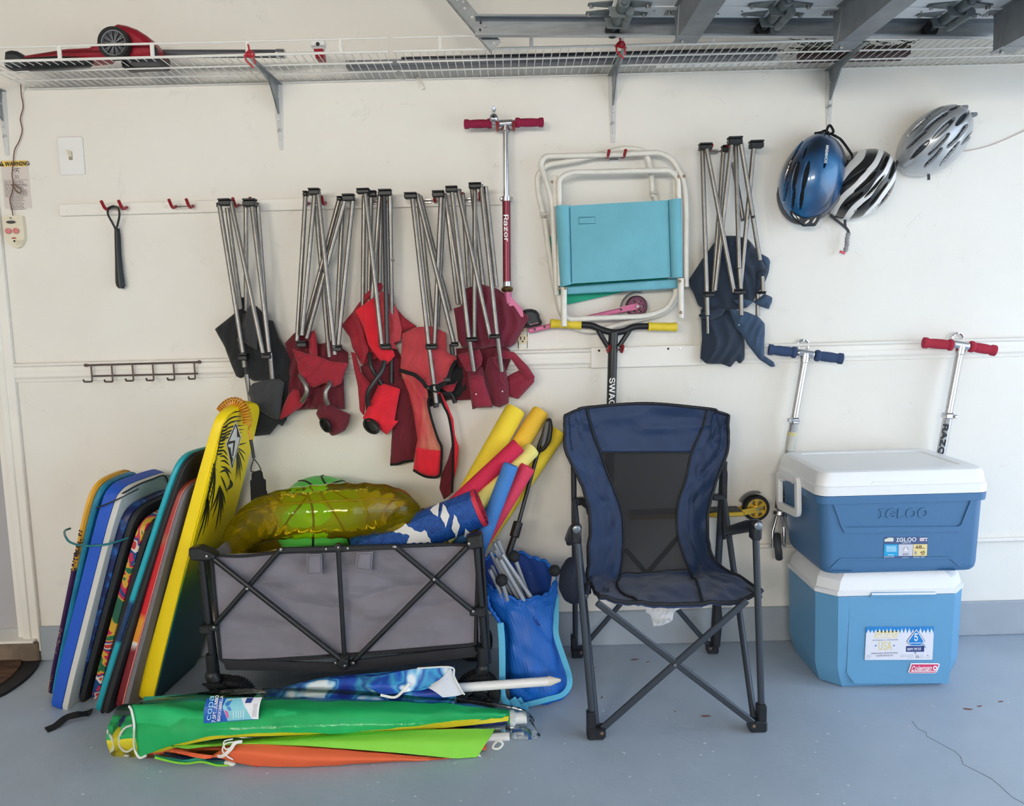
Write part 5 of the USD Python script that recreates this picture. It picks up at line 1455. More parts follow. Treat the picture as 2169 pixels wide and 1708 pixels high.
# black and white helmet behind it
hc2 = P(*hz_(1030,760,.075))
fr, bk = P(*hz_(640,1080,.075)), P(*hz_(1130,420,.07))
Rw = rot(unit(fr - bk) + np.array([0,.05,0]),(.30,-1,.12))
t = thing('bicycle_helmet', 'black and white striped bicycle helmet, half behind the blue one', 'helmet', hc2)
vw = [(.15,.30,.34,.075,.15),(.1,0,.36,.075,0),(.15,-.34,.34,.07,-.12),(-.5,.18,.26,.08,.1),(-.52,-.20,.24,.08,-.1),(.58,.18,.22,.06,.1),(.60,-.20,.22,.06,-.1),(.2,.64,.32,.055,.25),(.2,-.64,.32,.055,-.25)]
sh_, ve_, sp_, _ = helmet_shell(hc2 + [0,.03,0], Rw,.255,.20,.12, vw, tail=0.0)
wst = graph('black_white_striped_shell', {'g': ('texture_coordinate', {}), 'mp': ('mapping', {'rotation': (0.2, .93, 0.0)}), 'w': ('wave_texture', {'scale': 7.0, 'distortion': 3.0, 'detail': 1.0, 'detail_scale': 1.0, 'bands_direction': 'z'}),
      'r': ('rgb_ramp', {'ramp': [(0, tuple(lin((34,36,38)))),(.60, tuple(lin((34,36,38)))),(.62, tuple(lin((120,120,124)))),(.68, tuple(lin((226,226,226)))),(1, tuple(lin((232,232,232))))]}),
      'p': ('principled_bsdf', {'roughness': .3, 'coat_weight': .5})}, [('g.object', 'mp.vector'),('mp.vector', 'w.vector'),('w.fac', 'r.fac'),('r.color', 'p.base_color')])
part(t, 'shell', sh_, wst, smooth=40)
part(t, 'vents', ve_, M_VENT, smooth=40)
for pts in ([(655,1130),(720,1190),(790,1245),(850,1300),(870,1345)],[(830,1150),(826,1210),(830,1270),(858,1310),(872,1350)]):
  part(t, 'strap', strap(spline([P(*hz_(x, y,.03)) for x, y in pts],30),.0095,.002), M_STRAPH)
part(t, 'chin_pad', tube(spline([P(*hz_(x, y, .032)) for x, y in ((866, 1345), (850, 1420), (848, 1480), (828, 1560))], 20), np.array([.0075 + .0012 * math.sin(k * 1.6) for k in range(20)]), n=8), mat('grey_chin_pad', (150, 150, 152), rough=.8), smooth=60)
part(t, 'buckle', place(box((.020, .007, .009), (0, 0, 0), .002), P(*hz_(796, 1570, .032)), unit([1, 0, -.42]), (0, 1, 0), unit([.42, 0, 1])), mat('pink_red_buckle', (214, 92, 110), rough=.5))

# silver helmet
hs_ = Z(1880,200,7.505)
hc3 = P(*hs_(820,720,.08))
fr, bk = P(*hs_(330,1190,.08)), P(*hs_(1330,290,.075))
Rs = rot(unit(fr - bk),(-.42,-1,.02))
t = thing('bicycle_helmet', 'silver grey bicycle helmet hanging alone at the far right', 'helmet', hc3)
vsv = [(-.46,.16,.30,.11,.14),(-.62,-.34,.24,.10,-.1),(.04,-.02,.34,.11,.04),(-.02,-.40,.34,.11,-.14),(.34,.28,.30,.10,.12),(.66,-.06,.22,.11,0),(.55,.50,.22,.09,.2),(-.10,.50,.36,.10,.18),(.50,-.42,.26,.08,-.2),(.2,.76,.28,.06,.3),(-.40,.76,.3,.06,.1),(-.30,-.70,.3,.06,-.2),(.2,-.74,.3,.06,-.1)]
sh_, ve_, sp_, _ = helmet_shell(hc3 + [0,.035,0], Rs, np.linalg.norm(fr - bk) * 1.0,.185,.115, vsv, tail=.04, depthv=.014)
part(t, 'shell', sh_, glossy('silver_grey_shell', [(.35,(122,128,136)),(.65,(178,182,186))],5.0, coat=.5, metal=.35), smooth=40)
part(t, 'vents', ve_, mat('dark_grey_liner', (50,57,65), rough=.6), smooth=40)
for x, y in ((1200,215),(1345,330)):
  part(t, 'rear_tab', box((.022,.03,.012), P(*hs_(x, y,.09)),.003), mat('grey_tab', (112,118,124), rough=.5))
part(t, 'strap', strap(spline([P(*hs_(x, y,.035)) for x, y in ((255,1045),(190,1050),(150,1080),(125,1150),(100,1250),(60,1390))],30),.010,.002), M_STRAPH)
part(t, 'strap', strap([P(*hs_(650,1270,.03)), P(*hs_(655,1310,.03)), P(*hs_(655,1360,.03))],.010,.003), M_STRAPH)
part(t, 'red_tag', box((.012,.003,.006), P(*hs_(235,1105,.035)),.001), M_REDPL)

# ------------------------------------------------------------------ bodyboards in a row at the left
zB = Z(80,960,2.847)
OUTLINE = [(0,0),(.0,.02),(.0,.08),(.12,.0),(.60,.015),(.80,.045),(.93,.095),(1,.15),(1,.72),(.93,.80)]

class Board:
  """A bodyboard standing on its tail: origin at the front corner of the tail, u up along the front rail, v back towards the wall, w its thickness to the right."""

  def __init__(self, bottom, top, d_top, width, th, yaw=.10, taper=0.0):
    self.o = F(*bottom)
    n = P(top[0], top[1], d_top)
    self.L = np.linalg.norm(n - self.o)
    self.u = (n - self.o) / self.L
    self.v = unit(np.array([yaw,1.0,0]) - self.u * (self.u[1] + yaw * self.u[0]))
    self.w = np.cross(self.v, self.u)
    if self.w[0] < 0:
      self.w = -self.w
    self.width, self.th = min(width,-self.o[1] - .055), th
    self.taper = taper

  def at(self, a, b, c=0.0):
    return self.o + self.u * a * self.L + self.v * b * self.width + self.w * c

  def outline(self, nose=.42, shoulder=.92, tail=.06, k=2):
    """In metres (along u, along v), counter-clockwise."""
    L, w = self.L, self.width
    nw = (1 - nose) / 2
    e = shoulder
    p = [(0, tail * w),(0, w * (1 - tail)),(.05 * L, w),(.55 * L, w),(e * L, w * .99),(e * L + (1 - e) * L * .75, w * .90),(L, w * (1 - nw)),(L, w * nw),(e * L + (1 - e) * L * .75, w * .10),(e * L, w * .01),(.55 * L,0),(.05 * L,0)]
    q = np.array(p)
    return chaikin(q, k)

  def slab(self, ol, c0, c1, r=.006, inset=0.0):
    """A rounded slab of the outline between thicknesses c0 and c1."""
    pg = Polygon(ol)
    if inset:
      pg = pg.buffer(-inset)
    b = resample(np.array(pg.exterior.coords[:-1]),.02)
    if not Polygon(b).exterior.is_ccw:
      b = b[::-1]
    t_ = np.roll(b,-1,0) - np.roll(b,1,0)
    nn = np.c_[t_[:, 1],-t_[:, 0]] / np.maximum(np.linalg.norm(t_, axis=1, keepdims=True),1e-9)
    lay = [(c0,-r),(c0 + r * .3,-r * .3),(c0 + r,0),(c1 - r,0),(c1 - r * .3,-r * .3),(c1,-r)]
    V, n = [], len(b)
    for c, off in lay:
      q = b + nn * off
      V.append(self.o + q[:, :1] * self.u + q[:, 1:] * self.v + c * (1 - self.taper * q[:, :1] / self.L) * self.w)
    V = np.vstack(V)
    f = []
    for i in range(len(lay) - 1):
      for j in range(n):
        k = (j + 1) % n
        f.append((i * n + j, i * n + k,(i + 1) * n + k,(i + 1) * n + j))
    m = [TM(V, f)]
    for i, s in ((0,-1),(len(lay) - 1,1)):
      off = lay[i][1]
      q = b + nn * off
      pv, pf = trimesh.creation.triangulate_polygon(Polygon(q), engine='earcut')
      W3 = self.o + pv[:, :1] * self.u + pv[:, 1:] * self.v + lay[i][0] * (1 - self.taper * pv[:, :1] / self.L) * self.w
      m.append(TM(W3, pf if s > 0 else pf[:, ::-1]))
    g = join(m)
    g.merge_vertices()
    if g.volume < 0:
      g.invert()
    return g

  def patch(self, ol, a0, a1, c0, c1, grow=.0012):
    """The part of the outer rail between fractions a0 and a1 of the length, as a thin skin."""
    pg = Polygon(ol).buffer(grow).intersection(sbox(a0 * self.L,-1, a1 * self.L,2))
    return self.slab(np.array(pg.exterior.coords[:-1]), c0, c1,.004)

def two_tone(name, stops, axis, o, rough=.5, noise_amt=.0, scale=10.0, extra=None):
  """A board print: colour bands along the board (axis = a world direction from the point o, per metre)."""
  n = {'g': ('geometry', {}), 's': ('vector_math', {'math_type': 'subtract', 'vector2': tuple(o)}), 'd': ('vector_math', {'math_type': 'dot_product', 'vector2': tuple(axis)}),
         'n': ('noise_texture', {'scale': scale, 'detail': 2.0}), 'm': ('math', {'math_type': 'multiply_add', 'value2': noise_amt}),
         'r': ('rgb_ramp', {'ramp': [(p, tuple(lin(c))) for p, c in stops]}), 'p': ('principled_bsdf', {'roughness': rough})}
  L = [('g.position', 's.vector1'),('s.vector', 'd.vector1'),('g.position', 'n.vector'),('n.fac', 'm.value1'),('d.value', 'm.value3'),('m.value', 'r.fac'),('r.color', 'p.base_color')]
  return graph(name, n, L)

def board_thing(label, b):
  return thing('bodyboard', label, 'bodyboard', b.at(0,.5))

# yellow board
by = Board((283,1491),(456,864),.40,.44,.062,.10,.50)
ol = by.outline(nose=.30, shoulder=.945, tail=.05)
t = board_thing('yellow bodyboard printed with black palm fronds, leaning on the wagon', by)
M_YEL = mat('yellow_board_foam', (252,220,14), rough=.45)
part(t, 'core', by.slab(ol,-.001, by.th * .94,.010), M_YEL)
deck = two_tone('yellow_to_teal_print', [(0,(18,52,60)),(.28,(16,92,104)),(.40,(28,110,84)),(.46,(96,150,26)),(.56,(226,208,18)),(.66,(250,220,14)),(1,(252,222,14))], by.u / by.L, by.o, noise_amt=.03, scale=4)
dk = part(t, 'deck', by.slab(ol, by.th * .90, by.th,.003, inset=.006), deck)

def on_deck(board, polys, c, lift=.0006):
  """Flat print: polygons given in (fraction along, fraction across)."""
  ms = []
  for p in polys:
    q = np.array([(a * board.L, b * board.width) for a, b in p])
    pg = Polygon(q).buffer(0)
    for g in (pg.geoms if hasattr(pg, 'geoms') else [pg]):
      if g.is_empty or g.geom_type != 'Polygon':
        continue
      pv, pf = trimesh.creation.triangulate_polygon(g, engine='earcut')
      W3 = board.o + pv[:, :1] * board.u + pv[:, 1:] * board.v + (c * (1 - board.taper * pv[:, :1] / board.L) + lift) * board.w
      m = TM(W3, pf)
      if len(pf) and np.dot(np.cross(W3[pf[0][1]] - W3[pf[0][0]], W3[pf[0][2]] - W3[pf[0][0]]), board.w) < 0:
        m.invert()
      ms.append(m)
  return join(ms)

def deck_pt(x, y, board=by):
  """The board coordinates (fraction along, across) seen at picture point (x, y)."""
  r = ray(x, y)
  o = board.o + board.w * board.th
  u2 = board.u * board.L - board.w * board.th * board.taper
  q = np.linalg.solve(np.stack([u2, board.v * board.width,-r],1), CAM - o)
  return q[0], q[1]

zC = Z(400,820,4.744)
strokes = []

def fan(c, tips, w):
  for x, y in tips:
    strokes.append(((*c,),((c[0] + x) / 2 + (y - c[1]) * .04,(c[1] + y) / 2 - (x - c[0]) * .04),(x, y), w))

for y0, tipx, tipy in ((330,448,228),(368,530,240),(400,540,290),(432,552,335),(470,556,385),(505,560,425),(540,540,455),(575,470,500)):
  x0 = 350 - (y0 - 330) * .30
  strokes.append(((x0, y0),(x0 + (tipx - x0) * .45, y0 - (y0 - tipy) * .80),(tipx, tipy),17))
for y0 in range(400,700,34):
  x0 = 330 - (y0 - 400) * .20
  strokes.append(((x0, y0),(x0 + 28, y0 + 4),(x0 + 66, y0 - 8),22))
  strokes.append(((x0 + 8, y0 - 40),(x0 + 10, y0),(x0 - 6, y0 + 60),7))
for a_, b_, c_, w_ in (((305,650),(350,640),(385,690),18),((308,700),(350,695),(395,740),20),((312,745),(360,745),(408,790),20),((315,800),(370,815),(428,872),22),((310,860),(370,840),(412,930),26),((412,925),(425,985),(378,1042),34),((318,890),(350,960),(388,1075),18)):
  strokes.append((a_, b_, c_, w_))
fan((470,600),[(582,560),(575,680),(562,752),(536,852),(516,932),(492,920),(470,935)],13)
fan((308,985),[(366,1188),(342,1265),(308,1385),(264,1445),(232,1320),(218,1250),(250,1180)],15)
fan((262,760),[(175,1130),(185,1240),(205,1300),(150,1200),(225,1180)],11)
fan((190,1060),[(108,1380),(125,1425),(150,1440),(182,1415),(74,1560),(62,1600),(138,1500)],12)
for k in range(8):
  strokes.append(((290 - k * 12,700 + k * 55),(262 - k * 12,760 + k * 55),(232 - k * 8,830 + k * 50),9))
  strokes.append(((225 - k * 6,740 + k * 50),(250 - k * 8,790 + k * 50),(285 - k * 9,850 + k * 45),6))
for k in range(12):
  strokes.append(((90 + 26 * k,1900 + 40 * (k % 3)),(120 + 20 * k,1780),(110 + 30 * k,1650 + 50 * (k % 2)),20))
fr = []
ins = Polygon(np.array(ol) / [by.L, by.width]).buffer(-.006)
for a_, b_, c_, w_ in strokes:
  q = spline([a_, b_, c_],9)
  tg_ = np.gradient(q, axis=0)
  nn = np.c_[-tg_[:, 1], tg_[:, 0]] / np.linalg.norm(tg_, axis=1, keepdims=True)
  ww = (np.sin(np.pi * (np.arange(9) + .3) / 8.6) * w_ * .5)[:, None]
  pg = Polygon([deck_pt(*zC(*p)) for p in np.vstack([q + nn * ww,(q - nn * ww)[::-1]])]).buffer(0).intersection(ins)
  if pg.geom_type == 'Polygon' and not pg.is_empty:
    fr.append(np.array(pg.exterior.coords[:-1]))
part(dk, 'palm_print', on_deck(by, fr, by.th), mat('black_green_ink', (34, 42, 22), rough=.5), smooth=False, kind='stuff')
dm = [(470,340),(525,500),(430,850),(370,570)]
cdm = np.mean(dm,0)

def logo(name, pts, m, lift):
  part(dk, name, on_deck(by,[[deck_pt(*zC(*p)) for p in q] for q in pts], by.th, lift), m, smooth=False)

logo('diamond_logo_edge', [dm], mat('logo_white', (236,234,226), rough=.5),.0010)
logo('diamond_logo_rim', [[tuple(cdm + (np.array(q) - cdm) * .90) for q in dm]], mat('logo_black', (24,20,26), rough=.5),.0013)
logo('diamond_logo', [[tuple(cdm + (np.array(q) - cdm) * .78) for q in dm]], mat('logo_white', ()),.0016)
logo('diamond_logo_mark', [[(462, 400), (400, 545), (462, 535), (440, 700), (430, 690), (442, 560), (384, 578)], [(388, 605), (425, 790), (440, 720), (428, 700), (412, 605)], [(476, 380), (510, 500), (480, 505)]], mat('logo_black', ()), .0019)
# coiled leash
M_COIL = mat('amber_coil', (236,160,44), rough=.3, transmission_weight=.2)
path = spline([P(*zC(x, y, d)) for x, y, d in ((318,250,.30),(350,205,.30),(400,165,.30),(460,150,.29),(520,170,.29),(565,225,.29),(585,300,.29),(592,372,.29))],14 * 24)
fwd = np.gradient(path, axis=0)
fwd /= np.linalg.norm(fwd, axis=1, keepdims=True)
coil = []
nturn = 19
for k in range(len(path)):
  a_ = 2 * np.pi * nturn * k / len(path)
  n1 = unit(np.cross(fwd[k],(0,1,0)))
  coil.append(path[k] + .0135 * (math.cos(a_) * n1 + math.sin(a_) * np.array([0,1.0,0])))
ls = part(t, 'coiled_leash', tube(np.array(coil),.0026, n=7), M_COIL, smooth=60)
part(ls, 'leash_tail', tube(spline([coil[-1], P(*zC(600,430,.28)), P(*zC(615,490,.28)), P(*zC(624,540,.28))],20),.003, n=8), M_COIL, smooth=60)
part(ls, 'leash_sleeve', tube(spline([P(*zC(622,530,.28)), P(*zC(638,620,.28)), P(*zC(652,715,.28))],16),.0052, n=10), M_BLACKPL)
part(ls, 'leash_ring', tube(fillet([P(*zC(652,720,.28)), P(*zC(628,795,.28)), P(*zC(622,848,.28)), P(*zC(665,855,.28)), P(*zC(728,835,.28)), P(*zC(700,780,.28)), P(*zC(656,725,.28))],.004),.0018, n=6), M_BLACKPL)
part(ls, 'leash_cuff', slab([zC(*q) for q in ((632,860),(720,840),(735,845),(748,925),(772,930),(775,1045),(785,1050),(782,1200),(640,1200),(628,1190),(618,935),(632,930))],.28,.012,.003), M_BLACKCLOTH)

# red and grey board
bf = Board((236,1511),(374,1023),.40,.42,.042,.10,.30)
ol = bf.outline(nose=.55, shoulder=.945)
t = board_thing('bodyboard with a red and orange rail and a grey deck, second from the wagon', bf)
railm = two_tone('red_orange_rail', [(0,(112,26,34)),(.30,(124,28,36)),(.335,(226,222,214)),(.345,(222,140,40)),(.44,(226,150,40)),(.47,(206,24,34)),(.74,(204,28,38)),(.78,(170,96,74)),(.82,(176,44,44)),(1,(150,60,40))], bf.u / bf.L, bf.o, noise_amt=.04, scale=14)
part(t, 'core', bf.slab(ol,0, bf.th * .55,.006), railm)
part(t, 'rail_edge', bf.slab(ol, bf.th * .52, bf.th * .64,.002), mat('salmon_piping', (214,128,120), rough=.6))
part(t, 'deck', bf.slab(ol, bf.th * .62, bf.th,.004, inset=.002), mat('grey_deck_foam', (118,114,118), rough=.7, bump=.2, bscale=120))

# teal and black board
be = Board((190,1519),(372,958),.40,.44,.046,.10,.22)
ol = be.outline(nose=.55, shoulder=.94)
t = board_thing('tall bodyboard with a shiny teal rail and a black deck', be)
railm = two_tone('teal_navy_rail', [(0,(26,150,168)),(.315,(30,158,176)),(.325,(22,50,92)),(.455,(20,62,104)),(.475,(34,164,182)),(1,(36,172,188))], be.u / be.L, be.o, rough=.35, noise_amt=.05, scale=7)
part(t, 'core', be.slab(ol,0, be.th * .55,.010), railm, smooth=50)
part(t, 'deck', be.slab(ol, be.th * .55, be.th,.006, inset=.001), mat('black_deck_nylon', (36,37,40), rough=.7, bump=.3, bscale=300))
zp = []
bpath = np.array([by_ for by_ in ol])
ring = resample(bpath,.012)
part(t, 'zip', tube(np.array([be.o + q[0] * be.u + q[1] * be.v + be.w * be.th * .555 for q in ring]),.0028, n=6, closed=True), mat('dark_zip', (42,46,50), rough=.6, metal=.2))
part(t, 'wrist_strap', strap(spline([be.at(.02,.0,.0), F(185,1512,.012), F(165,1514,.020), F(140,1521,.014), F(118,1538,.006), F(98,1547,.004)],40),.030,.004, facing=(0,-.3,1)), M_BLACKCLOTH)

# multicoloured board, mostly hidden
bd = Board((186,1488),(291,1100),.385,.42,.045)
ol = bd.outline(nose=.55, shoulder=.93)
t = board_thing('bodyboard with a bright many-coloured rail, half hidden by the teal one', bd)
multi = graph('many_coloured_print', {'g': ('geometry', {}), 'v': ('noise_texture', {'scale': 9.0, 'detail': 1.0, 'distortion': 1.6}),
  'r': ('rgb_ramp', {'interpolate': False, 'ramp': [(0, tuple(lin((36,96,74)))),(.36, tuple(lin((40,110,70)))),(.42, tuple(lin((214,168,50)))),(.48, tuple(lin((196,36,80)))),(.55, tuple(lin((26,70,130)))),(.62, tuple(lin((224,214,200)))),(.68, tuple(lin((196,60,60))))]}),
  'p': ('principled_bsdf', {'roughness': .45})}, [('g.position', 'v.vector'),('v.fac', 'r.fac'),('r.color', 'p.base_color')])
part(t, 'core', bd.slab(ol,0, bd.th * .6,.008), multi)
part(t, 'deck', bd.slab(ol, bd.th * .6, bd.th,.005), mat('black_deck_nylon', ()))

# dark galaxy blue board
bg = Board((143,1491),(257,1072),.385,.42,.048)
ol = bg.outline(nose=.55, shoulder=.93)
t = board_thing('dark blue mottled bodyboard between the royal blue one and the many-coloured one', bg)
gal = graph('mottled_blue_print', {'g': ('geometry', {}), 'v': ('noise_texture', {'scale': 14.0, 'detail': 4.0, 'roughness': .7}),
  'r': ('rgb_ramp', {'ramp': [(0, tuple(lin((14,24,58)))),(.52, tuple(lin((18,34,84)))),(.64, tuple(lin((40,104,178)))),(.72, tuple(lin((96,160,214))))]}),
  'p': ('principled_bsdf', {'roughness': .45})}, [('g.position', 'v.vector'),('v.fac', 'r.fac'),('r.color', 'p.base_color')])
part(t, 'core', bg.slab(ol,0, bg.th * .6,.010), gal)
part(t, 'deck', bg.slab(ol, bg.th * .6, bg.th,.006), mat('black_deck_nylon', ()))

# royal blue board with pale deck
bb = Board((101,1507),(221,1026),.40,.42,.058)
ol = bb.outline(nose=.55, shoulder=.95, k=1)
t = board_thing('royal blue bodyboard with a pale grey deck and a thin black cord', bb)
part(t, 'core', bb.slab(ol,0, bb.th * .66,.004), mat('royal_blue_foam', (28,84,190), rough=.6, bump=.2, bscale=90))
part(t, 'deck', bb.slab(ol, bb.th * .66, bb.th,.004), mat('pale_grey_foam', (206,204,198), rough=.65))
zq = lambda x, y, d: P(*zB(x, y, d))
part(t, 'cord', tube(spline([zq(352,332,.405), zq(420,306,.41), zq(500,270,.41), zq(560,240,.40), zq(606,216,.37)],40),.0022, n=6), M_BLACKPL)
part(t, 'edge_cord', tube(spline([bb.at(.985,.02, bb.th + .002), bb.at(1.0,.27, bb.th + .002), bb.at(1.002,.5, bb.th + .002), bb.at(1.0,.72, bb.th + .003), bb.at(.95,.86, bb.th + .003)],30),.0026, n=6), M_BLACKPL)

# purple, gold and teal board
ba = Board((94,1480),(184,1021),.36,.42,.028,.10,-.6)
ol = ba.outline(nose=.50, shoulder=.90)
t = board_thing('leftmost bodyboard, purple and gold with a teal deck and teal cord', ba)
rl = two_tone('purple_gold_rail', [(0,(58,24,74)),(.615,(64,28,80)),(.635,(226,170,62)),(.80,(228,170,56)),(1,(232,172,50))], ba.u / ba.L, ba.o, rough=.4, noise_amt=.02, scale=30)
part(t, 'core', ba.slab(ol,0, ba.th * .5,.010), rl, smooth=50)
part(t, 'deck', ba.slab(ol, ba.th * .5, ba.th,.008), mat('teal_shiny_fabric', (36,136,172), rough=.35, var=.25, vscale=8), smooth=50)
sp, sd = [],[]
r2 = np.random.default_rng(8)
for k in range(46):
  s = r2.uniform(.60,.79)
  c = r2.uniform(.004, ba.th * .45)
  ctr = ba.o + ba.u * s * ba.L - ba.v * .0006 + ba.w * c * (1 + .6 * s)
  sp.append(lathe([(0,0),(r2.uniform(.0022,.0042),0),(.002,.0012),(0,.0014)], ctr,-ba.v,8))
for k in range(70):
  s = r2.choice([r2.uniform(.22,.34), r2.uniform(.02,.12)])
  c = r2.uniform(.004, ba.th * .45)
  sd.append(lathe([(0,0),(.0013,0),(.001,.0010),(0,.0012)], ba.o + ba.u * s * ba.L - ba.v * .0006 + ba.w * c * (1 + .6 * s),-ba.v,6))
part(t, 'leopard_spots', sp, mat('leopard_brown', (58, 36, 34), rough=.5), kind='stuff')
part(t, 'pale_dots', sd, mat('pale_dot_print', (206, 170, 128), rough=.5), kind='stuff')
part(t, 'cord', tube(spline([zq(195, 455, .30), zq(163, 470, .34), zq(168, 505, .40), zq(200, 540, .425), zq(280, 560, .44), zq(380, 556, .44), zq(460, 540, .42), zq(545, 512, .38)], 60), .0034, n=8), mat('teal_cord', (28, 112, 120), rough=.35), smooth=60)

# ------------------------------------------------------------------ folding wagon
zW = Z(380,820,2.5116)
WF, WBK = .475,.065                                   # front and back of the wagon, metres from the wall
M_GREYCAN = mat('grey_wagon_canvas', (128,124,134), rough=.8, var=.06, vscale=10, weave=800)
M_BLKCAN = mat('black_wagon_canvas', (38,38,42), rough=.85)
t = thing('folding_wagon', 'grey canvas folding wagon with a black steel frame, full of beach things', 'wagon', P(*zW(850,1600, WF)))
wg = t
g_ = lambda x, y, d=WF: P(*zW(x, y, d))
tl_, tr_, bl_, br_ = g_(170,895), g_(1590,845), g_(215,1465), g_(1580,1370)
TZ = .5 * (tl_[2] + tr_[2])

def canvas_panel(c4, n=40, sag=.03, seed=0, dirn=(0,1,0), th=.003, folds=.006):
  a, b, c, d = [np.asarray(p, float) for p in c4]
  u, v = np.meshgrid(np.linspace(0,1, n), np.linspace(0,1, n))
  p = (1 - v)[..., None] * ((1 - u)[..., None] * a + u[..., None] * b) + v[..., None] * ((1 - u)[..., None] * d + u[..., None] * c)
  q = np.stack([u * 3, v * 3, u * 0 + seed],-1)
  dd = sag * np.sin(np.pi * u) * np.sin(np.pi * v ** .8)
  # creases that run down from the upper corners
  w1 = np.abs(np.sin(7 * (v * 1.2 - u) + 2.2 * fbm(q,2, seed)))
  w2 = np.abs(np.sin(7 * (v * 1.2 + u) + 2.2 * fbm(q + 5,2, seed + 1)))
  fade = np.sin(np.pi * u) ** .5 * np.sin(np.pi * np.clip(v,0,1)) ** .5
  dd = dd + fade * folds * ((1 - w1) * (1 - u) + (1 - w2) * u) * 1.6 + fade * folds * (fbm(q * 2.5,3, seed + 2) - .5) * 2
  p = p + dd[..., None] * np.asarray(dirn, float)
  m = p.reshape(-1,3)
  f = [(i * n + j,(i + 1) * n + j,(i + 1) * n + j + 1, i * n + j + 1) for i in range(n - 1) for j in range(n - 1)]
  N = n * n
  rim = list(range(n)) + [i * n + n - 1 for i in range(1, n)] + [(n - 1) * n + j for j in range(n - 2,-1,-1)] + [i * n for i in range(n - 2,0,-1)]
  sd = [(rim[k], rim[(k + 1) % len(rim)], rim[(k + 1) % len(rim)] + N, rim[k] + N) for k in range(len(rim))]
  return TM(np.vstack([m, m + np.asarray(dirn, float) * th]), f + [tuple(N + i for i in q[::-1]) for q in f] + sd)

dW = WF - .012
cp_ = lambda x, y: P(*zW(x, y, dW))
part(t, 'front_panel', canvas_panel([cp_(172,893), cp_(1590,843), cp_(1575,1368), cp_(222,1462)],60,.02,1, folds=.013), M_GREYCAN, smooth=60)
# binding along the lower and side edges
part(t, 'panel_binding', tube(resample(np.array([cp_(172,895) - [0,.004,0], cp_(222,1462) - [0,.004,0], cp_(700,1440) - [0,.004,0], cp_(1575,1368) - [0,.004,0], cp_(1590,845) - [0,.004,0]]),.02, closed=False),.0055, n=6), M_BLKCAN)
xl, xr_ = cp_(180,1000)[0], cp_(1585,1000)[0]
zb_ = br_[2]
yf, yk = -dW + .004,-WBK
part(t, 'back_panel', canvas_panel([(xr_, yk, TZ + .02),(xl, yk, TZ + .02),(xl, yk, zb_ - .02),(xr_, yk, zb_ - .02)],30,.01,4,(0,-1,0)), M_BLKCAN, smooth=60)
part(t, 'side_panel', canvas_panel([(xl, yk, TZ),(xl, yf, TZ),(xl, yf, zb_ - .02),(xl, yk, zb_ - .02)],30,.015,5,(1,0,0)), M_GREYCAN, smooth=60)
part(t, 'side_panel', canvas_panel([(xr_, yf, TZ),(xr_, yk, TZ),(xr_, yk, zb_),(xr_, yf, zb_)],30,.015,6,(-1,0,0)), M_GREYCAN, smooth=60)
part(t, 'bottom_panel', bx(xl, xr_, yf, yk, zb_ - .03, zb_ - .018,.004), M_BLKCAN)
part(t, 'hanging_flap', cloth([(472,1398, dW + .01),(700,1405, dW + .008),(1005,1370, dW + .01),(1008,1392, dW + .012),(720,1425, dW + .01),(478,1420, dW + .012)], puff=.004, edge=.02, smooth=0, seed=3), M_BLKCAN, smooth=60)
# frame
fz = WF + .002
tb = lambda p, q, r=.0068, d0=fz, d1=fz: cyl(P(*zW(*p, d0)), P(*zW(*q, d1)), r,12)
part(t, 'corner_post', cyl(g_(115,900), g_(185,1530),.0095,14), M_BLACKTUBE, smooth=60)
part(t, 'corner_post', cyl(g_(135,1000, WF - .015), g_(205,1530, WF - .015),.0065,14), M_BLACKTUBE, smooth=60)
part(t, 'corner_post', cyl(g_(1580,850), g_(1632,1470),.0095,14), M_BLACKTUBE, smooth=60)
part(t, 'corner_post', cyl(g_(1610,850, WF - .02), g_(1650,1470, WF - .02),.0065,14), M_BLACKTUBE, smooth=60)
pbl = P(540,1072, WBK)
part(t, 'corner_post', cyl((xl + .01, yk - .012, TZ + .05),(xl + .02, yk - .012,.12),.0095,12), M_BLACKTUBE, smooth=60)
part(t, 'corner_post', cyl((xr_ - .01, yk - .012, TZ + .04),(xr_ - .01, yk - .012,.12),.0095,12), M_BLACKTUBE, smooth=60)
for p, q, d in (((170,905),(895,1478),.006),((535,868),(195,1260),-.006),((1148,850),(1562,1195),.006),((1545,838),(918,1470),-.006)):
  part(t, 'cross_bar', cyl(P(*zW(*p, fz + d + .006)), P(*zW(*q, fz + d + .006)),.0082,12), M_BLACKTUBE, smooth=60)
part(t, 'centre_post', cyl(g_(845,870, fz + .004), g_(880,1470, fz + .004),.0072,12), M_BLACKTUBE, smooth=60)
# flat top links
for p, q in (((530,868),(845,860)),((845,860),(1150,850))):
  A, B2 = P(*zW(*p, fz + .012)), P(*zW(*q, fz + .012))
  part(t, 'top_link', place(box((np.linalg.norm(B2 - A),.006,.017),(0,0,0),.003),(A + B2) / 2, unit(B2 - A),(0,1,0), np.cross(unit(B2 - A),(0,1,0))), M_BLACKPL)
  rr = [(A * (1 - k) + B2 * k) for k in (.03,.80 if p[0] == 530 else .17,.97)]
  part(t, 'rivets', [lathe([(0,0),(.0042,0),(.0034,.002),(0,.003)], c_ + [0,-.003,0],(0,-1,0),10) for c_ in rr], M_SCREW)
part(t, 'top_hem', tube(resample(spline([cp_(172,893) - [0,.002,0], cp_(330,900) - [0,.002,0], cp_(540,880) - [0,.002,0], cp_(845,870) - [0,.002,0], cp_(1150,848) - [0,.002,0], cp_(1400,838) - [0,.002,0], cp_(1590,843) - [0,.002,0]],60),.02, closed=False),.005, n=6), M_BLKCAN)
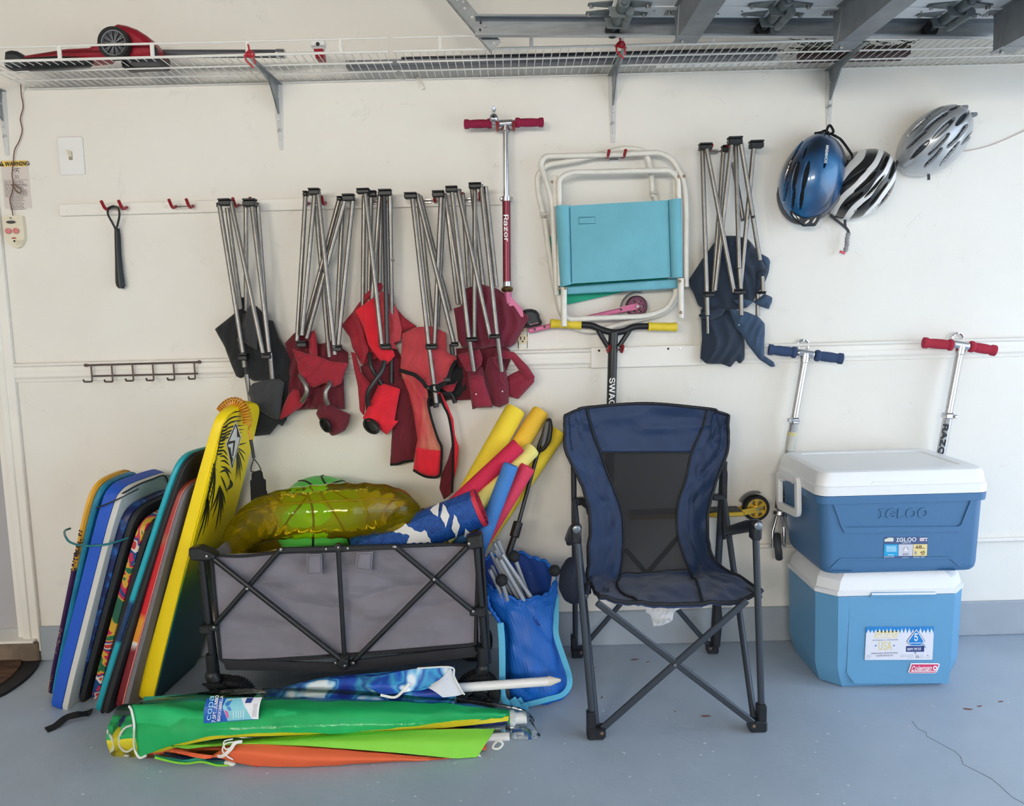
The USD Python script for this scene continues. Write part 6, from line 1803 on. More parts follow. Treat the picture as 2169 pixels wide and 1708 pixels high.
part(t, 'hinge_knob', join(lathe([(0,-.008),(.0115,-.008),(.0115,.008),(0,.008)], P(*zW(845,852, fz + .012)),(0,-1,0),20)), M_BLACKPL)
part(t, 'hinge_knob', lathe([(0,0),(.0042,0),(.0034,.002),(0,.003)], P(*zW(845,855, fz + .021)),(0,-1,0),10), M_SCREW)

def block(x, y, w, h, dd=.03, d=fz, tilt=0.0, b=.004):
  c = P(*zW(x, y, d))
  return box((w, dd, h), c, b)

part(t, 'corner_bracket', join(slab([zW(*q) for q in ((60,850),(110,842),(165,862),(200,884),(205,905),(175,918),(80,915),(62,890))], fz,.045,.006)), M_BLACKPL)
part(t, 'corner_bracket', slab([zW(*q) for q in ((1525,790),(1610,770),(1620,845),(1560,858),(1530,850))], fz,.045,.006), M_BLACKPL)
part(t, 'post_bracket', join(block(150,1282,.036,.026,.04), block(185,1277,.026,.018,.03, fz + .008)), M_BLACKPL)
part(t, 'post_bracket', join(block(1600,1190,.032,.030,.04), block(1568,1195,.026,.020,.03, fz + .008)), M_BLACKPL)
part(t, 'centre_bracket', join(block(880,1450,.026,.034,.03, fz + .006), slab([zW(*q) for q in ((830,1465),(870,1440),(900,1450),(905,1485),(880,1505),(850,1490))], fz + .012,.02,.004)), M_BLACKPL)
part(t, 'tube_end', slab([zW(*q) for q in ((905,1455),(935,1450),(945,1480),(915,1485))], fz + .008,.02,.003), M_BLACKPL)
rv = [(145,902),(360,1075),(183,1280),(540,865),(1148,852),(1355,1026),(1563,1195),(1541,835),(880,1485),(830,1470),(925,1470)]
part(t, 'frame_rivets', [lathe([(0,0),(.0048,0),(.004,.002),(0,.0032)], P(*zW(x, y, fz + .024)),(0,-1,0),10) for x, y in rv], M_SCREW)
for pts in ([(678,890),(757,888),(760,1000),(675,1003)],[(945,880),(1030,876),(1022,983),(934,975)]):
  tg = part(t, 'canvas_tab', cloth(zz(zW, pts), d=WF + .004, th=.003, puff=.003, edge=.01, smooth=0, seed=2), M_GREYCAN, smooth=60)
  c_ = [P(*zW(x + (8 if k in (0,3) else -8), y + (10 if k < 2 else -10), WF + .0085)) for k,(x, y) in enumerate(pts)]
  part(tg, 'tab_stitching', tube(np.array(c_),.0008, n=4, closed=True), mat('dark_grey_thread', (92,88,96), rough=.8))
# wheels with caster forks

def wagon_wheel(t, c, R, w, axis=(0,-1,0)):
  x, y, z = basis(axis)
  wp = part(t, 'wheel', lathe([(R * .66,-w * .40),(R * .80,-w * .5),(R * .95,-w * .46),(R,-w * .28),(R, w * .28),(R * .95, w * .46),(R * .80, w * .5),(R * .66, w * .40),(R * .66,-w * .40)], c, axis,40), M_RUBBER, smooth=40)
  tr_ = []
  for k in range(44):
    a_ = k * 2 * np.pi / 44
    for q, ph in ((-1,0),(1,.5)):
      a2 = a_ + ph * 2 * np.pi / 44
      e, s_ = x * math.cos(a2) + y * math.sin(a2),-x * math.sin(a2) + y * math.cos(a2)
      tr_.append(place(box((.004,.0055, w * .36),(0,0,0)), c + e * R * 1.0 + z * q * w * .24, e, s_, z))
  part(wp, 'tread', tr_, M_RUBBER, smooth=False, kind='stuff')
  hb = [lathe([(R * .50,-w * .3),(R * .67,-w * .38),(R * .67, w * .38),(R * .50, w * .3),(R * .50,-w * .3)], c, axis,32), lathe([(0,-w * .4),(R * .22,-w * .4),(R * .24, w * .30),(R * .14, w * .46),(0, w * .46)], c, axis,20)]
  for k in range(6):
    a_ = k * np.pi / 3
    e, s_ = x * math.cos(a_) + y * math.sin(a_),-x * math.sin(a_) + y * math.cos(a_)
    hb.append(place(box((R * .4,.010, w * .4),(0,0,0),.002), c + e * R * .38, e, s_, z))
  part(wp, 'hub', hb, mat('black_wheel_hub', (34,35,38), rough=.4), smooth=30)
  return wp

RW = .066
for (px, py),(fx, fy) in (((497,1470),(450,1440)),((1012,1452),(1022,1410))):
  c = P(px, py, WF + .0)
  c[2] = RW + .002
  s_ = -1 if px < 800 else 1
  wagon_wheel(t, c, RW,.045,(.18 * s_,-1,0))
  top = P(fx, fy, WF)
  top[2] = max(top[2],.155)
  part(t, 'caster_fork', join(cyl(top + [0,0,.06], top + [0,0,-.005],.0155,16), rhull([top + [0,0,-.01], top + [.006 * -s_,0,-.025]],.021,2), *[hull([top + [q, yy + e,-.02] for q in (-.018,.014) for e in (-.003,.003)] + [top * .5 + c * .5 + [q, yy + e,.02] for q in (-.016,.012) for e in (-.003,.003)] + [c + [q, yy + e, z_] for q in (-.010,.012) for z_ in (-.008,.010) for e in (-.003,.003)]) for yy in (-.030,.030)]), M_BLACKPL, smooth=40)
  part(t, 'caster_ribs', [tube(spline([top + [-.008 - k * .005,-.035,-.02], top * .6 + c * .4 + [-.006 - k * .006,-.036,0], c + [-.004 - k * .004,-.036,.012]],12),.0022, n=6) for k in range(3)], M_BLACKPL)
for x in (xl + .06, xr_ - .04):
  c = np.array([x,-WBK - .03, RW + .002])
  wagon_wheel(t, c, RW,.045,(0,-1,0))
  part(t, 'caster_fork', join(cyl(c + [0,0,.06], c + [0,0,.14],.014,12), hull([c + [q,-.03 + e,.07] for q in (-.018,.018) for e in (-.003,.003)] + [c + [q,-.03 + e,-.005] for q in (-.01,.01) for e in (-.003,.003)])), M_BLACKPL)
# pull handle standing against the wall behind
zH = Z(1160 - 0,820,2.19)
hd_ = lambda px, py, d: P(px, py, d)
part(t, 'pull_handle', cyl(P(1068,1200,.22), P(1098,1110,.17),.0105,14), M_BLACKTUBE, smooth=60)
part(t, 'pull_handle', cyl(P(1098,1110,.17), P(1140,955,.10),.0068,12), M_BLACKTUBE, smooth=60)
part(t, 'handle_collar', cyl(P(1089,1138,.185), P(1098,1106,.168),.0165,14), M_BLACKPL)
part(t, 'handle_loop', tube(fillet([P(x, y, d) for x, y, d in ((1139,962,.10),(1143,940,.10),(1150,925,.10),(1158,895,.095),(1164,888,.10),(1167,905,.11),(1163,935,.115),(1152,950,.11),(1144,955,.105))],.012),.0072, n=10), M_BLACKPL, smooth=60)
part(t, 'handle_core', cyl(P(1151, 945, .103), P(1161, 893, .10), .010, 12), mat('grey_grip_core', (96, 98, 102), rough=.5))

# --- things in the wagon
M_NYEL, M_NYEL2, M_NPALE = mat('yellow_foam', (246, 216, 58), rough=.85, bump=.35, bscale=260), mat('amber_foam', (244, 196, 60), rough=.85, bump=.35, bscale=260), mat('pale_yellow_foam', (238, 226, 128), rough=.85, bump=.35, bscale=260)
M_NPINK, M_NRED, M_NBLUE = mat('coral_pink_foam', (226, 66, 96), rough=.85, bump=.35, bscale=260), mat('red_pink_foam', (214, 40, 78), rough=.85, bump=.35, bscale=260), mat('blue_foam', (70, 132, 204), rough=.85, bump=.35, bscale=260)

def noodle(label, tip, low, d0, d1, r, m, length=1.05):
  a = P(tip[0], tip[1], d0)
  b = P(low[0], low[1], d1)
  u = unit(b - a)
  k = min(length,(a[2] - max(zb_ + .0,.13)) / max(-u[2],.05))
  b = a + u * k
  m_ = lathe([(r * .26,0),(r * .30,-.002),(r * .9,-.0025),(r,.004),(r, k),(0, k),(0,.03),(r * .26,.03),(r * .26,0)], a, u,28)
  return solo('pool_noodle', m_, m, label, 'pool noodle', smooth=40, o=b)

noodle('fat yellow pool noodle, farthest left of the noodles', (1092,868),(1015,1005),.075,.15,.036, M_NYEL)
noodle('amber yellow pool noodle pointing up right above the pale one', (1145,872),(1075,985),.055,.12,.031, M_NYEL2,.5)
noodle('short pale yellow pool noodle between the red and blue ones', (1128,952),(1070,1010),.15,.20,.028, M_NPALE,.42)
noodle('yellow pool noodle leaning furthest right behind the wagon handle', (1182,915),(1118,1008),.045,.09,.031, M_NYEL)
noodle('red pool noodle lying over the others towards the rolled mat', (1098,944),(1000,1035),.205,.228,.027, M_NRED)
noodle('blue pool noodle pointing at the viewer between two red ones', (1082,986),(1050,1070),.26,.27,.0255, M_NBLUE)
noodle('blue pool noodle tucked behind the red ones', (1100,972),(1030,1068),.160,.185,.0235, M_NBLUE,.40)
noodle('coral red pool noodle, lowest at the right', (1118,990),(1060,1085),.205,.210,.0265, M_NPINK)

# rolled mat
zM = Z(460,980,3.615)
mt = lambda x, y, d: P(*zM(x, y, d))
A, B2 = mt(2010,335,.33), mt(1120,690,.33)
ax_ = unit(B2 - A)
Lm = np.linalg.norm(B2 - A) + .02
rm = .066
x_, y_, z_ = basis(ax_,(0,-1,0))
thk = .0028

def spiral(r0, r1, turns, n, L, o, start=0.0):
  a_ = np.linspace(start, start + turns * 2 * np.pi, n)
  rr = np.linspace(r0, r1, n)
  v = []
  for k in (0, L):
    for s in (0, thk):
      v += [o + x_ * (r_ + s) * math.cos(q) + y_ * (r_ + s) * math.sin(q) * .92 + z_ * k for q, r_ in zip(a_, rr)]
  f = []
  N = n
  for j in range(n - 1):
    f += [(j, j + 1,2 * N + j + 1,2 * N + j),(N + j + 1, N + j,3 * N + j,3 * N + j + 1),(j + 1, j, N + j, N + j + 1),(2 * N + j,2 * N + j + 1,3 * N + j + 1,3 * N + j)]
  f += [(0,2 * N,3 * N, N),(n - 1,2 * N - 1,4 * N - 1,3 * N - 1)]
  return TM(v, f)

M_MAT = graph('woven_mat_print', {'g': ('geometry', {}), 's': ('vector_math', {'math_type': 'subtract', 'vector2': tuple(A)}),
  'dx': ('vector_math', {'math_type': 'dot_product', 'vector2': tuple(x_)}), 'dz': ('vector_math', {'math_type': 'dot_product', 'vector2': tuple(z_)}),
  'w': ('math', {'math_type': 'multiply', 'value2': 900.0}), 'sn': ('math', {'math_type': 'sine'}), 'w2': ('math', {'math_type': 'multiply', 'value2': 700.0}), 'sn2': ('math', {'math_type': 'sine'}), 'pr': ('math', {'math_type': 'multiply'}),
  'n': ('noise_texture', {'scale': 60.0}), 'r': ('rgb_ramp', {'ramp': [(.3, tuple(lin((18,66,142)))),(.7, tuple(lin((30,88,168))))]}),
  'b': ('bump', {'strength': .6, 'distance': .0015}), 'p': ('principled_bsdf', {'roughness': .45})},
  [('g.position', 's.vector1'),('s.vector', 'dx.vector1'),('s.vector', 'dz.vector1'),('dz.value', 'w.value1'),('w.value', 'sn.value1'),('dx.value', 'w2.value1'),('w2.value', 'sn2.value1'),('sn.value', 'pr.value1'),('sn2.value', 'pr.value2'),
     ('pr.value', 'b.height'),('b.normal', 'p.normal'),('g.position', 'n.vector'),('n.fac', 'r.fac'),('r.color', 'p.base_color')])
t = thing('rolled_mat', 'rolled blue and white woven beach mat with a red edge sticking out of the wagon', 'mat', B2)
part(t, 'mat', join(spiral(.020, rm,3.2,150, Lm, A,1.0)), M_MAT, smooth=50)
part(t, 'red_edging', join(spiral(.019, rm + .002, 3.2, 150, .014, A - ax_ * .004, 1.0)), mat('red_woven_edge', (206, 44, 66), rough=.6, bump=.4, bscale=400), smooth=50)

def mat_patch(pts, lift=.0045):
  """White woven motifs that follow the roll: pts are picture points on its visible side."""
  ring = []
  for k in range(len(pts)):
    p, q = np.array(pts[k]), np.array(pts[(k + 1) % len(pts)])
    n = max(int(np.linalg.norm(q - p) / 26),1)
    for j in range(n):
      jag = (10 if (j % 2) else -4) if n > 2 else 0
      pp = p + (q - p) * j / n
      ring.append(pp + [jag * .3,-jag * .6])
  ring = np.array(ring)
  pg = Polygon(ring).buffer(0)
  x0, y0, x1, y1 = pg.bounds
  g = [(x, y) for x in np.arange(x0, x1,14) for y in np.arange(y0, y1,14)]
  g = [q for q in g if pg.buffer(-4).contains(Point(q))]
  v2 = np.vstack([ring, np.array(g).reshape(-1,2)])
  dl = Delaunay(v2)
  f = dl.simplices[contains_xy(pg, *v2[dl.simplices].mean(1).T)]
  V = []
  for x, y in v2:
    dr = unit(ray(*zM(x, y)))
    # nearest hit of the ray with the elliptic cylinder
    w0 = CAM - A
    o2 = np.array([np.dot(w0, x_), np.dot(w0, y_) / .92])
    d2 = np.array([np.dot(dr, x_), np.dot(dr, y_) / .92])
    rr = rm + lift
    aa, bb_, cc = d2 @ d2,2 * o2 @ d2, o2 @ o2 - rr * rr
    dsc = bb_ * bb_ - 4 * aa * cc
    s = (-bb_ - math.sqrt(max(dsc,0))) / (2 * aa)
    V.append(CAM + dr * s)
  m = TM(V, f)
  nrm = m.face_normals.mean(0)
  if np.dot(nrm, CAM - V[0]) < 0:
    m.invert()
  return m

pp = [[(1290,520),(1420,460),(1510,520),(1560,535),(1590,515),(1640,615),(1450,620),(1475,560)],[(1630,360),(1700,305),(1690,415),(1655,395)],[(1730,315),(1780,400),(1750,500),(1710,410)],[(1815,395),(1860,480),(1830,580),(1795,500)],[(1900,505),(1945,550),(1890,575),(1895,540)]]
part(t, 'white_motifs', [mat_patch(p) for p in pp], mat('white_woven_straw', (228,226,222), rough=.5, bump=.4, bscale=500), smooth=60)

# green ball
bc = P(*zM(790,440,.21))
RB = (mt(1130,480,.21)[0] - mt(450,480,.21)[0]) / 2
t = thing('play_ball', 'lime green ball with black seams sitting in the wagon behind the ring', 'ball', bc - [0,0, RB])
part(t, 'ball', sphere(bc, RB,4), mat('lime_green_rubber', (92,200,84), rough=.4), smooth=True)

def arc(n, d, a0, a1, R=RB, k=60):
  """A circle on the ball: plane with normal n at distance d from the centre."""
  x, y, z = basis(n,(0,0,1))
  rr = math.sqrt(max(R * R - d * d,0))
  return [bc + z * d + x * rr * math.cos(q) + y * rr * math.sin(q) for q in np.linspace(a0, a1, k)]

def seam(pts):
  pts = np.array(pts)
  out = pts - bc
  out = bc + out / np.linalg.norm(out, axis=1, keepdims=True) * (RB - .0012)
  return tube(out,.0038, n=8)

view = unit(CAM - bc)

def on_ball(x, y):
  dr = unit(ray(*zM(x, y)))
  w0 = CAM - bc
  b_, c_ = w0 @ dr, w0 @ w0 - RB * RB
  s = -b_ - math.sqrt(max(b_ * b_ - c_,0))
  return CAM + dr * s

M_SEAM = mat('black_seam_paint', (26,30,26), rough=.5)
for pl in ([(610,120),(690,150),(760,205),(860,335),(940,460),(990,560),(1022,640)],[(815,72),(800,110),(835,165),(915,150),(980,135),(1050,150)],[(690,240),(725,330),(738,440),(735,560),(735,660)],
           [(690,260),(620,350),(545,440),(495,560)],[(835,165),(900,225),(1000,280),(1080,305)],[(590,235),(640,245),(690,262)]):
  part(t, 'seam', seam(spline([on_ball(*q) for q in pl],40)), M_SEAM, smooth=60)

# clear yellow swim ring
ring_m = graph('clear_amber_vinyl', {'f': ('fresnel', {'IOR': 1.35}), 't': ('transparent_bsdf', {'color': tuple(lin((250, 236, 120)))}), 'g': ('glossy_bsdf', {'color': (1, 1, .92), 'roughness': .06, 'distribution': 'ggx'}),
  'd': ('translucent_bsdf', {'color': tuple(lin((246, 214, 20)))}), 'df': ('diffuse_bsdf', {'color': tuple(lin((244, 216, 24)))}), 'dd': ('mix_closure', {'fac': .5}), 'm0': ('mix_closure', {'fac': .19}), 'm': ('mix_closure', {}),
  'tc': ('texture_coordinate', {}), 'n': ('noise_texture', {'scale': 40.0, 'detail': 2.0}), 'b': ('bump', {'strength': .25, 'distance': .004})},
  [('t.BSDF', 'm0.closure1'),('d.BSDF', 'dd.closure1'),('df.BSDF', 'dd.closure2'),('dd.closure', 'm0.closure2'),('f.fac', 'm.fac'),('m0.closure', 'm.closure1'),('g.BSDF', 'm.closure2'),('tc.object', 'n.vector'),('n.fac', 'b.height'),('b.normal', 'g.normal'),('b.normal', 'f.normal' if False else 'd.normal')], surface='m.closure')
_mats['clear_amber_vinyl'] = ring_m
cl = P(*zM(760,610,.29))
# tube's centre line: an arch in the picture, a tilted circle in space
ctr = P(*zM(800,860,.27))
rp = [mt(150,690,.25), mt(190,560,.30), mt(330,440,.365), mt(520,395,.40), mt(760,375,.41), mt(1000,365,.40), mt(1230,355,.36), mt(1400,400,.30), mt(1440,520,.23), mt(1300,640,.17), mt(950,640,.13), mt(550,660,.13), mt(250,700,.17)]
cen = spline(rp,120, closed=True)
rt_ = np.array([.052 + .0 * k for k in range(120)])
prof_r = np.interp(np.arange(120),[0,9,28,46,60,74,90,119],[.040,.054,.078,.086,.076,.054,.042,.040])
cren = prof_r * (1 + .02 * np.sin(np.arange(120) * 2 * np.pi / 5))
t = thing('swim_ring', 'clear yellow inflatable swim ring draped over the ball in the wagon', 'swim ring', cen.mean(0) - [0,0,.05])
part(t, 'ring', tube(cen, cren, n=36, closed=True), ring_m, smooth=True)
out = []
for k in range(120):
  c_ = cen[k]
  tn = unit(cen[(k + 1) % 120] - cen[k - 1])
  up2 = unit(np.cross(tn, unit(np.cross((0,0,1), tn))))
  if up2[2] < 0:
    up2 = -up2
  frn = unit(np.cross(tn, up2))
  if frn[1] > 0:
    frn = -frn
  out.append(c_ + cren[k] * (up2 * .55 + frn * .84) * 1.005)
part(t, 'weld_seam', tube(np.array(out)[0:66],.0028, n=6), ring_m, smooth=True)
part(t, 'under_sheet', canvas_panel([mt(-60,690,.10), mt(60,640,.14), mt(300,720,.40), mt(20,715,.42)],16,.01,9,(0,0,1)), ring_m, smooth=True)

# ------------------------------------------------------------------ blue bag with poles
zP = Z(980,1120,8.676)
M_BAG = mat('blue_ripstop_nylon', (10,100,196), rough=.5, var=.12, vscale=5, bump=.1, bscale=60)
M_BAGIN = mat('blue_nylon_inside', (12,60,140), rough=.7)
M_LBLUE = mat('pale_blue_webbing', (92,184,220), rough=.7)
t = thing('drawstring_bag', 'blue nylon backpack bag with pale blue straps, holding a bundle of poles', 'bag', P(1120,1490,.36))
# sections from the bottom up: centre px, py, half width px, depth, half depth m
sec = [(1140,1482,44,.385,.030),(1142,1470,62,.375,.070),(1140,1440,70,.365,.085),(1132,1400,68,.35,.088),(1122,1350,62,.335,.085),(1112,1310,62,.32,.080),(1104,1275,72,.305,.080),(1100,1250,78,.295,.082),(1098,1228,80,.285,.085),(1098,1212,80,.28,.088)]
V, NB = [],64
for i,(px, py, hw, d, hd) in enumerate(sec):
  c = P(px, py, d)
  hx = hw * (2.75 - d) / 1650
  for j in range(NB):
    a_ = 2 * np.pi * j / NB
    k = 1 + .05 * math.sin(5 * a_ + i * .9) + .04 * math.sin(9 * a_ + i * 1.7) + .10 * (noise(np.array([[math.cos(a_) * 2 + i * .35, math.sin(a_) * 2, i * .6]]),4)[0] - .5)
    q = c + [hx * math.cos(a_) * (k if i < 9 else 1),-hd * math.sin(a_) * (k if i < 9 else 1),0]
    if i >= 7:
      q[2] += (i - 6) * (-.006 * math.cos(a_) - .020 * max(math.sin(a_),0) + .012 * max(-math.sin(a_),0)) + .004 * math.sin(7 * a_)
    q[2] = max(q[2],.004)
    V.append(q)
V = np.array(V)
nS = len(sec)
f = [(i * NB + j, i * NB + (j + 1) % NB,(i + 1) * NB + (j + 1) % NB,(i + 1) * NB + j) for i in range(nS - 1) for j in range(NB)]
low = len(V)
V2 = np.vstack([V, V[:NB].mean(0)])
f3 = [(j, low,(j + 1) % NB) for j in range(NB)]
body = TM(V2, f)
body = join(body, TM(V2, f3))
body.merge_vertices()
for _ in range(2):
  body = body.subdivide()
ztop = V[-NB:, 2].min()
vn = body.vertex_normals
bv = np.array(body.vertices)
rg = 1 - np.abs(np.sin(bv[:, 2] * 26 + bv[:, 0] * 22 + 3 * fbm(bv * 6,2,3)))
body.vertices = bv + vn * ((.008 * (fbm(bv * 9,3,6) - .5) * 2 + .006 * (rg ** 2 - .35)) * np.clip((ztop - bv[:, 2]) / .05,0,1) * np.clip(bv[:, 2] / .03,0,1))[:, None]
part(t, 'body', body, M_BAG, smooth=70)
cin = V.reshape(nS, NB,3)
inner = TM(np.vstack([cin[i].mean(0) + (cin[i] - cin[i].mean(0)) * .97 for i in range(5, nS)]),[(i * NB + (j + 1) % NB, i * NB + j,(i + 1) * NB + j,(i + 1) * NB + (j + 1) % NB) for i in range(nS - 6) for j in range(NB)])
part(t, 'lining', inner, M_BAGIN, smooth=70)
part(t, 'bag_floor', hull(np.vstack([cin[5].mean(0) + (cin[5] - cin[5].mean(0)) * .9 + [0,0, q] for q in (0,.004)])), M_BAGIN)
rim = spline(cin[-1][::2],128, closed=True)
rim = rim + np.c_[np.zeros(128), np.zeros(128),.003 * np.sin(np.arange(128) * .9)]
part(t, 'drawstring_hem', tube(rim,.0055 + .0012 * np.sin(np.arange(128) * 1.3), n=8, closed=True), M_BAG, smooth=60)
part(t, 'hem_ruffle', tube(spline([P(1031,1262,.375), P(1036,1285,.385), P(1046,1300,.39), P(1058,1318,.395), P(1066,1330,.40)],30),.006 + .0015 * np.sin(np.arange(30) * 1.4), n=8), M_BAG, smooth=60)
part(t, 'shoulder_strap', strap(spline([P(1060,1320,.42), P(1063,1360,.445), P(1064,1420,.46), P(1064,1470,.462), P(1075,1490,.46), P(1100,1500,.45)],40),.020,.003), M_LBLUE, smooth=60)
part(t, 'shoulder_strap', strap(spline([P(1178,1260,.30), P(1178,1310,.35), P(1178,1345,.38), P(1192,1390,.40), P(1205,1430,.41), P(1205,1455,.42), P(1190,1473,.44), P(1160,1482,.455), P(1130,1490,.455), P(1108,1493,.45), P(1098,1480,.45)],60),.018,.003), M_LBLUE, smooth=60)
part(t, 'buckle_strap', strap(spline([P(1085,1480,.462), P(1095,1494,.465), P(1112,1506,.46), P(1108,1490,.465)],20),.022,.003), M_LBLUE, smooth=60)
M_POLE = mat('grey_coated_pole', (182,186,192), rough=.32, metal=.35)
M_BALLF = mat('black_foam_ball', (30,32,36), rough=.8, bump=.2, bscale=300)
pz = lambda x, y, d: P(*zP(x, y, d))
poles = [((640, 215), (800, 560), .345, .0062, 'rear'), ((570, 265), (740, 600), .35, .0058, ''), ((590, 385), (700, 600), .365, .0052, ''), ((510, 425), (640, 700), .36, .0055, ''), ((725, 480), (1190, 1160), .375, .0068, ''), ((690, 570), (1020, 1140), .395, .0068, ''), ((605, 550), (760, 830), .385, .0058, ''), ((495, 760), (640, 1060), .385, .0062, ''), ((540, 690), (600, 820), .37, .0052, '')]
labs = ['grey tent pole standing highest in the blue bag', 'grey tent pole just left of the highest one', 'short grey tent pole in the middle of the bundle', 'grey tent pole at the left, beside the wagon post', 'long bright grey tent pole right of the bundle', 'long bright grey tent pole in front of the bundle', 'thin grey tent pole behind the long bright ones', 'lowest grey tent pole at the left of the bag mouth', 'grey tent pole behind the lowest one']
bag_floor_z = cin[5].mean(0)[2] + .01
cm_ = cin[6].mean(0)
for (tp, lo2, d, r, _), lb in zip(poles, labs):
  a = pz(*tp, d)
  b = pz(*lo2, d - .02)
  u = unit(b - a)
  b = a + u * min(.24,(a[2] - bag_floor_z - .01) / max(-u[2],.1))
  b = np.array([np.clip(b[0], cm_[0] - .085, cm_[0] + .085), np.clip(b[1], cm_[1] - .05, cm_[1] + .05), b[2]])
  tt = thing('tent_pole', lb, 'pole', b)
  part(tt, 'tube', pipe(b, a, r,16), M_POLE, smooth=50)
for (bp, lo2, d, R2, lb) in (((945, 515), (1190, 1180), .335, .0190, 'tent pole with a black foam ball, standing behind the bundle'), ((1690, 775), (1640, 1100), .30, .0190, 'tent pole with a black foam ball at the right of the bag mouth'), ((715, 950), (770, 1130), .38, .0195, 'tent pole with a black foam ball sunk into the bag at the left')):
  c = pz(*bp, d)
  b = pz(*lo2, d - .01)
  u = unit(b - c)
  b = c + u * max(.02,(c[2] - bag_floor_z - .01) / max(-u[2],.1))
  b = np.array([np.clip(b[0], cm_[0] - .085, cm_[0] + .10), np.clip(b[1], cm_[1] - .05, cm_[1] + .05), max(b[2], bag_floor_z)])
  tt = thing('tent_pole', lb, 'pole', b)
  part(tt, 'tube', cyl(c, b,.0068,14), M_POLE, smooth=50)
  part(tt, 'foam_ball', sphere(c, R2,3,(1,1,1)) if False else place(trimesh.creation.icosphere(subdivisions=3, radius=R2), c), M_BALLF, smooth=True)

# ------------------------------------------------------------------ beach umbrellas on the floor
zU = Z(200,1380,2.0462)

def bundle(axis_pts, radii, lobes, seed, n=56, amp=.12, squash=.8):
  """A furled canopy: sections along axis_pts with pleats; returns the mesh, z kept above the floor."""
  ax_ = spline(axis_pts, n)
  rr = np.interp(np.linspace(0,1, n), np.linspace(0,1, len(radii)), radii)
  tn = np.gradient(ax_, axis=0)
  tn /= np.linalg.norm(tn, axis=1, keepdims=True)
  M_ = 72
  V = []
  for i in range(n):
    y = unit(np.cross(tn[i],(0,0,1)))
    z = np.cross(y, tn[i])
    for j in range(M_):
      a_ = 2 * np.pi * j / M_
      k = 1 + amp * math.sin(lobes * a_ + .6 * math.sin(i * .13 + seed)) + .5 * amp * (noise(np.array([[i * .12,2 * math.cos(a_),2 * math.sin(a_) + seed]]), seed)[0] - .5)
      q = ax_[i] + y * rr[i] * k * math.cos(a_) + z * rr[i] * k * squash * math.sin(a_)
      q[2] = max(q[2],.003)
      V.append(q)
  f = [(i * M_ + j, i * M_ + (j + 1) % M_,(i + 1) * M_ + (j + 1) % M_,(i + 1) * M_ + j) for i in range(n - 1) for j in range(M_)]
  m = TM(V, f)
  V = np.array(V)
  c0, c1 = V[:M_].mean(0), V[-M_:].mean(0)
  caps = TM(np.vstack([V[:M_], c0, V[-M_:], c1]),[((j + 1) % M_, j, M_) for j in range(M_)] + [(M_ + 1 + j, M_ + 1 + (j + 1) % M_,2 * M_ + 1) for j in range(M_)])
  g = join(m, caps)
  if g.volume < 0:
    g.invert()
  return g

def cloth_strip(rows, nrm=.0, th=.004, seed=0, ripple=.004, n=60):
  """A draped sheet given by rows of 3-D points (each row the same number of points)."""
  R2 = np.array([spline(r, n) for r in rows])
  m = len(rows) * 6
  G = np.array([spline(R2[:, j], m) for j in range(n)]).transpose(1,0,2)
  p = G.reshape(-1,3)
  du = np.gradient(G, axis=1).reshape(-1,3)
  dv = np.gradient(G, axis=0).reshape(-1,3)
  nn = np.cross(du, dv)
  nn /= np.maximum(np.linalg.norm(nn, axis=1, keepdims=True),1e-12)
  if nn[:, 1].mean() > 0 or (abs(nn[:, 1].mean()) < .2 and nn[:, 2].mean() < 0):
    nn = -nn
  nz = (fbm(p * 14 + seed,3, seed) - .5)[:, None] * 2 * ripple
  p = p + nn * nz
  q = p - nn * th
  p[:, 2] = np.maximum(p[:, 2],.003)
  q[:, 2] = np.maximum(q[:, 2],.001)
  f = np.array([(i * n + j, i * n + j + 1,(i + 1) * n + j + 1,(i + 1) * n + j) for i in range(m - 1) for j in range(n - 1)])
  t0 = TM(p, f)
  if (t0.face_normals * nn[t0.faces[:, 0]]).sum(1).mean() < 0:
    f = f[:, ::-1]
  N = m * n
  rim = list(range(n)) + [i * n + n - 1 for i in range(1, m)] + [(m - 1) * n + j for j in range(n - 2,-1,-1)] + [i * n for i in range(m - 2,0,-1)]
  sd = np.array([(rim[k], rim[(k + 1) % len(rim)], rim[(k + 1) % len(rim)] + N, rim[k] + N) for k in range(len(rim))])
  return TM(np.vstack([p, q]), np.vstack([f, f[:, ::-1] + N, sd]))

uf = lambda x, y, d: P(*zU(x, y, d))
C_UGREEN = mat('emerald_umbrella_cloth', (26,186,108), rough=.6, var=.10, vscale=9, weave=900)
C_UYEL = mat('yellow_umbrella_cloth', (236,220,40), rough=.6)
C_ULIME = mat('lime_umbrella_cloth', (136,216,62), rough=.6, weave=900)
C_UORG = mat('orange_umbrella_cloth', (236,106,62), rough=.6, weave=900)
C_UNAVY = mat('navy_umbrella_cloth', (30,46,104), rough=.6)
C_URED = mat('red_umbrella_cloth', (206,34,48), rough=.6)
C_UTEAL = mat('teal_umbrella_cloth', (48,178,150), rough=.6)
C_UBLUE = mat('sky_umbrella_cloth', (70,150,206), rough=.6)
M_WHITEP = mat('white_pole_enamel', (236,234,232), rough=.35)
M_WBIND = mat('white_binding', (232,230,224), rough=.7)

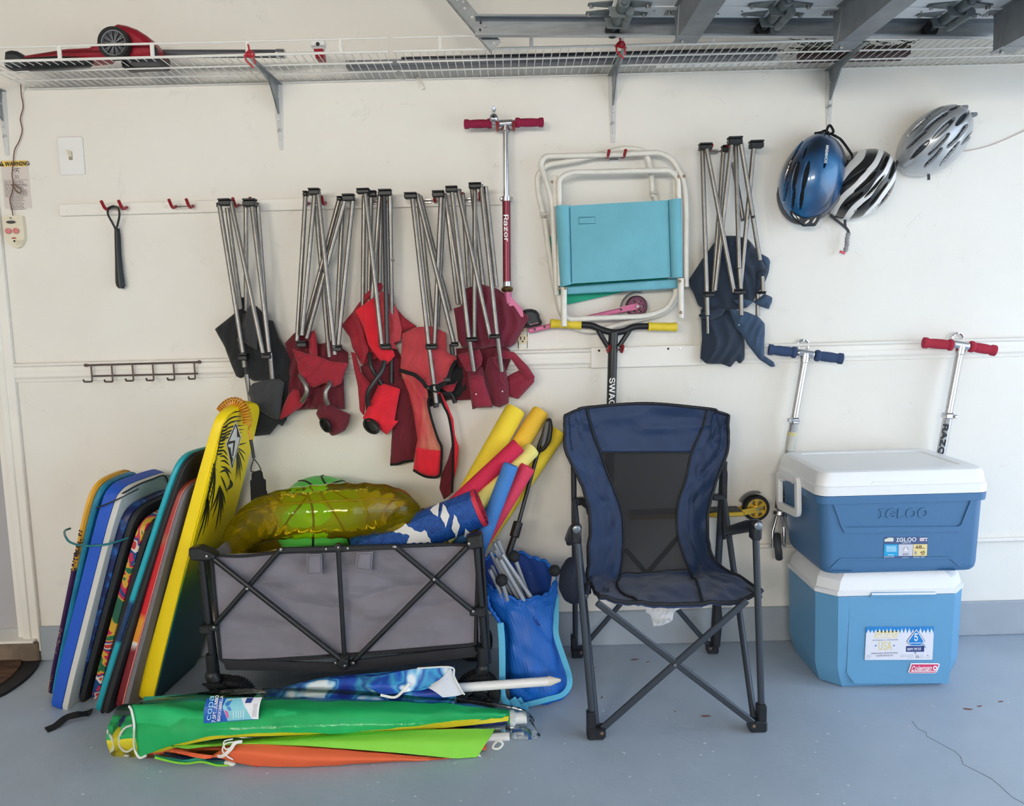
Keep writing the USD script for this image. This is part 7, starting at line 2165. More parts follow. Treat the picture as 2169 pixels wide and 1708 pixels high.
# lower umbrella: lime and orange, unwrapped
t = thing('beach_umbrella', 'furled lime and orange beach umbrella lying on the floor in front', 'umbrella', uf(900,500,.66) * [1,1,0])
part(t, 'pole', cyl(uf(300,420,.62), uf(1800,372,.62),.0135,20), M_WHITEP, smooth=60)
part(t, 'canopy', bundle([uf(250,440,.64), uf(560,440,.64), uf(1000,415,.64), uf(1500,400,.64), uf(1700,400,.64)],[.036,.030,.046,.050,.042],8,2, amp=.08), C_UORG, smooth=60)
part(t, 'lime_panel', cloth_strip([[uf(380,400,.655), uf(560,385,.665), uf(900,362,.675), uf(1300,345,.675), uf(1735,335,.66)],[uf(330,410,.69), uf(600,395,.70), uf(900,385,.715), uf(1300,388,.715), uf(1700,395,.70)],[uf(400,425,.70), uf(620,400,.712), uf(900,410,.728), uf(1300,440,.73), uf(1650,473,.72)]], seed=3), C_ULIME, smooth=60)
part(t, 'orange_panel', cloth_strip([[uf(330,425,.695), uf(480,455,.70), uf(620,402,.71), uf(900,412,.722), uf(1250,440,.725), uf(1560,470,.715)],[uf(340,430,.71), uf(490,458,.715), uf(620,440,.735), uf(900,465,.75), uf(1200,470,.745), uf(1480,474,.725)],[uf(360,445,.71), uf(520,462,.715), uf(690,500,.735), uf(920,504,.74), uf(1150,490,.735), uf(1400,478,.72)]], seed=4), C_UORG, smooth=60)
part(t, 'red_fold', cloth_strip([[uf(590,460,.70), uf(640,470,.715), uf(720,498,.73)],[uf(595,475,.71), uf(650,485,.722), uf(710,502,.735)]], seed=5, n=20), C_URED, smooth=60)
part(t, 'navy_fold', cloth_strip([[uf(300,438,.67), uf(420,455,.68), uf(560,470,.69)],[uf(310,446,.685), uf(430,468,.69), uf(590,482,.70)]], seed=6, n=20), C_UNAVY, smooth=60)
part(t, 'teal_fold', cloth_strip([[uf(260,448,.69), uf(380,470,.70), uf(450,462,.705), uf(520,478,.705), uf(600,480,.705)],[uf(270,460,.705), uf(380,483,.71), uf(460,478,.715), uf(530,492,.715), uf(590,496,.715)]], seed=7, n=30), C_UTEAL, smooth=60)
part(t, 'green_edge', tube(spline([uf(262,461,.712), uf(340,480,.718), uf(400,487,.72), uf(465,480,.722), uf(530,494,.722), uf(585,497,.722)],30),.003, n=6), C_ULIME)
part(t, 'tie_strap', join(strap(spline([uf(640,392,.735), uf(610,398,.745), uf(590,425,.748), uf(560,452,.745), uf(535,456,.735)],30),.010,.003), tube(spline([uf(620,392,.735), uf(570,400,.745), uf(555,430,.745), uf(575,455,.74), uf(600,470,.735)],24),.0022, n=6), tube(spline([uf(600,380,.735), uf(562,392,.745), uf(570,425,.745), uf(610,405,.745)],24),.002, n=6)), M_WBIND)
part(t, 'white_tip', rhull([uf(575,485,.71), uf(600,490,.715)],.009,1), M_WBIND)
for (x0, y0), dx in (((1655,468),0),((1752,410),0)):
  part(t, 'hem_loop', tube(spline([uf(x0 - 20, y0 - 6,.70), uf(x0, y0 - 22,.705), uf(x0 + 18, y0 - 8,.71), uf(x0, y0 + 12,.715), uf(x0 - 24, y0 + 10,.71)],30, closed=True),.0032, n=6, closed=True), M_WBIND)
part(t, 'tail_cloth', bundle([uf(1690,440,.60), uf(1725,432,.60), uf(1760,420,.60)],[.012,.022,.016],5,4, n=16), C_UNAVY, smooth=60)

# upper umbrella: emerald, in its clear plastic sleeve
UD = .60
t = thing('beach_umbrella', 'emerald green beach umbrella in its clear plastic sleeve with a blue paper label', 'umbrella', uf(900,420, UD) * [1,1,0])
part(t, 'pole', cyl(uf(160,300, UD), uf(1860,296, UD - .03),.0125,20), M_WHITEP, smooth=60)
part(t, 'canopy', bundle([uf(150,345, UD), uf(330,320, UD), uf(600,290, UD), uf(1000,280, UD - .01), uf(1500,280, UD - .02), uf(1800,285, UD - .02)],[.052,.056,.060,.058,.042,.022],9,5, amp=.06), C_UGREEN, smooth=60)
part(t, 'front_panel', cloth_strip([[uf(205,232, UD + .02), uf(450,215, UD + .03), uf(740,212, UD + .03), uf(1100,212, UD + .02), uf(1500,228, UD + .005), uf(1790,262, UD - .01)],[uf(160,240, UD + .06), uf(420,260, UD + .085), uf(740,255, UD + .08), uf(1100,255, UD + .065), uf(1500,262, UD + .04), uf(1790,272, UD + .01)],[uf(165,330, UD + .085), uf(420,320, UD + .105), uf(740,300, UD + .10), uf(1100,300, UD + .08), uf(1500,290, UD + .05), uf(1780,280, UD + .015)],[uf(190,460, UD + .09), uf(420,385, UD + .105), uf(700,350, UD + .10), uf(1100,352, UD + .08), uf(1480,320, UD + .05), uf(1770,288, UD + .015)]], seed=8, ripple=.013), C_UGREEN, smooth=60)
part(t, 'panel_binding', tube(spline([uf(150,238, UD + .068), uf(162,262, UD + .078), uf(172,320, UD + .092), uf(172,400, UD + .095), uf(180,440, UD + .095), uf(198,462, UD + .094), uf(225,452, UD + .095)],40),.0034, n=7), M_WBIND, smooth=60)
part(t, 'yellow_panel', cloth_strip([[uf(255,440, UD + .085), uf(420,388, UD + .095), uf(640,352, UD + .10), uf(900,348, UD + .085), uf(1250,340, UD + .07), uf(1550,308, UD + .045), uf(1795,282, UD + .01)],[uf(290,436, UD + .082), uf(430,398, UD + .092), uf(640,372, UD + .096), uf(900,362, UD + .08), uf(1250,352, UD + .065), uf(1550,330, UD + .04), uf(1795,302, UD + .01)]], seed=9, n=60), C_UYEL, smooth=60)
part(t, 'back_panel', cloth_strip([[uf(215,195, UD - .03), uf(400,188, UD - .03), uf(560,192, UD - .03), uf(715,198, UD - .03)],[uf(210,225, UD + .01), uf(400,215, UD + .02), uf(560,215, UD + .025), uf(720,215, UD + .025)]], seed=10, ripple=.006), C_UTEAL, smooth=60)
part(t, 'back_corner', hull([uf(690, 198, UD), uf(712, 182, UD), uf(738, 206, UD), uf(700, 202, UD + .01), uf(730, 208, UD + .01)]), mat('mint_umbrella_cloth', (110, 210, 170), rough=.6))
part(t, 'blue_panel', cloth_strip([[uf(740,205, UD - .02), uf(1200,204, UD - .03), uf(1600,226, UD - .04), uf(1790,256, UD - .04)],[uf(740,218, UD + .01), uf(1200,216, UD + .0), uf(1600,240, UD - .01), uf(1790,268, UD - .02)]], seed=12), C_UBLUE, smooth=60)
part(t, 'navy_panel', cloth_strip([[uf(1540,322, UD + .03), uf(1650,306, UD + .025), uf(1790,290, UD + .01)],[uf(1560,330, UD + .02), uf(1680,328, UD + .015), uf(1790,322, UD + .0)]], seed=13, n=24), C_UNAVY, smooth=60)
part(t, 'end_roll', bundle([uf(108,380, UD + .02), uf(160,375, UD + .02), uf(210,370, UD + .02)],[.030,.034,.034],4,8, n=16, amp=.05, squash=1.0), C_UYEL, smooth=60)
part(t, 'end_binding', tube(spline([uf(165,320, UD + .05), uf(130,335, UD + .05), uf(108,375, UD + .05), uf(112,415, UD + .05), uf(140,436, UD + .05), uf(170,420, UD + .055)],30),.0034, n=7), M_WBIND, smooth=60)
part(t, 'end_fold', bundle([uf(120,318, UD - .01), uf(150,312, UD - .01), uf(190,310, UD - .01)],[.018,.022,.022],4,9, n=12, amp=.05, squash=1.0), C_UNAVY, smooth=60)
part(t, 'pole_cap', lathe([(0,0),(.022,0),(.024,.003),(.024,.012),(.016,.018),(.016,.05),(0,.05)], uf(1800,292, UD - .02),(1,0,.03),24), M_WHITEPL, smooth=40)
# paper label under the plastic
lq = [uf(487,207, UD + .088), uf(728,201, UD + .078), uf(712,296, UD + .106), uf(474,314, UD + .113)]

def label_quad(p4, n=14, bulge=.010, lift=0.0):
  a, b, c, d = p4
  u, v = np.meshgrid(np.linspace(0,1, n), np.linspace(0,1, n))
  return lambda uu, vv: (1 - vv) * ((1 - uu) * a + uu * b) + vv * ((1 - uu) * d + uu * c) + np.array([0,-.62,.78]) * (bulge * math.sin(math.pi * vv) + lift)

LQ = label_quad(lq)

def label_patch(uv, lift, n=10):
  pg = Polygon(uv)
  b = resample(np.array(pg.exterior.coords[:-1]),.05)
  x0, y0, x1, y1 = pg.bounds
  g = np.array([(x, y) for x in np.linspace(x0, x1, n) for y in np.linspace(y0, y1, n) if pg.buffer(-.015).contains(Point(x, y))]).reshape(-1,2)
  v2 = np.vstack([np.array(pg.exterior.coords[:-1]), b, g])
  v2 = np.unique(np.round(v2,5), axis=0)
  dl = Delaunay(v2)
  f = dl.simplices[contains_xy(pg.buffer(1e-6), *v2[dl.simplices].mean(1).T)]
  V = [LQ(x, y) + np.array([0,-.62,.78]) * lift for x, y in v2]
  m = TM(V, f)
  if m.face_normals.mean(0) @ np.array([0,-.62,.78]) < 0:
    m.invert()
  return m

lab = part(t, 'paper_label', label_patch([(0, 0), (1, 0), (1, 1), (0, 1)], .0016), mat('label_blue', (22, 92, 184), rough=.5), smooth=60)
part(lab, 'label_picture', label_patch([(.36, .02), (.62, 0), (.88, .98), (.44, .98), (.33, .45)], .0020), mat('label_aqua', (128, 200, 214), rough=.5), smooth=60)
part(lab, 'label_white', label_patch([(.62, 0), (1, 0), (1, 1), (.88, .98), (.70, .40)], .0020), mat('label_white', (232, 232, 236), rough=.5), smooth=60)
part(lab, 'label_navy', label_patch([(.73,.02),(.85,.02),(.83,.30),(.72,.30)],.0024), mat('label_navy', (34,64,138), rough=.5), smooth=60)
part(lab, 'printed_umbrella', join(label_patch([(.36,.30),(.42,.10),(.48,.06),(.45,.35),(.41,.45)],.0024), label_patch([(.40,.48),(.46,.42),(.50,.60),(.46,.62)],.0024)), mat('label_print_blue', (46,120,196), rough=.5), smooth=60)
part(lab, 'printed_umbrella', label_patch([(.37,.55),(.44,.66),(.46,.90),(.42,.86)],.0024), mat('label_print_pink', (222,92,160), rough=.5), smooth=60)
part(lab, 'printed_umbrella', label_patch([(.40,.12),(.47,.03),(.50,.05),(.42,.18)],.0024), mat('label_print_yellow', (226,214,110), rough=.5), smooth=60)

def on_label(text, u, v, h, m, bold=True, sx=1.0):
  """Lettering that reads up the label."""
  c = LQ(u, v) + np.array([0,-.62,.78]) * .0022
  up_ = unit(LQ(u, v - .05) - LQ(u, v + .05))
  rt2 = unit(LQ(u + .05, v) - LQ(u - .05, v))
  return part(lab, 'label_lettering', label_text(text, h, c, up_,-rt2, bold=bold, sx=sx, depth=.0006), m, smooth=False)

M_LW = mat('label_white', ())
on_label('copa', .10,.46,.0150, mat('label_pale_blue', (150,214,232), rough=.5), bold=False, sx=1.35)
on_label('7.5FT. JUMBO', .205,.50,.0092, M_LW, sx=.80)
on_label('BEACH UMBRELLA', .290,.50,.0080, M_LW, sx=.66)
tx = []
for k in range(5):
  tx.append(label_patch([(.53 + .045 * k,.62),(.545 + .045 * k,.62),(.55 + .045 * k,.92 - .03 * (k % 2)),(.535 + .045 * k,.92 - .03 * (k % 2))],.0024,4))
part(lab, 'small_print', tx, mat('label_pale_print', (206,232,236), rough=.5), smooth=False)
part(lab, 'small_print', [label_patch([(.89 + .02 * k, .35), (.898 + .02 * k, .35), (.893 + .02 * k, .90), (.885 + .02 * k, .90)], .0024, 4) for k in range(4)], mat('label_grey_print', (170, 168, 176), rough=.5), smooth=False)
# clear sleeve
M_CLEAR = graph('clear_polythene', {'f': ('fresnel', {'IOR': 1.22}), 't': ('transparent_bsdf', {'color': (.97, .98, .98)}), 'g': ('glossy_bsdf', {'color': (1, 1, 1), 'roughness': .10, 'distribution': 'ggx'}), 'm': ('mix_closure', {}),
  'tc': ('texture_coordinate', {}), 'n': ('noise_texture', {'scale': 22.0, 'detail': 3.0, 'distortion': 1.5}), 'b': ('bump', {'strength': .3, 'distance': .006})},
  [('f.fac', 'm.fac'),('t.BSDF', 'm.closure1'),('g.BSDF', 'm.closure2'),('tc.object', 'n.vector'),('n.fac', 'b.height'),('b.normal', 'g.normal')], surface='m.closure')
part(t, 'plastic_sleeve', bundle([uf(118,340, UD + .015), uf(330,325, UD + .02), uf(600,300, UD + .025), uf(1000,288, UD + .015), uf(1500,288, UD + .0), uf(1800,292, UD - .02), uf(1850,330, UD + .0), uf(1920,385, UD + .02)],[.078,.092,.098,.092,.070,.040,.046,.016],5,11, amp=.03, squash=.86), M_CLEAR, smooth=True)

# tie-dye umbrella behind
TDm = graph('tie_dye_cloth', {'g': ('texture_coordinate', {}), 'n': ('noise_texture', {'scale': 10.0, 'detail': 2.5, 'distortion': .3}),
  'r': ('rgb_ramp', {'ramp': [(.28, tuple(lin((24,44,140)))),(.42, tuple(lin((30,80,184)))),(.47, tuple(lin((66,166,210)))),(.52, tuple(lin((36,76,172)))),(.56, tuple(lin((120,190,226)))),(.60, tuple(lin((232,240,246))))]}),
  'p': ('principled_bsdf', {'roughness': .55})}, [('g.object', 'n.vector'),('n.fac', 'r.fac'),('r.color', 'p.base_color')])
KD = .56
t = thing('beach_umbrella', 'blue and white tie-dye beach umbrella with a white pointed pole, behind the green one', 'umbrella', uf(1100,240, KD) * [1,1,0])
part(t, 'pole', cyl(uf(800,215, KD - .03), uf(1972,130, KD - .005),.0135,20), M_WHITEP, smooth=60)
part(t, 'pole_tip', lathe([(0, 0), (.0145, 0), (.0145, .004), (.004, .036), (0, .038)], uf(1968, 130, KD - .005), unit(uf(2030, 124, KD) - uf(1968, 130, KD - .005)), 20), mat('cream_pole_tip', (228, 220, 206), rough=.5), smooth=40)
part(t, 'canopy', bundle([uf(740,205, KD - .02), uf(860,185, KD - .02), uf(1000,170, KD - .02), uf(1200,165, KD - .02), uf(1400,160, KD - .02), uf(1560,150, KD - .02)],[.012,.030,.042,.052,.060,.062],6,14, amp=.10), TDm, smooth=60)
part(t, 'fold', cloth_strip([[uf(1170,115, KD + .02), uf(1260,100, KD + .025), uf(1400,75, KD + .02), uf(1545,70, KD + .01)],[uf(1180,150, KD + .06), uf(1300,145, KD + .06), uf(1420,150, KD + .05), uf(1530,120, KD + .04)],[uf(1240,190, KD + .06), uf(1340,180, KD + .065), uf(1420,160, KD + .06), uf(1470,150, KD + .05)]], seed=15, ripple=.006, n=40), TDm, smooth=60)
part(t, 'white_flap', cloth_strip([[uf(1545, 72, KD + .015), uf(1558, 110, KD + .03), uf(1590, 170, KD + .045), uf(1600, 186, KD + .045)], [uf(1500, 120, KD + .04), uf(1500, 140, KD + .05), uf(1520, 175, KD + .06), uf(1560, 195, KD + .06)], [uf(1440, 155, KD + .05), uf(1460, 165, KD + .06), uf(1490, 185, KD + .065), uf(1510, 200, KD + .065)]], seed=16, ripple=.004, n=24), mat('white_umbrella_lining', (214, 216, 222), rough=.6), smooth=60)
part(t, 'binding', tube(spline([uf(1400,74, KD + .024), uf(1545,70, KD + .018), uf(1560,112, KD + .034), uf(1592,172, KD + .05), uf(1604,188, KD + .05)],40),.0026, n=6), M_WBIND)
part(t, 'strap', strap(spline([uf(1240,190, KD + .07), uf(1300,200, KD + .065), uf(1335,175, KD + .07), uf(1365,140, KD + .06)],20),.008,.002), M_WBIND)

# ------------------------------------------------------------------ the blue armchair
M_BLUEC = mat('navy_blue_polyester', (15,46,86), rough=.55, var=.10, vscale=12, weave=1000, sheen_weight=.2)
M_PIPE = mat('black_piping', (28,30,36), rough=.7)
M_FRAME = mat('dark_grey_chair_frame', (62,68,76), rough=.38, metal=.35)
M_MESH = graph('black_mesh_fabric', {'t': ('transparent_bsdf', {'color': (1, 1, 1)}), 'd': ('diffuse_bsdf', {'color': tuple(lin((58, 58, 60)))}), 'm': ('mix_closure', {'fac': .66})},
               [('t.BSDF', 'm.closure1'),('d.BSDF', 'm.closure2')], surface='m.closure')
k_ = lambda x, y, d: P(*zc2(x, y, d))
t = thing('camping_armchair', 'open navy blue folding armchair with a black mesh back and dark steel legs', 'camping chair', F(1430,1480) * [1,1,0])
rows = [
  [(80,132,.155),(138,108,.14),(180,95,.13),(460,76,.12),(740,100,.13),(790,114,.14),(838,132,.155)],
  [(79,212,.16),(150,202,.14),(205,197,.13),(460,190,.125),(715,197,.13),(772,202,.14),(837,212,.16)],
  [(84,302,.165),(168,306,.145),(245,305,.135),(460,303,.13),(668,305,.135),(747,306,.145),(832,300,.165)],
  [(142,430,.18),(215,430,.155),(290,430,.145),(460,430,.14),(640,430,.145),(712,430,.155),(784,430,.18)],
  [(188,560,.21),(265,560,.18),(338,560,.17),(470,560,.165),(602,560,.17),(672,560,.18),(748,560,.21)],
  [(200,700,.25),(280,700,.21),(353,700,.20),(475,700,.195),(606,700,.20),(676,700,.21),(744,700,.25)],
  [(188,848,.32),(262,862,.27),(338,863,.25),(490,857,.245),(655,850,.25),(722,838,.28),(786,822,.34)],
  [(203,925,.44),(262,940,.42),(325,928,.40),(500,916,.39),(690,906,.40),(800,898,.42),(905,885,.45)],
  [(240,970,.57),(300,986,.575),(420,997,.575),(560,1003,.575),(720,1003,.575),(870,990,.57),(996,955,.56)],
]
K3 = np.array([[k_(*q) for q in r] for r in rows])
NR, NC = 97,73
G = np.array([spline(K3[:, j], NR) for j in range(7)]).transpose(1,0,2)
G = np.array([spline(G[i], NC) for i in range(NR)])
du, dv = np.gradient(G, axis=1), np.gradient(G, axis=0)
GN = np.cross(dv, du)
GN /= np.maximum(np.linalg.norm(GN, axis=2, keepdims=True),1e-9)
if GN[10,36][1] > 0:
  GN = -GN
uu, vv = np.meshgrid(np.linspace(0,6, NC), np.linspace(0,8, NR))
q3 = np.stack([uu * .8, vv * .7, uu * 0],-1)
wr = .010 * (fbm(q3 * 2.2,3,5) - .5) * 2
wr += .006 * (.6 - np.abs(np.sin(2.6 * vv + 1.6 * uu + 2 * fbm(q3,2,8)))) * np.where((uu < 2.1) | (uu > 3.9) | (vv < 2) | (vv > 6),1,.15)
wr *= np.where((uu > 2) & (uu < 4) & (vv > 2) & (vv < 6),.3,1)
G2 = G + GN * wr[..., None]

def sheet_part(i0, i1, j0, j1, th=.004):
  g = G2[i0:i1 + 1, j0:j1 + 1]
  nn = GN[i0:i1 + 1, j0:j1 + 1].reshape(-1,3)
  a, b = g.shape[:2]
  p = g.reshape(-1,3)
  f = np.array([(i * b + j,(i + 1) * b + j,(i + 1) * b + j + 1, i * b + j + 1) for i in range(a - 1) for j in range(b - 1)])
  if TM(p, f).face_normals.mean(0) @ nn.mean(0) < 0:
    f = f[:, ::-1]
  N = a * b
  rim = list(range(b)) + [i * b + b - 1 for i in range(1, a)] + [(a - 1) * b + j for j in range(b - 2,-1,-1)] + [i * b for i in range(a - 2,0,-1)]
  sd = np.array([(rim[k], rim[(k + 1) % len(rim)], rim[(k + 1) % len(rim)] + N, rim[k] + N) for k in range(len(rim))])
  return TM(np.vstack([p, p - nn * th]), np.vstack([f, f[:, ::-1] + N, sd]))

part(t, 'headrest', sheet_part(0,24,24,48,.012), M_BLUEC, smooth=70)
part(t, 'mesh_back', sheet_part(24,72,24,48,.0015), M_MESH, smooth=70)
part(t, 'seat', sheet_part(72,96,24,48,.012), M_BLUEC, smooth=70)
part(t, 'side_panel', sheet_part(0,96,0,24,.010), M_BLUEC, smooth=70)
part(t, 'side_panel', sheet_part(0,96,48,72,.010), M_BLUEC, smooth=70)
edge = np.vstack([G2[0, :], G2[1:, -1], G2[-1,-2::-1], G2[-2:0:-1,0]])
part(t, 'edge_binding', tube(edge + np.array([0,-.002,0]),.0052, n=7, closed=True), M_PIPE, smooth=60)
part(t, 'piping', tube(G2[:, 24] + GN[:, 24] * .002,.0036, n=6), M_PIPE, smooth=60)
part(t, 'piping', tube(G2[:, 48] + GN[:, 48] * .002,.0036, n=6), M_PIPE, smooth=60)
part(t, 'piping', tube(G2[24,24:49] + GN[24,24:49] * .002,.0022, n=6), M_PIPE, smooth=60)
part(t, 'piping', tube(G2[72,24:49] + GN[72,24:49] * .002,.0022, n=6), M_PIPE, smooth=60)
for j, x in ((5,130),(67,780)):
  part(t, 'pole_sleeve', tube(G2[2:24, j] + GN[2:24, j] * .001,.0045, n=8), M_BLUEC, smooth=60)
ft = {'fl': k_(208, 1600, .605), 'fr': k_(978, 1568, .60), 'bl': k_(132, 1240, .10), 'br': k_(772, 1218, .10)}
FD = {n: q * [1,1,0] for n, q in ft.items()}
for n, px, py in (('fl', 212, 1625), ('fr', 980, 1590), ('bl', 130, 1250), ('br', 770, 1230)):
  FD[n] = F(*zc2(px, py))
armfl, armfr = k_(132,655,.585), k_(970,640,.585)
armbl, armbr = k_(100,705,.28), k_(838,668,.28)
upl, upr = k_(120,345,.14), k_(817,345,.14)
M_BLKJ = mat('black_chair_joint', (30,32,37), rough=.4)

def leg(a, b, r=.0098):
  return part(t, 'leg', cyl(a, b, r,14), M_FRAME, smooth=60)

fl0, fr0, bl0, br0 = FD['fl'] + [0, 0, .03], FD['fr'] + [0, 0, .03], FD['bl'] + [0, 0, .03], FD['br'] + [0, 0, .03]
leg(fl0, armfl + [0,.01,-.02])
leg(fr0 + [.008,0,0], armfr + [0,.01,-.02])
leg(fr0 - [.012,-.01,0], k_(818,520,.16))
leg(fl0 + [.010,.01,0], k_(124,525,.16))
leg(bl0, upl,.0095)
leg(br0, upr,.0125)

def bar(a, b, w=.019, th=.012):
  u = unit(b - a)
  x, y, z = basis(u,(0,-1,0))
  L_ = np.linalg.norm(b - a)
  return place(box((w, th, L_),(0,0, L_ / 2),.003), a, x, y, z)

part(t, 'front_brace', bar(k_(228,1000,.60), fr0 + [-.02,-.012,-.002]), M_FRAME)
part(t, 'front_brace', bar(k_(925,990,.595), fl0 + [.024,-.006,-.002]), M_FRAME)
part(t, 'pivot_bolt', lathe([(0,-.02),(.0065,-.02),(.0065,.010),(.004,.014),(0,.0145)], k_(586,1283,.61),(0,-1,0),14), M_SCREW)
part(t, 'back_brace', bar(bl0 + [.02,-.01,0], k_(612,690,.13),.017,.010), M_FRAME)
part(t, 'back_brace', bar(br0 + [-.02,-.01,0], k_(360,752,.14),.017,.010), M_FRAME)
part(t, 'seat_rail', cyl(k_(175,975,.585), k_(205,880,.30),.008,12), M_FRAME, smooth=60)
part(t, 'seat_rail', cyl(k_(985,975,.585), k_(800,850,.30),.008,12), M_FRAME, smooth=60)
for n, s, sx in (('fl', 1, 1), ('fr', -1, 1), ('bl', 1, .8), ('br', -1, .8)):
  c = FD[n]
  ftp = part(t, 'foot', join(box((.050 * sx,.042,.034), c + [s * .006,0,.017],.005), box((.026 * sx,.030,.06), c + [-s * .006,0,.05],.004), box((.024,.012,.022), c + [s * .022 * sx,-.018,.022],.002)), M_BLKJ)
  part(ftp, 'rivet', lathe([(0, 0), (.005, 0), (.004, .002), (0, .003)], c + [s * .022 * sx, -.024, .024], (0, -1, 0), 10), mat('rusty_rivet', ()))
for f_, b_, up_ in ((armfl, armbl, upl),(armfr, armbr, upr)):
  u = unit(b_ - f_)
  ap = part(t, 'armrest', join(rhull([f_ + [0,.004,0], f_ + u * .10 + [0,0,.002], b_],[.0165,.0185,.015],2), box((.030,.034,.05), f_ + [0,.012,-.022],.006), box((.02,.03,.03), b_ + [0,0,-.004],.004)), M_BLKJ, smooth=40)
  part(ap, 'end_cap', lathe([(0, 0), (.0115, 0), (.0115, .003), (.008, .005), (0, .0055)], f_ + [0, -.012, 0], (0, -1, 0), 18), mat('dull_metal_cap', (128, 134, 140), rough=.35, metal=.8))
part(t, 'frame_clip', join(box((.036,.03,.024), k_(148,530,.155),.004), tube([k_(150,530,.17), k_(185,560,.19), k_(192,590,.20)],.007, n=8)), M_BLKJ)
part(t, 'frame_clip', join(box((.042,.03,.020), k_(790,510,.155),.004)), M_BLKJ)
part(t, 'side_strap', slab([zc2(*q) for q in ((806,345),(824,335),(834,400),(830,560),(832,700),(812,712),(806,560))],.150,.012,.003), M_PIPE)
part(t, 'back_bag', slab([zc2(*q) for q in ((772,1000),(800,980),(808,1080),(796,1205),(762,1200),(765,1080))],.11,.03,.006), M_PIPE)
cuph = [(60,850),(90,800),(130,788),(165,830),(182,900),(178,985),(120,1006),(76,985),(50,930)]
part(t, 'cup_holder', slab([zc2(*q) for q in cuph],.42,.085,.03), mat('black_blue_mesh', (24,32,52), rough=.8), smooth=50)
part(t, 'cup_holder_clip', box((.02,.03,.03), k_(185,935,.45),.004), M_BLKJ)
part(t, 'care_tag', cloth([(*zc2(455, 1000), .40), (*zc2(620, 1010), .40), (*zc2(615, 1030), .40), (*zc2(585, 1045), .40), (*zc2(580, 1085), .40), (*zc2(530, 1108), .40), (*zc2(490, 1112), .40), (*zc2(478, 1060), .40), (*zc2(455, 1045), .40)], d=.40, th=.004, puff=.006, folds=[(80, .03, .008), (30, .05, .004)], seed=71, smooth=0), mat('white_tissue_tag', (228, 230, 234), rough=.7, transmission_weight=.15), 'crumpled white paper tag', smooth=60)

# ------------------------------------------------------------------ coolers
def rr(hx, hy, r, k=5, ch=False):
  """Rounded (or chamfered) rectangle, centred."""
  p = []
  for sx, sy, a0 in ((1,-1,-90),(1,1,0),(-1,1,90),(-1,-1,180)):
    cx_, cy_ = sx * (hx - r), sy * (hy - r)
    for a in np.linspace(a0, a0 + 90,2 if ch else k):
      p.append((cx_ + r * math.cos(math.radians(a)), cy_ + r * math.sin(math.radians(a))))
  return np.array(p)

def loft(sections, cap=True):
  """sections: (n x 2 outline, z, centre x, centre y); closed body."""
  V, n = [], len(sections[0][0])
  for o, z, cx_, cy_ in sections:
    V.append(np.c_[o[:, 0] + cx_, o[:, 1] + cy_, np.full(n, z)])
  V = np.vstack(V)
  f = [(i * n + j, i * n + (j + 1) % n,(i + 1) * n + (j + 1) % n,(i + 1) * n + j) for i in range(len(sections) - 1) for j in range(n)]
  m = [TM(V, f)]
  for i, s in ((0,-1),(len(sections) - 1,1)):
    pv, pf = trimesh.creation.triangulate_polygon(Polygon(V[i * n:(i + 1) * n, :2]), engine='earcut')
    m.append(TM(np.c_[pv, np.full(len(pv), V[i * n,2])], pf if s > 0 else pf[:, ::-1]))
  g = join(m)
  g.merge_vertices()
  if g.volume < 0:
    g.invert()
  return g

k5 = Z(1580,680,2.083)
CD = .385                                                # front of the lower cooler
c5 = lambda x, y, d=CD: P(*k5(x, y, d))
XLc, XRc = c5(335,1210)[0], c5(995,1205)[0]
ZB = c5(660,1212)[2]
ZL0 = c5(660,1112)[2]
cxc, hxc = (XLc + XRc) / 2,(XRc - XLc) / 2
DEP = .34
cyc = -CD + DEP / 2
hyc = DEP / 2
M_CBODY = mat('sky_blue_cooler_plastic', (100,158,198), rough=.42, bump=.08, bscale=500)
M_CWHITE = mat('cooler_white_plastic', (236,237,238), rough=.35)
t = thing('cooler', 'large sky blue cooler with a white lid standing on the floor under the other', 'cooler', (cxc, cyc,0))
CH = .052
lay = [(.030,0.0),(.024,.004),(.010,.045),(.004,.075),(.002,.20),(.0, ZB - .004),(.002, ZB)]
part(t, 'body', loft([(rr(hxc - i, hyc - i * .6, CH, ch=True), z, cxc, cyc) for i, z in lay]), M_CBODY, smooth=25)
lay = [(.004, ZB),(-.003, ZB + .003),(-.004, ZB + .016),(.002, ZB + .020),(.010, ZB + .050),(.024, ZL0 - .006),(.030, ZL0)]
lid = part(t, 'lid', loft([(rr(hxc - i, hyc - i * .7, CH, ch=True), z, cxc, cyc) for i, z in lay]), M_CWHITE, smooth=25)
fy = cyc - hyc                                           # the front plane
FRONT = lambda x, z, lift=0.0: np.array([x, fy - lift, z])

def decal(pts, th, m, nm, parent, lift=.0, label=None):
  """A flat printed patch on the front plane: pts are (x, z)."""
  pg = Polygon(pts).buffer(0)
  return part(parent, nm, prism(pg, th, FRONT(0,0, lift),(1,0,0),(0,0,1),(0,-1,0)), m, label, smooth=False)

def pxz(f):
  return lambda x, y: (lambda q: (q[0], q[2]))(f(x, y))

fp = pxz(lambda x, y: c5(x, y))
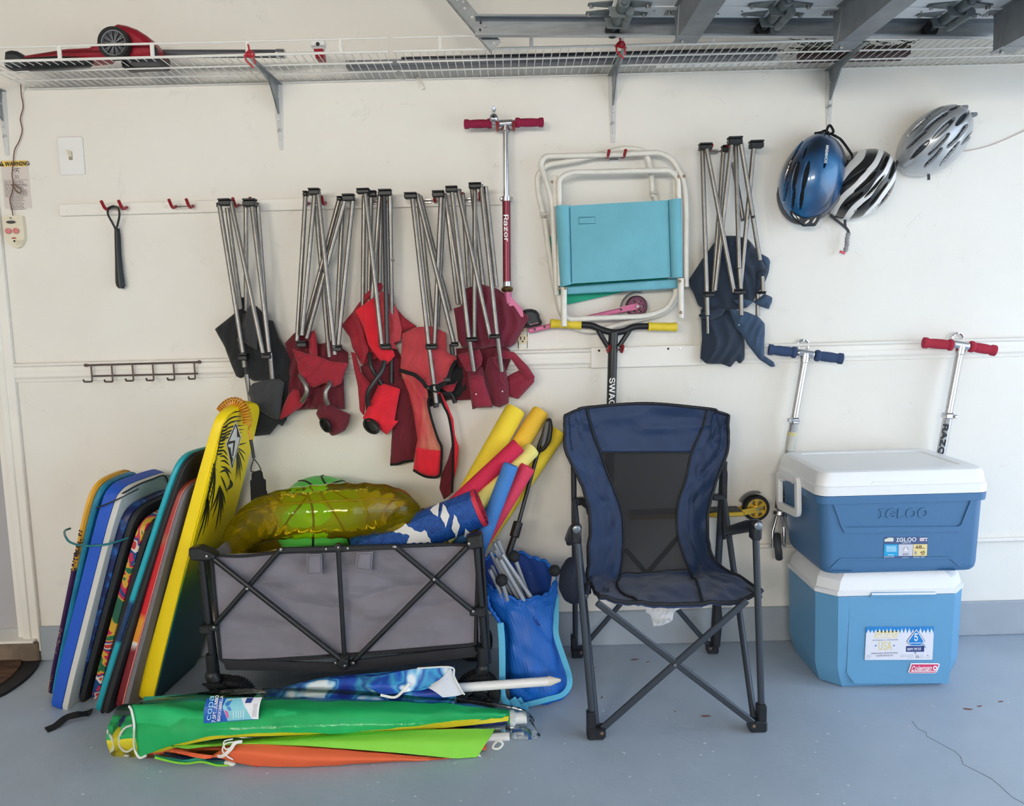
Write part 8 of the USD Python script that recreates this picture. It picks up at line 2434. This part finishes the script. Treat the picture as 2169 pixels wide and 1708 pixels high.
# pull recess under the lid
rec = [fp(548,1212), fp(575,1252), fp(798,1250), fp(835,1210)]
part(t, 'pull_recess', join(prism(rec,.003, FRONT(0,0,-.001),(1,0,0),(0,0,1),(0,-1,0), bevel=.002), prism([fp(550,1196), fp(545,1216), fp(835,1212), fp(832,1194)],.007, FRONT(0,0,.0),(1,0,0),(0,0,1),(0,-1,0))), M_CBODY, smooth=False)
part(t, 'lid_latch', prism([fp(548,1198), fp(552,1206), fp(832,1203), fp(836,1194)],.010, FRONT(0,0,.001),(1,0,0),(0,0,1),(0,-1,0), bevel=.002), M_CWHITE, smooth=False)
part(t, 'lower_rib', prism([fp(458,1240), fp(445,1555), fp(480,1600), fp(895,1600), fp(905,1240)],.003, FRONT(0,0,-.0006),(1,0,0),(0,0,1),(0,-1,0), bevel=.0025), M_CBODY, smooth=False)
lift = .0026
kl = Z(1820,1310,11.4158)
lp = lambda x, y: (lambda q: (q[0], q[2]))(P(*kl(x, y, CD)))
L1 = decal([lp(165, 197), lp(1795, 193), lp(1755, 995), lp(120, 1000)], .0008, mat('label_paper_white', (228, 228, 238), rough=.4), 'label', t, lift)
tree_ = [lp(165,197), lp(1795,193), lp(1793,250)]
r2 = np.random.default_rng(2)
xs = np.linspace(1780,165,37)
for k, x in enumerate(xs):
  tree_.append(lp(x,(350 if k % 2 == 0 else r2.uniform(212,270)) - 0))
tree_.append(lp(140,330))
decal(tree_, .0004, mat('label_sky_blue', (34, 132, 206), rough=.4), 'forest_edge', L1, lift + .0008)
M_GOLDP = mat('pale_gold_print', (228,212,152), rough=.4)
decal([lp(395,300), lp(945,300), lp(895,465), lp(345,465)],.0004, M_GOLDP, 'brand_plate', L1, lift + .0008)

def words(parent, text, x, y, hpx, wpx, m, lift, bold=True, italic=0.0, kk=kl, d=CD, f=None, nm='lettering'):
  """Text centred on picture point (x, y) of enlargement kk, hpx capitals high and wpx wide there."""
  a, b = P(*kk(x - wpx / 2, y, d)), P(*kk(x + wpx / 2, y, d))
  u0, u1 = P(*kk(x, y + hpx / 2, d)), P(*kk(x, y - hpx / 2, d))
  h = u1[2] - u0[2]
  m0 = meshkit.text_mesh(text, h,.0004, bold)
  w0 = np.ptp(m0.vertices[:, 0])
  c = (a + b) / 2
  g = label_text(text, h,(c[0], fy_of(d) - lift,(u0[2] + u1[2]) / 2),(1,0,0),(0,0,1), bold=bold, italic=italic, sx=(b[0] - a[0]) / w0, depth=.0004)
  return part(parent, nm, g, m, smooth=False)

fy_of = lambda d: -d
M_PW, M_PNAVY, M_PGREY = mat('print_white', (240, 240, 244), rough=.4), mat('print_navy', (44, 62, 124), rough=.4), mat('print_grey', (150, 152, 172), rough=.4)
words(L1, 'Coleman', 600,380,105,420, M_PW, lift + .0012, italic=.2)
part(L1, 'lantern_mark', place(lathe([(.0038,0),(.0058,0),(.0058,.0004),(.0038,.0004),(.0038,0)], n=20),(lp(868,370)[0], fy - lift - .0012, lp(868,370)[1]),(1,0,0),(0,0,1.2),(0,-1,0)), M_PW)
decal([lp(365,435), lp(905,435), lp(900,448), lp(362,448)],.0003, M_PW, 'underline', L1, lift + .0012)
words(L1, 'USA', 615,655,195,320, M_GOLDP, lift + .0008)
words(L1, 'REFRIGERATE · REFRIGERER', 615,517,24,620, M_PGREY, lift + .0008)
words(L1, 'WHEELED COOLER · HIELERA CON RUEDAS', 600,832,34,640, M_PGREY, lift + .0008)
words(L1, 'GLACIERE SUR ROULETTES', 600,892,38,405, M_PGREY, lift + .0008)
for x in (385,828):
  st_ = [(lp(x,652)[0] + .0036 * (1 if k % 2 == 0 else .42) * math.sin(k * math.pi / 5), lp(x,652)[1] + .0036 * (1 if k % 2 == 0 else .42) * math.cos(k * math.pi / 5)) for k in range(10)]
  decal(st_, .0004, mat('print_blue', (36, 96, 176), rough=.4), 'star', L1, lift + .0008)
decal([lp(1365,232), lp(1575,540), lp(1495,645), lp(1205,645), lp(1128,540)],.0004, M_PNAVY, 'badge_edge', L1, lift + .0012)
decal([lp(1365,250), lp(1560,540), lp(1487,640), lp(1213,640), lp(1143,540)],.0004, M_PW, 'badge_border', L1, lift + .0016)
decal([lp(1365,278), lp(1530,540), lp(1470,640), lp(1230,640), lp(1175,540)],.0004, mat('label_sky_blue', ()), 'badge', L1, lift + .0020)
words(L1, '5', 1355,442,170,85, M_PW, lift + .0024)
words(L1, 'DAYS·JOURS·DIAS', 1350,585,28,255, M_PW, lift + .0024)
decal([lp(1118,662), lp(1555,662), lp(1552,798), lp(1118,798)],.0004, M_PNAVY, 'badge_band', L1, lift + .0012)
words(L1, 'KEEPS THE ICE', 1310,733,55,330, M_PW, lift + .0016)
decal([lp(1495, 600), lp(1560, 620), lp(1605, 715), lp(1555, 690), lp(1500, 665)], .0004, mat('label_grey_blue', (140, 172, 200), rough=.4), 'ribbon_tail', L1, lift + .0012)
decal([lp(1312,815), lp(1362,815), lp(1338,845)],.0004, M_INK, 'pointer', L1, lift + .0008)
words(L1, '84', 1392, 915, 82, 88, mat('print_dark_grey', (104, 106, 116), rough=.4), lift + .0008, bold=False)
words(L1, '51', 1640,890,34,44, M_PGREY, lift + .0008)
sp_ = []
for x0, y0, w_, n_ in ((148,880,130,4),(980,880,160,3),(1150,880,160,4),(1455,880,75,4),(1550,940,50,1),(1620,938,80,1)):
  for k in range(n_):
    a, b = lp(x0, y0 + k * 24), lp(x0 + w_ * (1 - .12 * (k % 2)), y0 + k * 24)
    sp_.append(bx(a[0], b[0], fy - lift - .0011, fy - lift - .0008, a[1] - .0003, a[1] + .0003))
part(L1, 'small_print', sp_, M_PGREY, smooth=False)
# red maker's plate
bp_ = [lp(1240,1078), lp(1905,1078), lp(1935,1110), lp(1875,1270), lp(1830,1318), lp(1200,1318), lp(1170,1290)]
bg_ = part(t, 'brand_badge', prism(bp_, .003, FRONT(0, 0, lift - .001), (1, 0, 0), (0, 0, 1), (0, -1, 0), bevel=.001), M_PW, 'white edged red badge', smooth=False)
decal([lp(1260, 1105), lp(1895, 1105), lp(1840, 1285), lp(1815, 1298), lp(1200, 1298)], .0005, mat('badge_red_pink', (222, 62, 104), rough=.35), 'badge_field', bg_, lift + .002)
words(bg_, 'Coleman', 1490,1195,115,480, M_PW, lift + .0026, italic=.22)
decal([lp(1228,1262), lp(1858,1258), lp(1852,1276), lp(1222,1278)],.0004, M_PW, 'underline', bg_, lift + .0025)
part(bg_, 'lantern_mark', place(lathe([(.0034,0),(.0070,0),(.0070,.0005),(.0034,.0005),(.0034,0)], n=20),(lp(1812,1190)[0], fy - lift - .0025, lp(1812,1190)[1]),(1,0,0),(0,0,1.15),(0,-1,0)), M_PW)

# upper cooler
ID = .415
i5 = lambda x, y, d=ID: P(*k5(x, y, d))
IZ0 = ZL0 + .001
IZ1 = i5(660,766)[2]
IZ2 = i5(660,722)[2]
IZ3 = i5(660,656)[2]
ixl, ixr = i5(328,780)[0], i5(1062,780)[0]
bxl, bxr = i5(345,1100, ID - .02)[0], i5(1030,1095, ID - .02)[0]
icx, ihx = (ixl + ixr) / 2,(ixr - ixl) / 2
ibx, ibh = (bxl + bxr) / 2,(bxr - bxl) / 2
IDEP = .36
icy, ihy = -ID + IDEP / 2, IDEP / 2
M_IBODY = mat('slate_blue_cooler_plastic', (72,116,158), rough=.42, bump=.08, bscale=500)
t = thing('cooler', 'darker blue cooler with a white lid and side handle stacked on top', 'cooler', (icx, icy, IZ0))
S = []
hB = IZ1 - IZ0
for k,(i, q) in enumerate(((.020,0.0),(.008,.004),(.002,.014),(.0,.03),(.0,.5),(.0,.88),(-.0,.90))):
  q = q if q > .1 else q / hB if False else q
  z = IZ0 + (q if q < .1 else q * hB)
  w_ = np.clip((z - IZ0) / hB,0,1)
  hx_, cx_ = ibh + (ihx - ibh) * w_ - i, ibx + (icx - ibx) * w_
  hy_ = ihy - .018 * (1 - w_) - i
  S.append((rr(hx_, hy_,.034), z, cx_, icy))
zr_ = IZ0 + .90 * hB
S += [(rr(ihx + .008, ihy + .006,.034), zr_ + .002, icx, icy),(rr(ihx + .010, ihy + .008,.034), IZ1, icx, icy)]
part(t, 'body', loft(S), M_IBODY, smooth=30)
lxr = i5(1078,735)[0]
lh, lcx = ihx + .011, icx
lay = [(.004, IZ1),(0, IZ1 + .002),(0, IZ2 - .002),(.004, IZ2),(.008, IZ3 - .020),(.014, IZ3 - .006),(.026, IZ3),(.060, IZ3),(.066, IZ3 - .004)]
part(t, 'lid', loft([(rr(lh - i, ihy + .010 - i, max(.038 - i * .3,.012)), z, lcx, icy) for i, z in lay]), M_CWHITE, smooth=25)
fy2 = -ID - .010
part(t, 'lid_lip', prism([(i5(540,735)[0], i5(540,733)[2]),(i5(560,706)[0], i5(560,706)[2]),(i5(850,703)[0], i5(850,704)[2]),(i5(868,725)[0], i5(868,724)[2]),(i5(1040,715)[0], IZ1 + .004),(i5(360,730)[0], IZ1 + .004)],.004,(0, fy2 + .006,0),(1,0,0),(0,0,1),(0,-1,0), bevel=.002), M_CWHITE, smooth=False)
# moulded trapezoid on the front and its ledge; the front leans, so follow it
slope = .018 / hB

def IF(x, y, lift=0.0):
  """Point on the leaning front face at a picture point of enlargement k5."""
  r = ray(*k5(x, y))
  # plane: y = -(ID - slope * (IZ1 - z)) - lift
  A_ = r[1] + slope * r[2] * 1.0
  # CAM.y + s r.y = -ID + slope * (IZ1 - (CAM.z + s r.z)) - lift
  s = (-ID + slope * (IZ1 - CAM[2]) - lift - CAM[1]) / (r[1] + slope * r[2])
  return CAM + r * s

def front_solid(pts, l0, l1):
  a, b = np.array([IF(x, y, l0) for x, y in pts]), np.array([IF(x, y, l1) for x, y in pts])
  pv, pf = trimesh.creation.triangulate_polygon(Polygon(a[:, [0,2]]), engine='earcut')
  n = len(pts)
  idx = cKDTree(a[:, [0,2]]).query(pv)[1]
  f = [list(idx[q]) for q in pf]
  g = TM(np.vstack([a, b]),[[q[0], q[2], q[1]] for q in f] + [[q[0] + n, q[1] + n, q[2] + n] for q in f])
  sd = TM(np.vstack([a, b]),[(k,(k + 1) % n,(k + 1) % n + n, k + n) for k in range(n)])
  m = join(g, sd)
  m.merge_vertices()
  m.fix_normals()
  return m

tz = [(378,786),(420,905),(436,936),(940,930),(962,900),(1010,782),(996,782),(950,900),(935,908),(440,912),(428,900),(392,786)]
part(t, 'front_ledge', front_solid(tz,-.002,.005), M_IBODY, label=None, smooth=False)
part(t, 'base_moulding', front_solid([(372,1094),(388,1088),(420,1058),(900,1050),(940,1082),(954,1082),(906,1042),(414,1050)],-.002,.003), M_IBODY, smooth=False)
for x0 in ((390,1104,470,1108),(850,1098,925,1102)):
  part(t, 'foot', hull([IF(x0[0], x0[1],.004), IF(x0[2], x0[1],.004), IF(x0[0], x0[3],.002), IF(x0[2], x0[3],.002), IF(x0[0], x0[1],-.02), IF(x0[2], x0[1],-.02), IF(x0[0], x0[3],-.02), IF(x0[2], x0[3],-.02)]), M_IBODY, smooth=False)

def iwords(parent, text, x, y, hpx, wpx, m, lift, kk, bold=True, nm='lettering', depth=.0004):
  pic = kk(x, y)
  q = lambda a_, b_: ((a_ - 1580) * 2.083,(b_ - 680) * 2.083)
  c = IF(*q(*pic), lift)
  a, b = IF(*q(*kk(x - wpx / 2, y)), lift), IF(*q(*kk(x + wpx / 2, y)), lift)
  u0, u1 = IF(*q(*kk(x, y + hpx / 2)), lift), IF(*q(*kk(x, y - hpx / 2)), lift)
  h = np.linalg.norm(u1 - u0)
  w0 = np.ptp(meshkit.text_mesh(text, h,.0004, bold).vertices[:, 0])
  return part(parent, nm, label_text(text, h, c,(1,0,0), unit(u1 - u0) * [0,1,1], bold=bold, sx=np.linalg.norm(b - a) / w0, depth=depth), m, smooth=False)

ki = Z(1850,1060,12.2)
iwords(t, 'IGLOO', 775, 335, 230, 1270, M_IBODY, -.0005, ki, depth=.0036, nm='embossed_lettering')
qi = lambda x, y: ((ki(x, y)[0] - 1580) * 2.083,(ki(x, y)[1] - 680) * 2.083)

def ipatch(parent, pts, l0, l1, m, nm):
  return part(parent, nm, front_solid([qi(*p) for p in pts], l0, l1), m, smooth=False)

LB = ipatch(t, [(268, 950), (1412, 945), (1395, 1490), (255, 1500)], -.0006, .0007, mat('label_slate', (74, 92, 132), rough=.4), 'label')
ipatch(LB, [(285, 1140), (645, 1142), (640, 1445), (268, 1448)], .0004, .0012, mat('label_cyan', (40, 162, 216), rough=.4), 'cyan_field')
ipatch(LB, [(655, 1142), (1025, 1140), (1012, 1440), (646, 1442)], .0004, .0012, mat('label_pale_grey', (206, 206, 218), rough=.4), 'grey_field')
ipatch(LB, [(1035, 1138), (1395, 1135), (1382, 1440), (1022, 1442)], .0004, .0012, mat('label_pale_yellow', (236, 214, 150), rough=.4), 'yellow_field')
iwords(LB, 'IGLOO', 852,1020,95,510, M_PW,.0008, ki)
iwords(LB, 'LAGUNA 48', 848,1100,24,230, M_PW,.0008, ki)
ipatch(LB, [(282, 1020), (395, 968), (505, 972), (522, 990), (515, 1068), (290, 1068)], .0004, .0012, mat('label_cream', (226, 226, 212), rough=.4), 'mark')
ipatch(LB,[(1200,975),(1400,972),(1400,995),(1200,995)],.0004,.0012, M_PW, 'mark_band')
ipatch(LB, [(1198, 1000), (1318, 1000), (1316, 1060), (1196, 1060)], .0004, .0012, mat('mark_pink', (224, 190, 200), rough=.4), 'mark_field')
ipatch(LB,[(1340,1055),(1365,1000),(1392,1055)],.0004,.0012, M_PW, 'mark_triangle')
iwords(LB, '48', 1170, 1210, 82, 160, mat('label_brown', (92, 74, 60), rough=.4), .0014, ki)
iwords(LB, '45', 1270, 1345, 62, 115, mat('label_brown', ()), .0014, ki)
iwords(LB, 'QUARTS', 1292, 1240, 16, 80, mat('label_brown', ()), .0014, ki)
iwords(LB, 'LITERS', 1270, 1398, 16, 78, mat('label_brown', ()), .0014, ki)
ipatch(LB,[(1070,1320),(1120,1320),(1115,1400),(1068,1400)],.0010,.0016, M_PGREY, 'can_mark')
cc = IF(*qi(838,1262),.0013)
part(LB, 'arrow_disc', place(lathe([(.0, 0), (.0084, 0), (.0084, .0004), (0, .0004)], n=24), cc, (1, 0, 0), (0, 0, 1), (0, -1, 0)), mat('arrow_grey', (178, 178, 190), rough=.4), smooth=False)
ipatch(LB,[(812,1225),(860,1225),(860,1285),(905,1285),(835,1345),(765,1285),(812,1285)],.0016,.0022, M_PW, 'arrow')
ln = []
for k in range(6):
  y = 1180 + k * 27
  ln.append(front_solid([qi(*p) for p in ((335, y),(598, y),(598, y + 17),(335, y + 17))],.0010,.0016))
ln.append(front_solid([qi(*p) for p in ((370,1402),(535,1402),(535,1425),(370,1425))],.0010,.0016))
part(LB, 'small_print', ln, mat('print_pale_cyan', (178,222,240), rough=.4), smooth=False)
iwords(LB, 'COOL RISER', 835,1382,18,150, M_PGREY,.0014, ki)
iwords(LB, 'TECHNOLOGY', 838,1412,18,180, M_PGREY,.0014, ki)
part(LB, 'footer_print', [front_solid([qi(*p) for p in q], .0006, .0013) for q in ([(268, 1462), (540, 1458), (540, 1474), (268, 1478)], [(740, 1476), (915, 1474), (915, 1490), (740, 1492)], [(1030, 1470), (1195, 1466), (1195, 1480), (1030, 1484)], [(1225, 1464), (1330, 1462), (1330, 1482), (1225, 1484)])], mat('print_soft_white', (212, 214, 222), rough=.4), smooth=False)
# bail handle on the left side
hp = [i5(180,676,.10), i5(247,702,.27), i5(243,852,.29), i5(180,812,.115)]
hx0 = ixl - .016
hp = [np.array([hx0 - (.004 if k in (2,3) else 0), q[1], q[2]]) for k, q in enumerate(hp)]
ring = fillet([(hp[0] + hp[1]) / 2, hp[1], hp[2], hp[3], hp[0],(hp[0] + hp[1]) / 2],.018)
part(t, 'handle', tube(ring[:-1],1.0, n=10, closed=True, flat=(.013,.009), hint=(-1,0,0)), M_CWHITE, smooth=50)
part(t, 'handle_pivot', [cyl((ixl + .01, q[1], q[2]),(hx0 - .008, q[1], q[2]),.011,14) for q in (hp[0] + [0,-.03,-.008], hp[1] + [0,.03,-.008])], M_CWHITE)

# ------------------------------------------------------------------ door mat and bits on the floor
om = [F(*q)[:2] for q in ((84,1402),(82,1414),(60,1440),(30,1462),(0,1480),(-80,1505),(-220,1520),(-360,1500),(-380,1430),(-250,1392),(-100,1378),(0,1377),(50,1384),(78,1394))]
om = chaikin(np.array(om),2)
t = thing('doormat', 'brown doormat with a black rubber edge in front of the door step', 'doormat', (om[:, 0].mean(), om[:, 1].mean(),0))
part(t, 'rubber_base', place(trimesh.creation.extrude_polygon(Polygon(om),.010, engine='earcut'),(0,0,0.0005)), M_RUBBER)
part(t, 'brown_pile', place(trimesh.creation.extrude_polygon(Polygon(om).buffer(-.055), .007, engine='earcut'), (0, 0, .0095)), mat('brown_streaky_pile', (112, 80, 58), rough=.9, rgb2=(62, 44, 36), vscale=6, stretch=(1.5, 10, 1), bump=.5, bscale=300))
r2 = np.random.default_rng(21)
fl = []
for k in range(150):
  px, py = r2.uniform(150,2169), r2.uniform(1420,1708)
  c = F(px, py)
  if c[1] > -.42:
    continue
  s = r2.uniform(.0012,.0045)
  a = r2.uniform(0, math.pi)
  fl.append(hull([c + [s * math.cos(a + q) * r2.uniform(.5,1.3), s * math.sin(a + q) * r2.uniform(.3,.9), z] for q in (0,1.7,3.2,4.6) for z in (.0004,.0012)]))
solo('paint_flakes', fl, mat('white_paint_flake', (214, 218, 222), rough=.7), 'small pale flakes scattered over the grey floor', 'debris', kind='stuff', o=(0, 0, 0))
lf = []
for px, py, ln_, a in ((1345,1398,.030,.1),(1372,1403,.014,.4),(1260,1415,.008,0),(1430,1508,.010,.6),(1495,1518,.034,0),(1275,1478,.016,1.2),(2075,1497,.02,.3),(2050,1503,.03,-.2),(2120,1487,.02,.2)):
  c = F(px, py)
  e = np.array([math.cos(a), math.sin(a),0])
  n_ = np.array([-e[1], e[0],0])
  lf.append(hull([c + e * ln_ * q + n_ * ln_ * w_ * .16 + [0,0, z] for q, w_ in ((-.5,0),(-.2,1),(.2,.8),(.5,0),(.1,-.9),(-.25,-.7)) for z in (.0005,.0014)]))
solo('leaf_crumbs', lf, mat('brown_leaf_crumb', (132, 92, 84), rough=.8), 'few brown leaf crumbs on the floor around the armchair', 'debris', kind='stuff', o=(0, 0, 0))
ck = [F(*q) for q in ((1932,1528),(1945,1545),(1962,1552),(1963,1560),(1985,1572),(2005,1583),(2022,1592),(2035,1604),(2040,1620),(2070,1635),(2100,1650),(2125,1672),(2145,1690),(2169,1703),(2230,1740))]
part(FLOOR, 'crack', tube(np.array(ck) + [0, 0, -.0002], .0011, n=4), mat('crack_grey', (122, 130, 138), rough=.8))
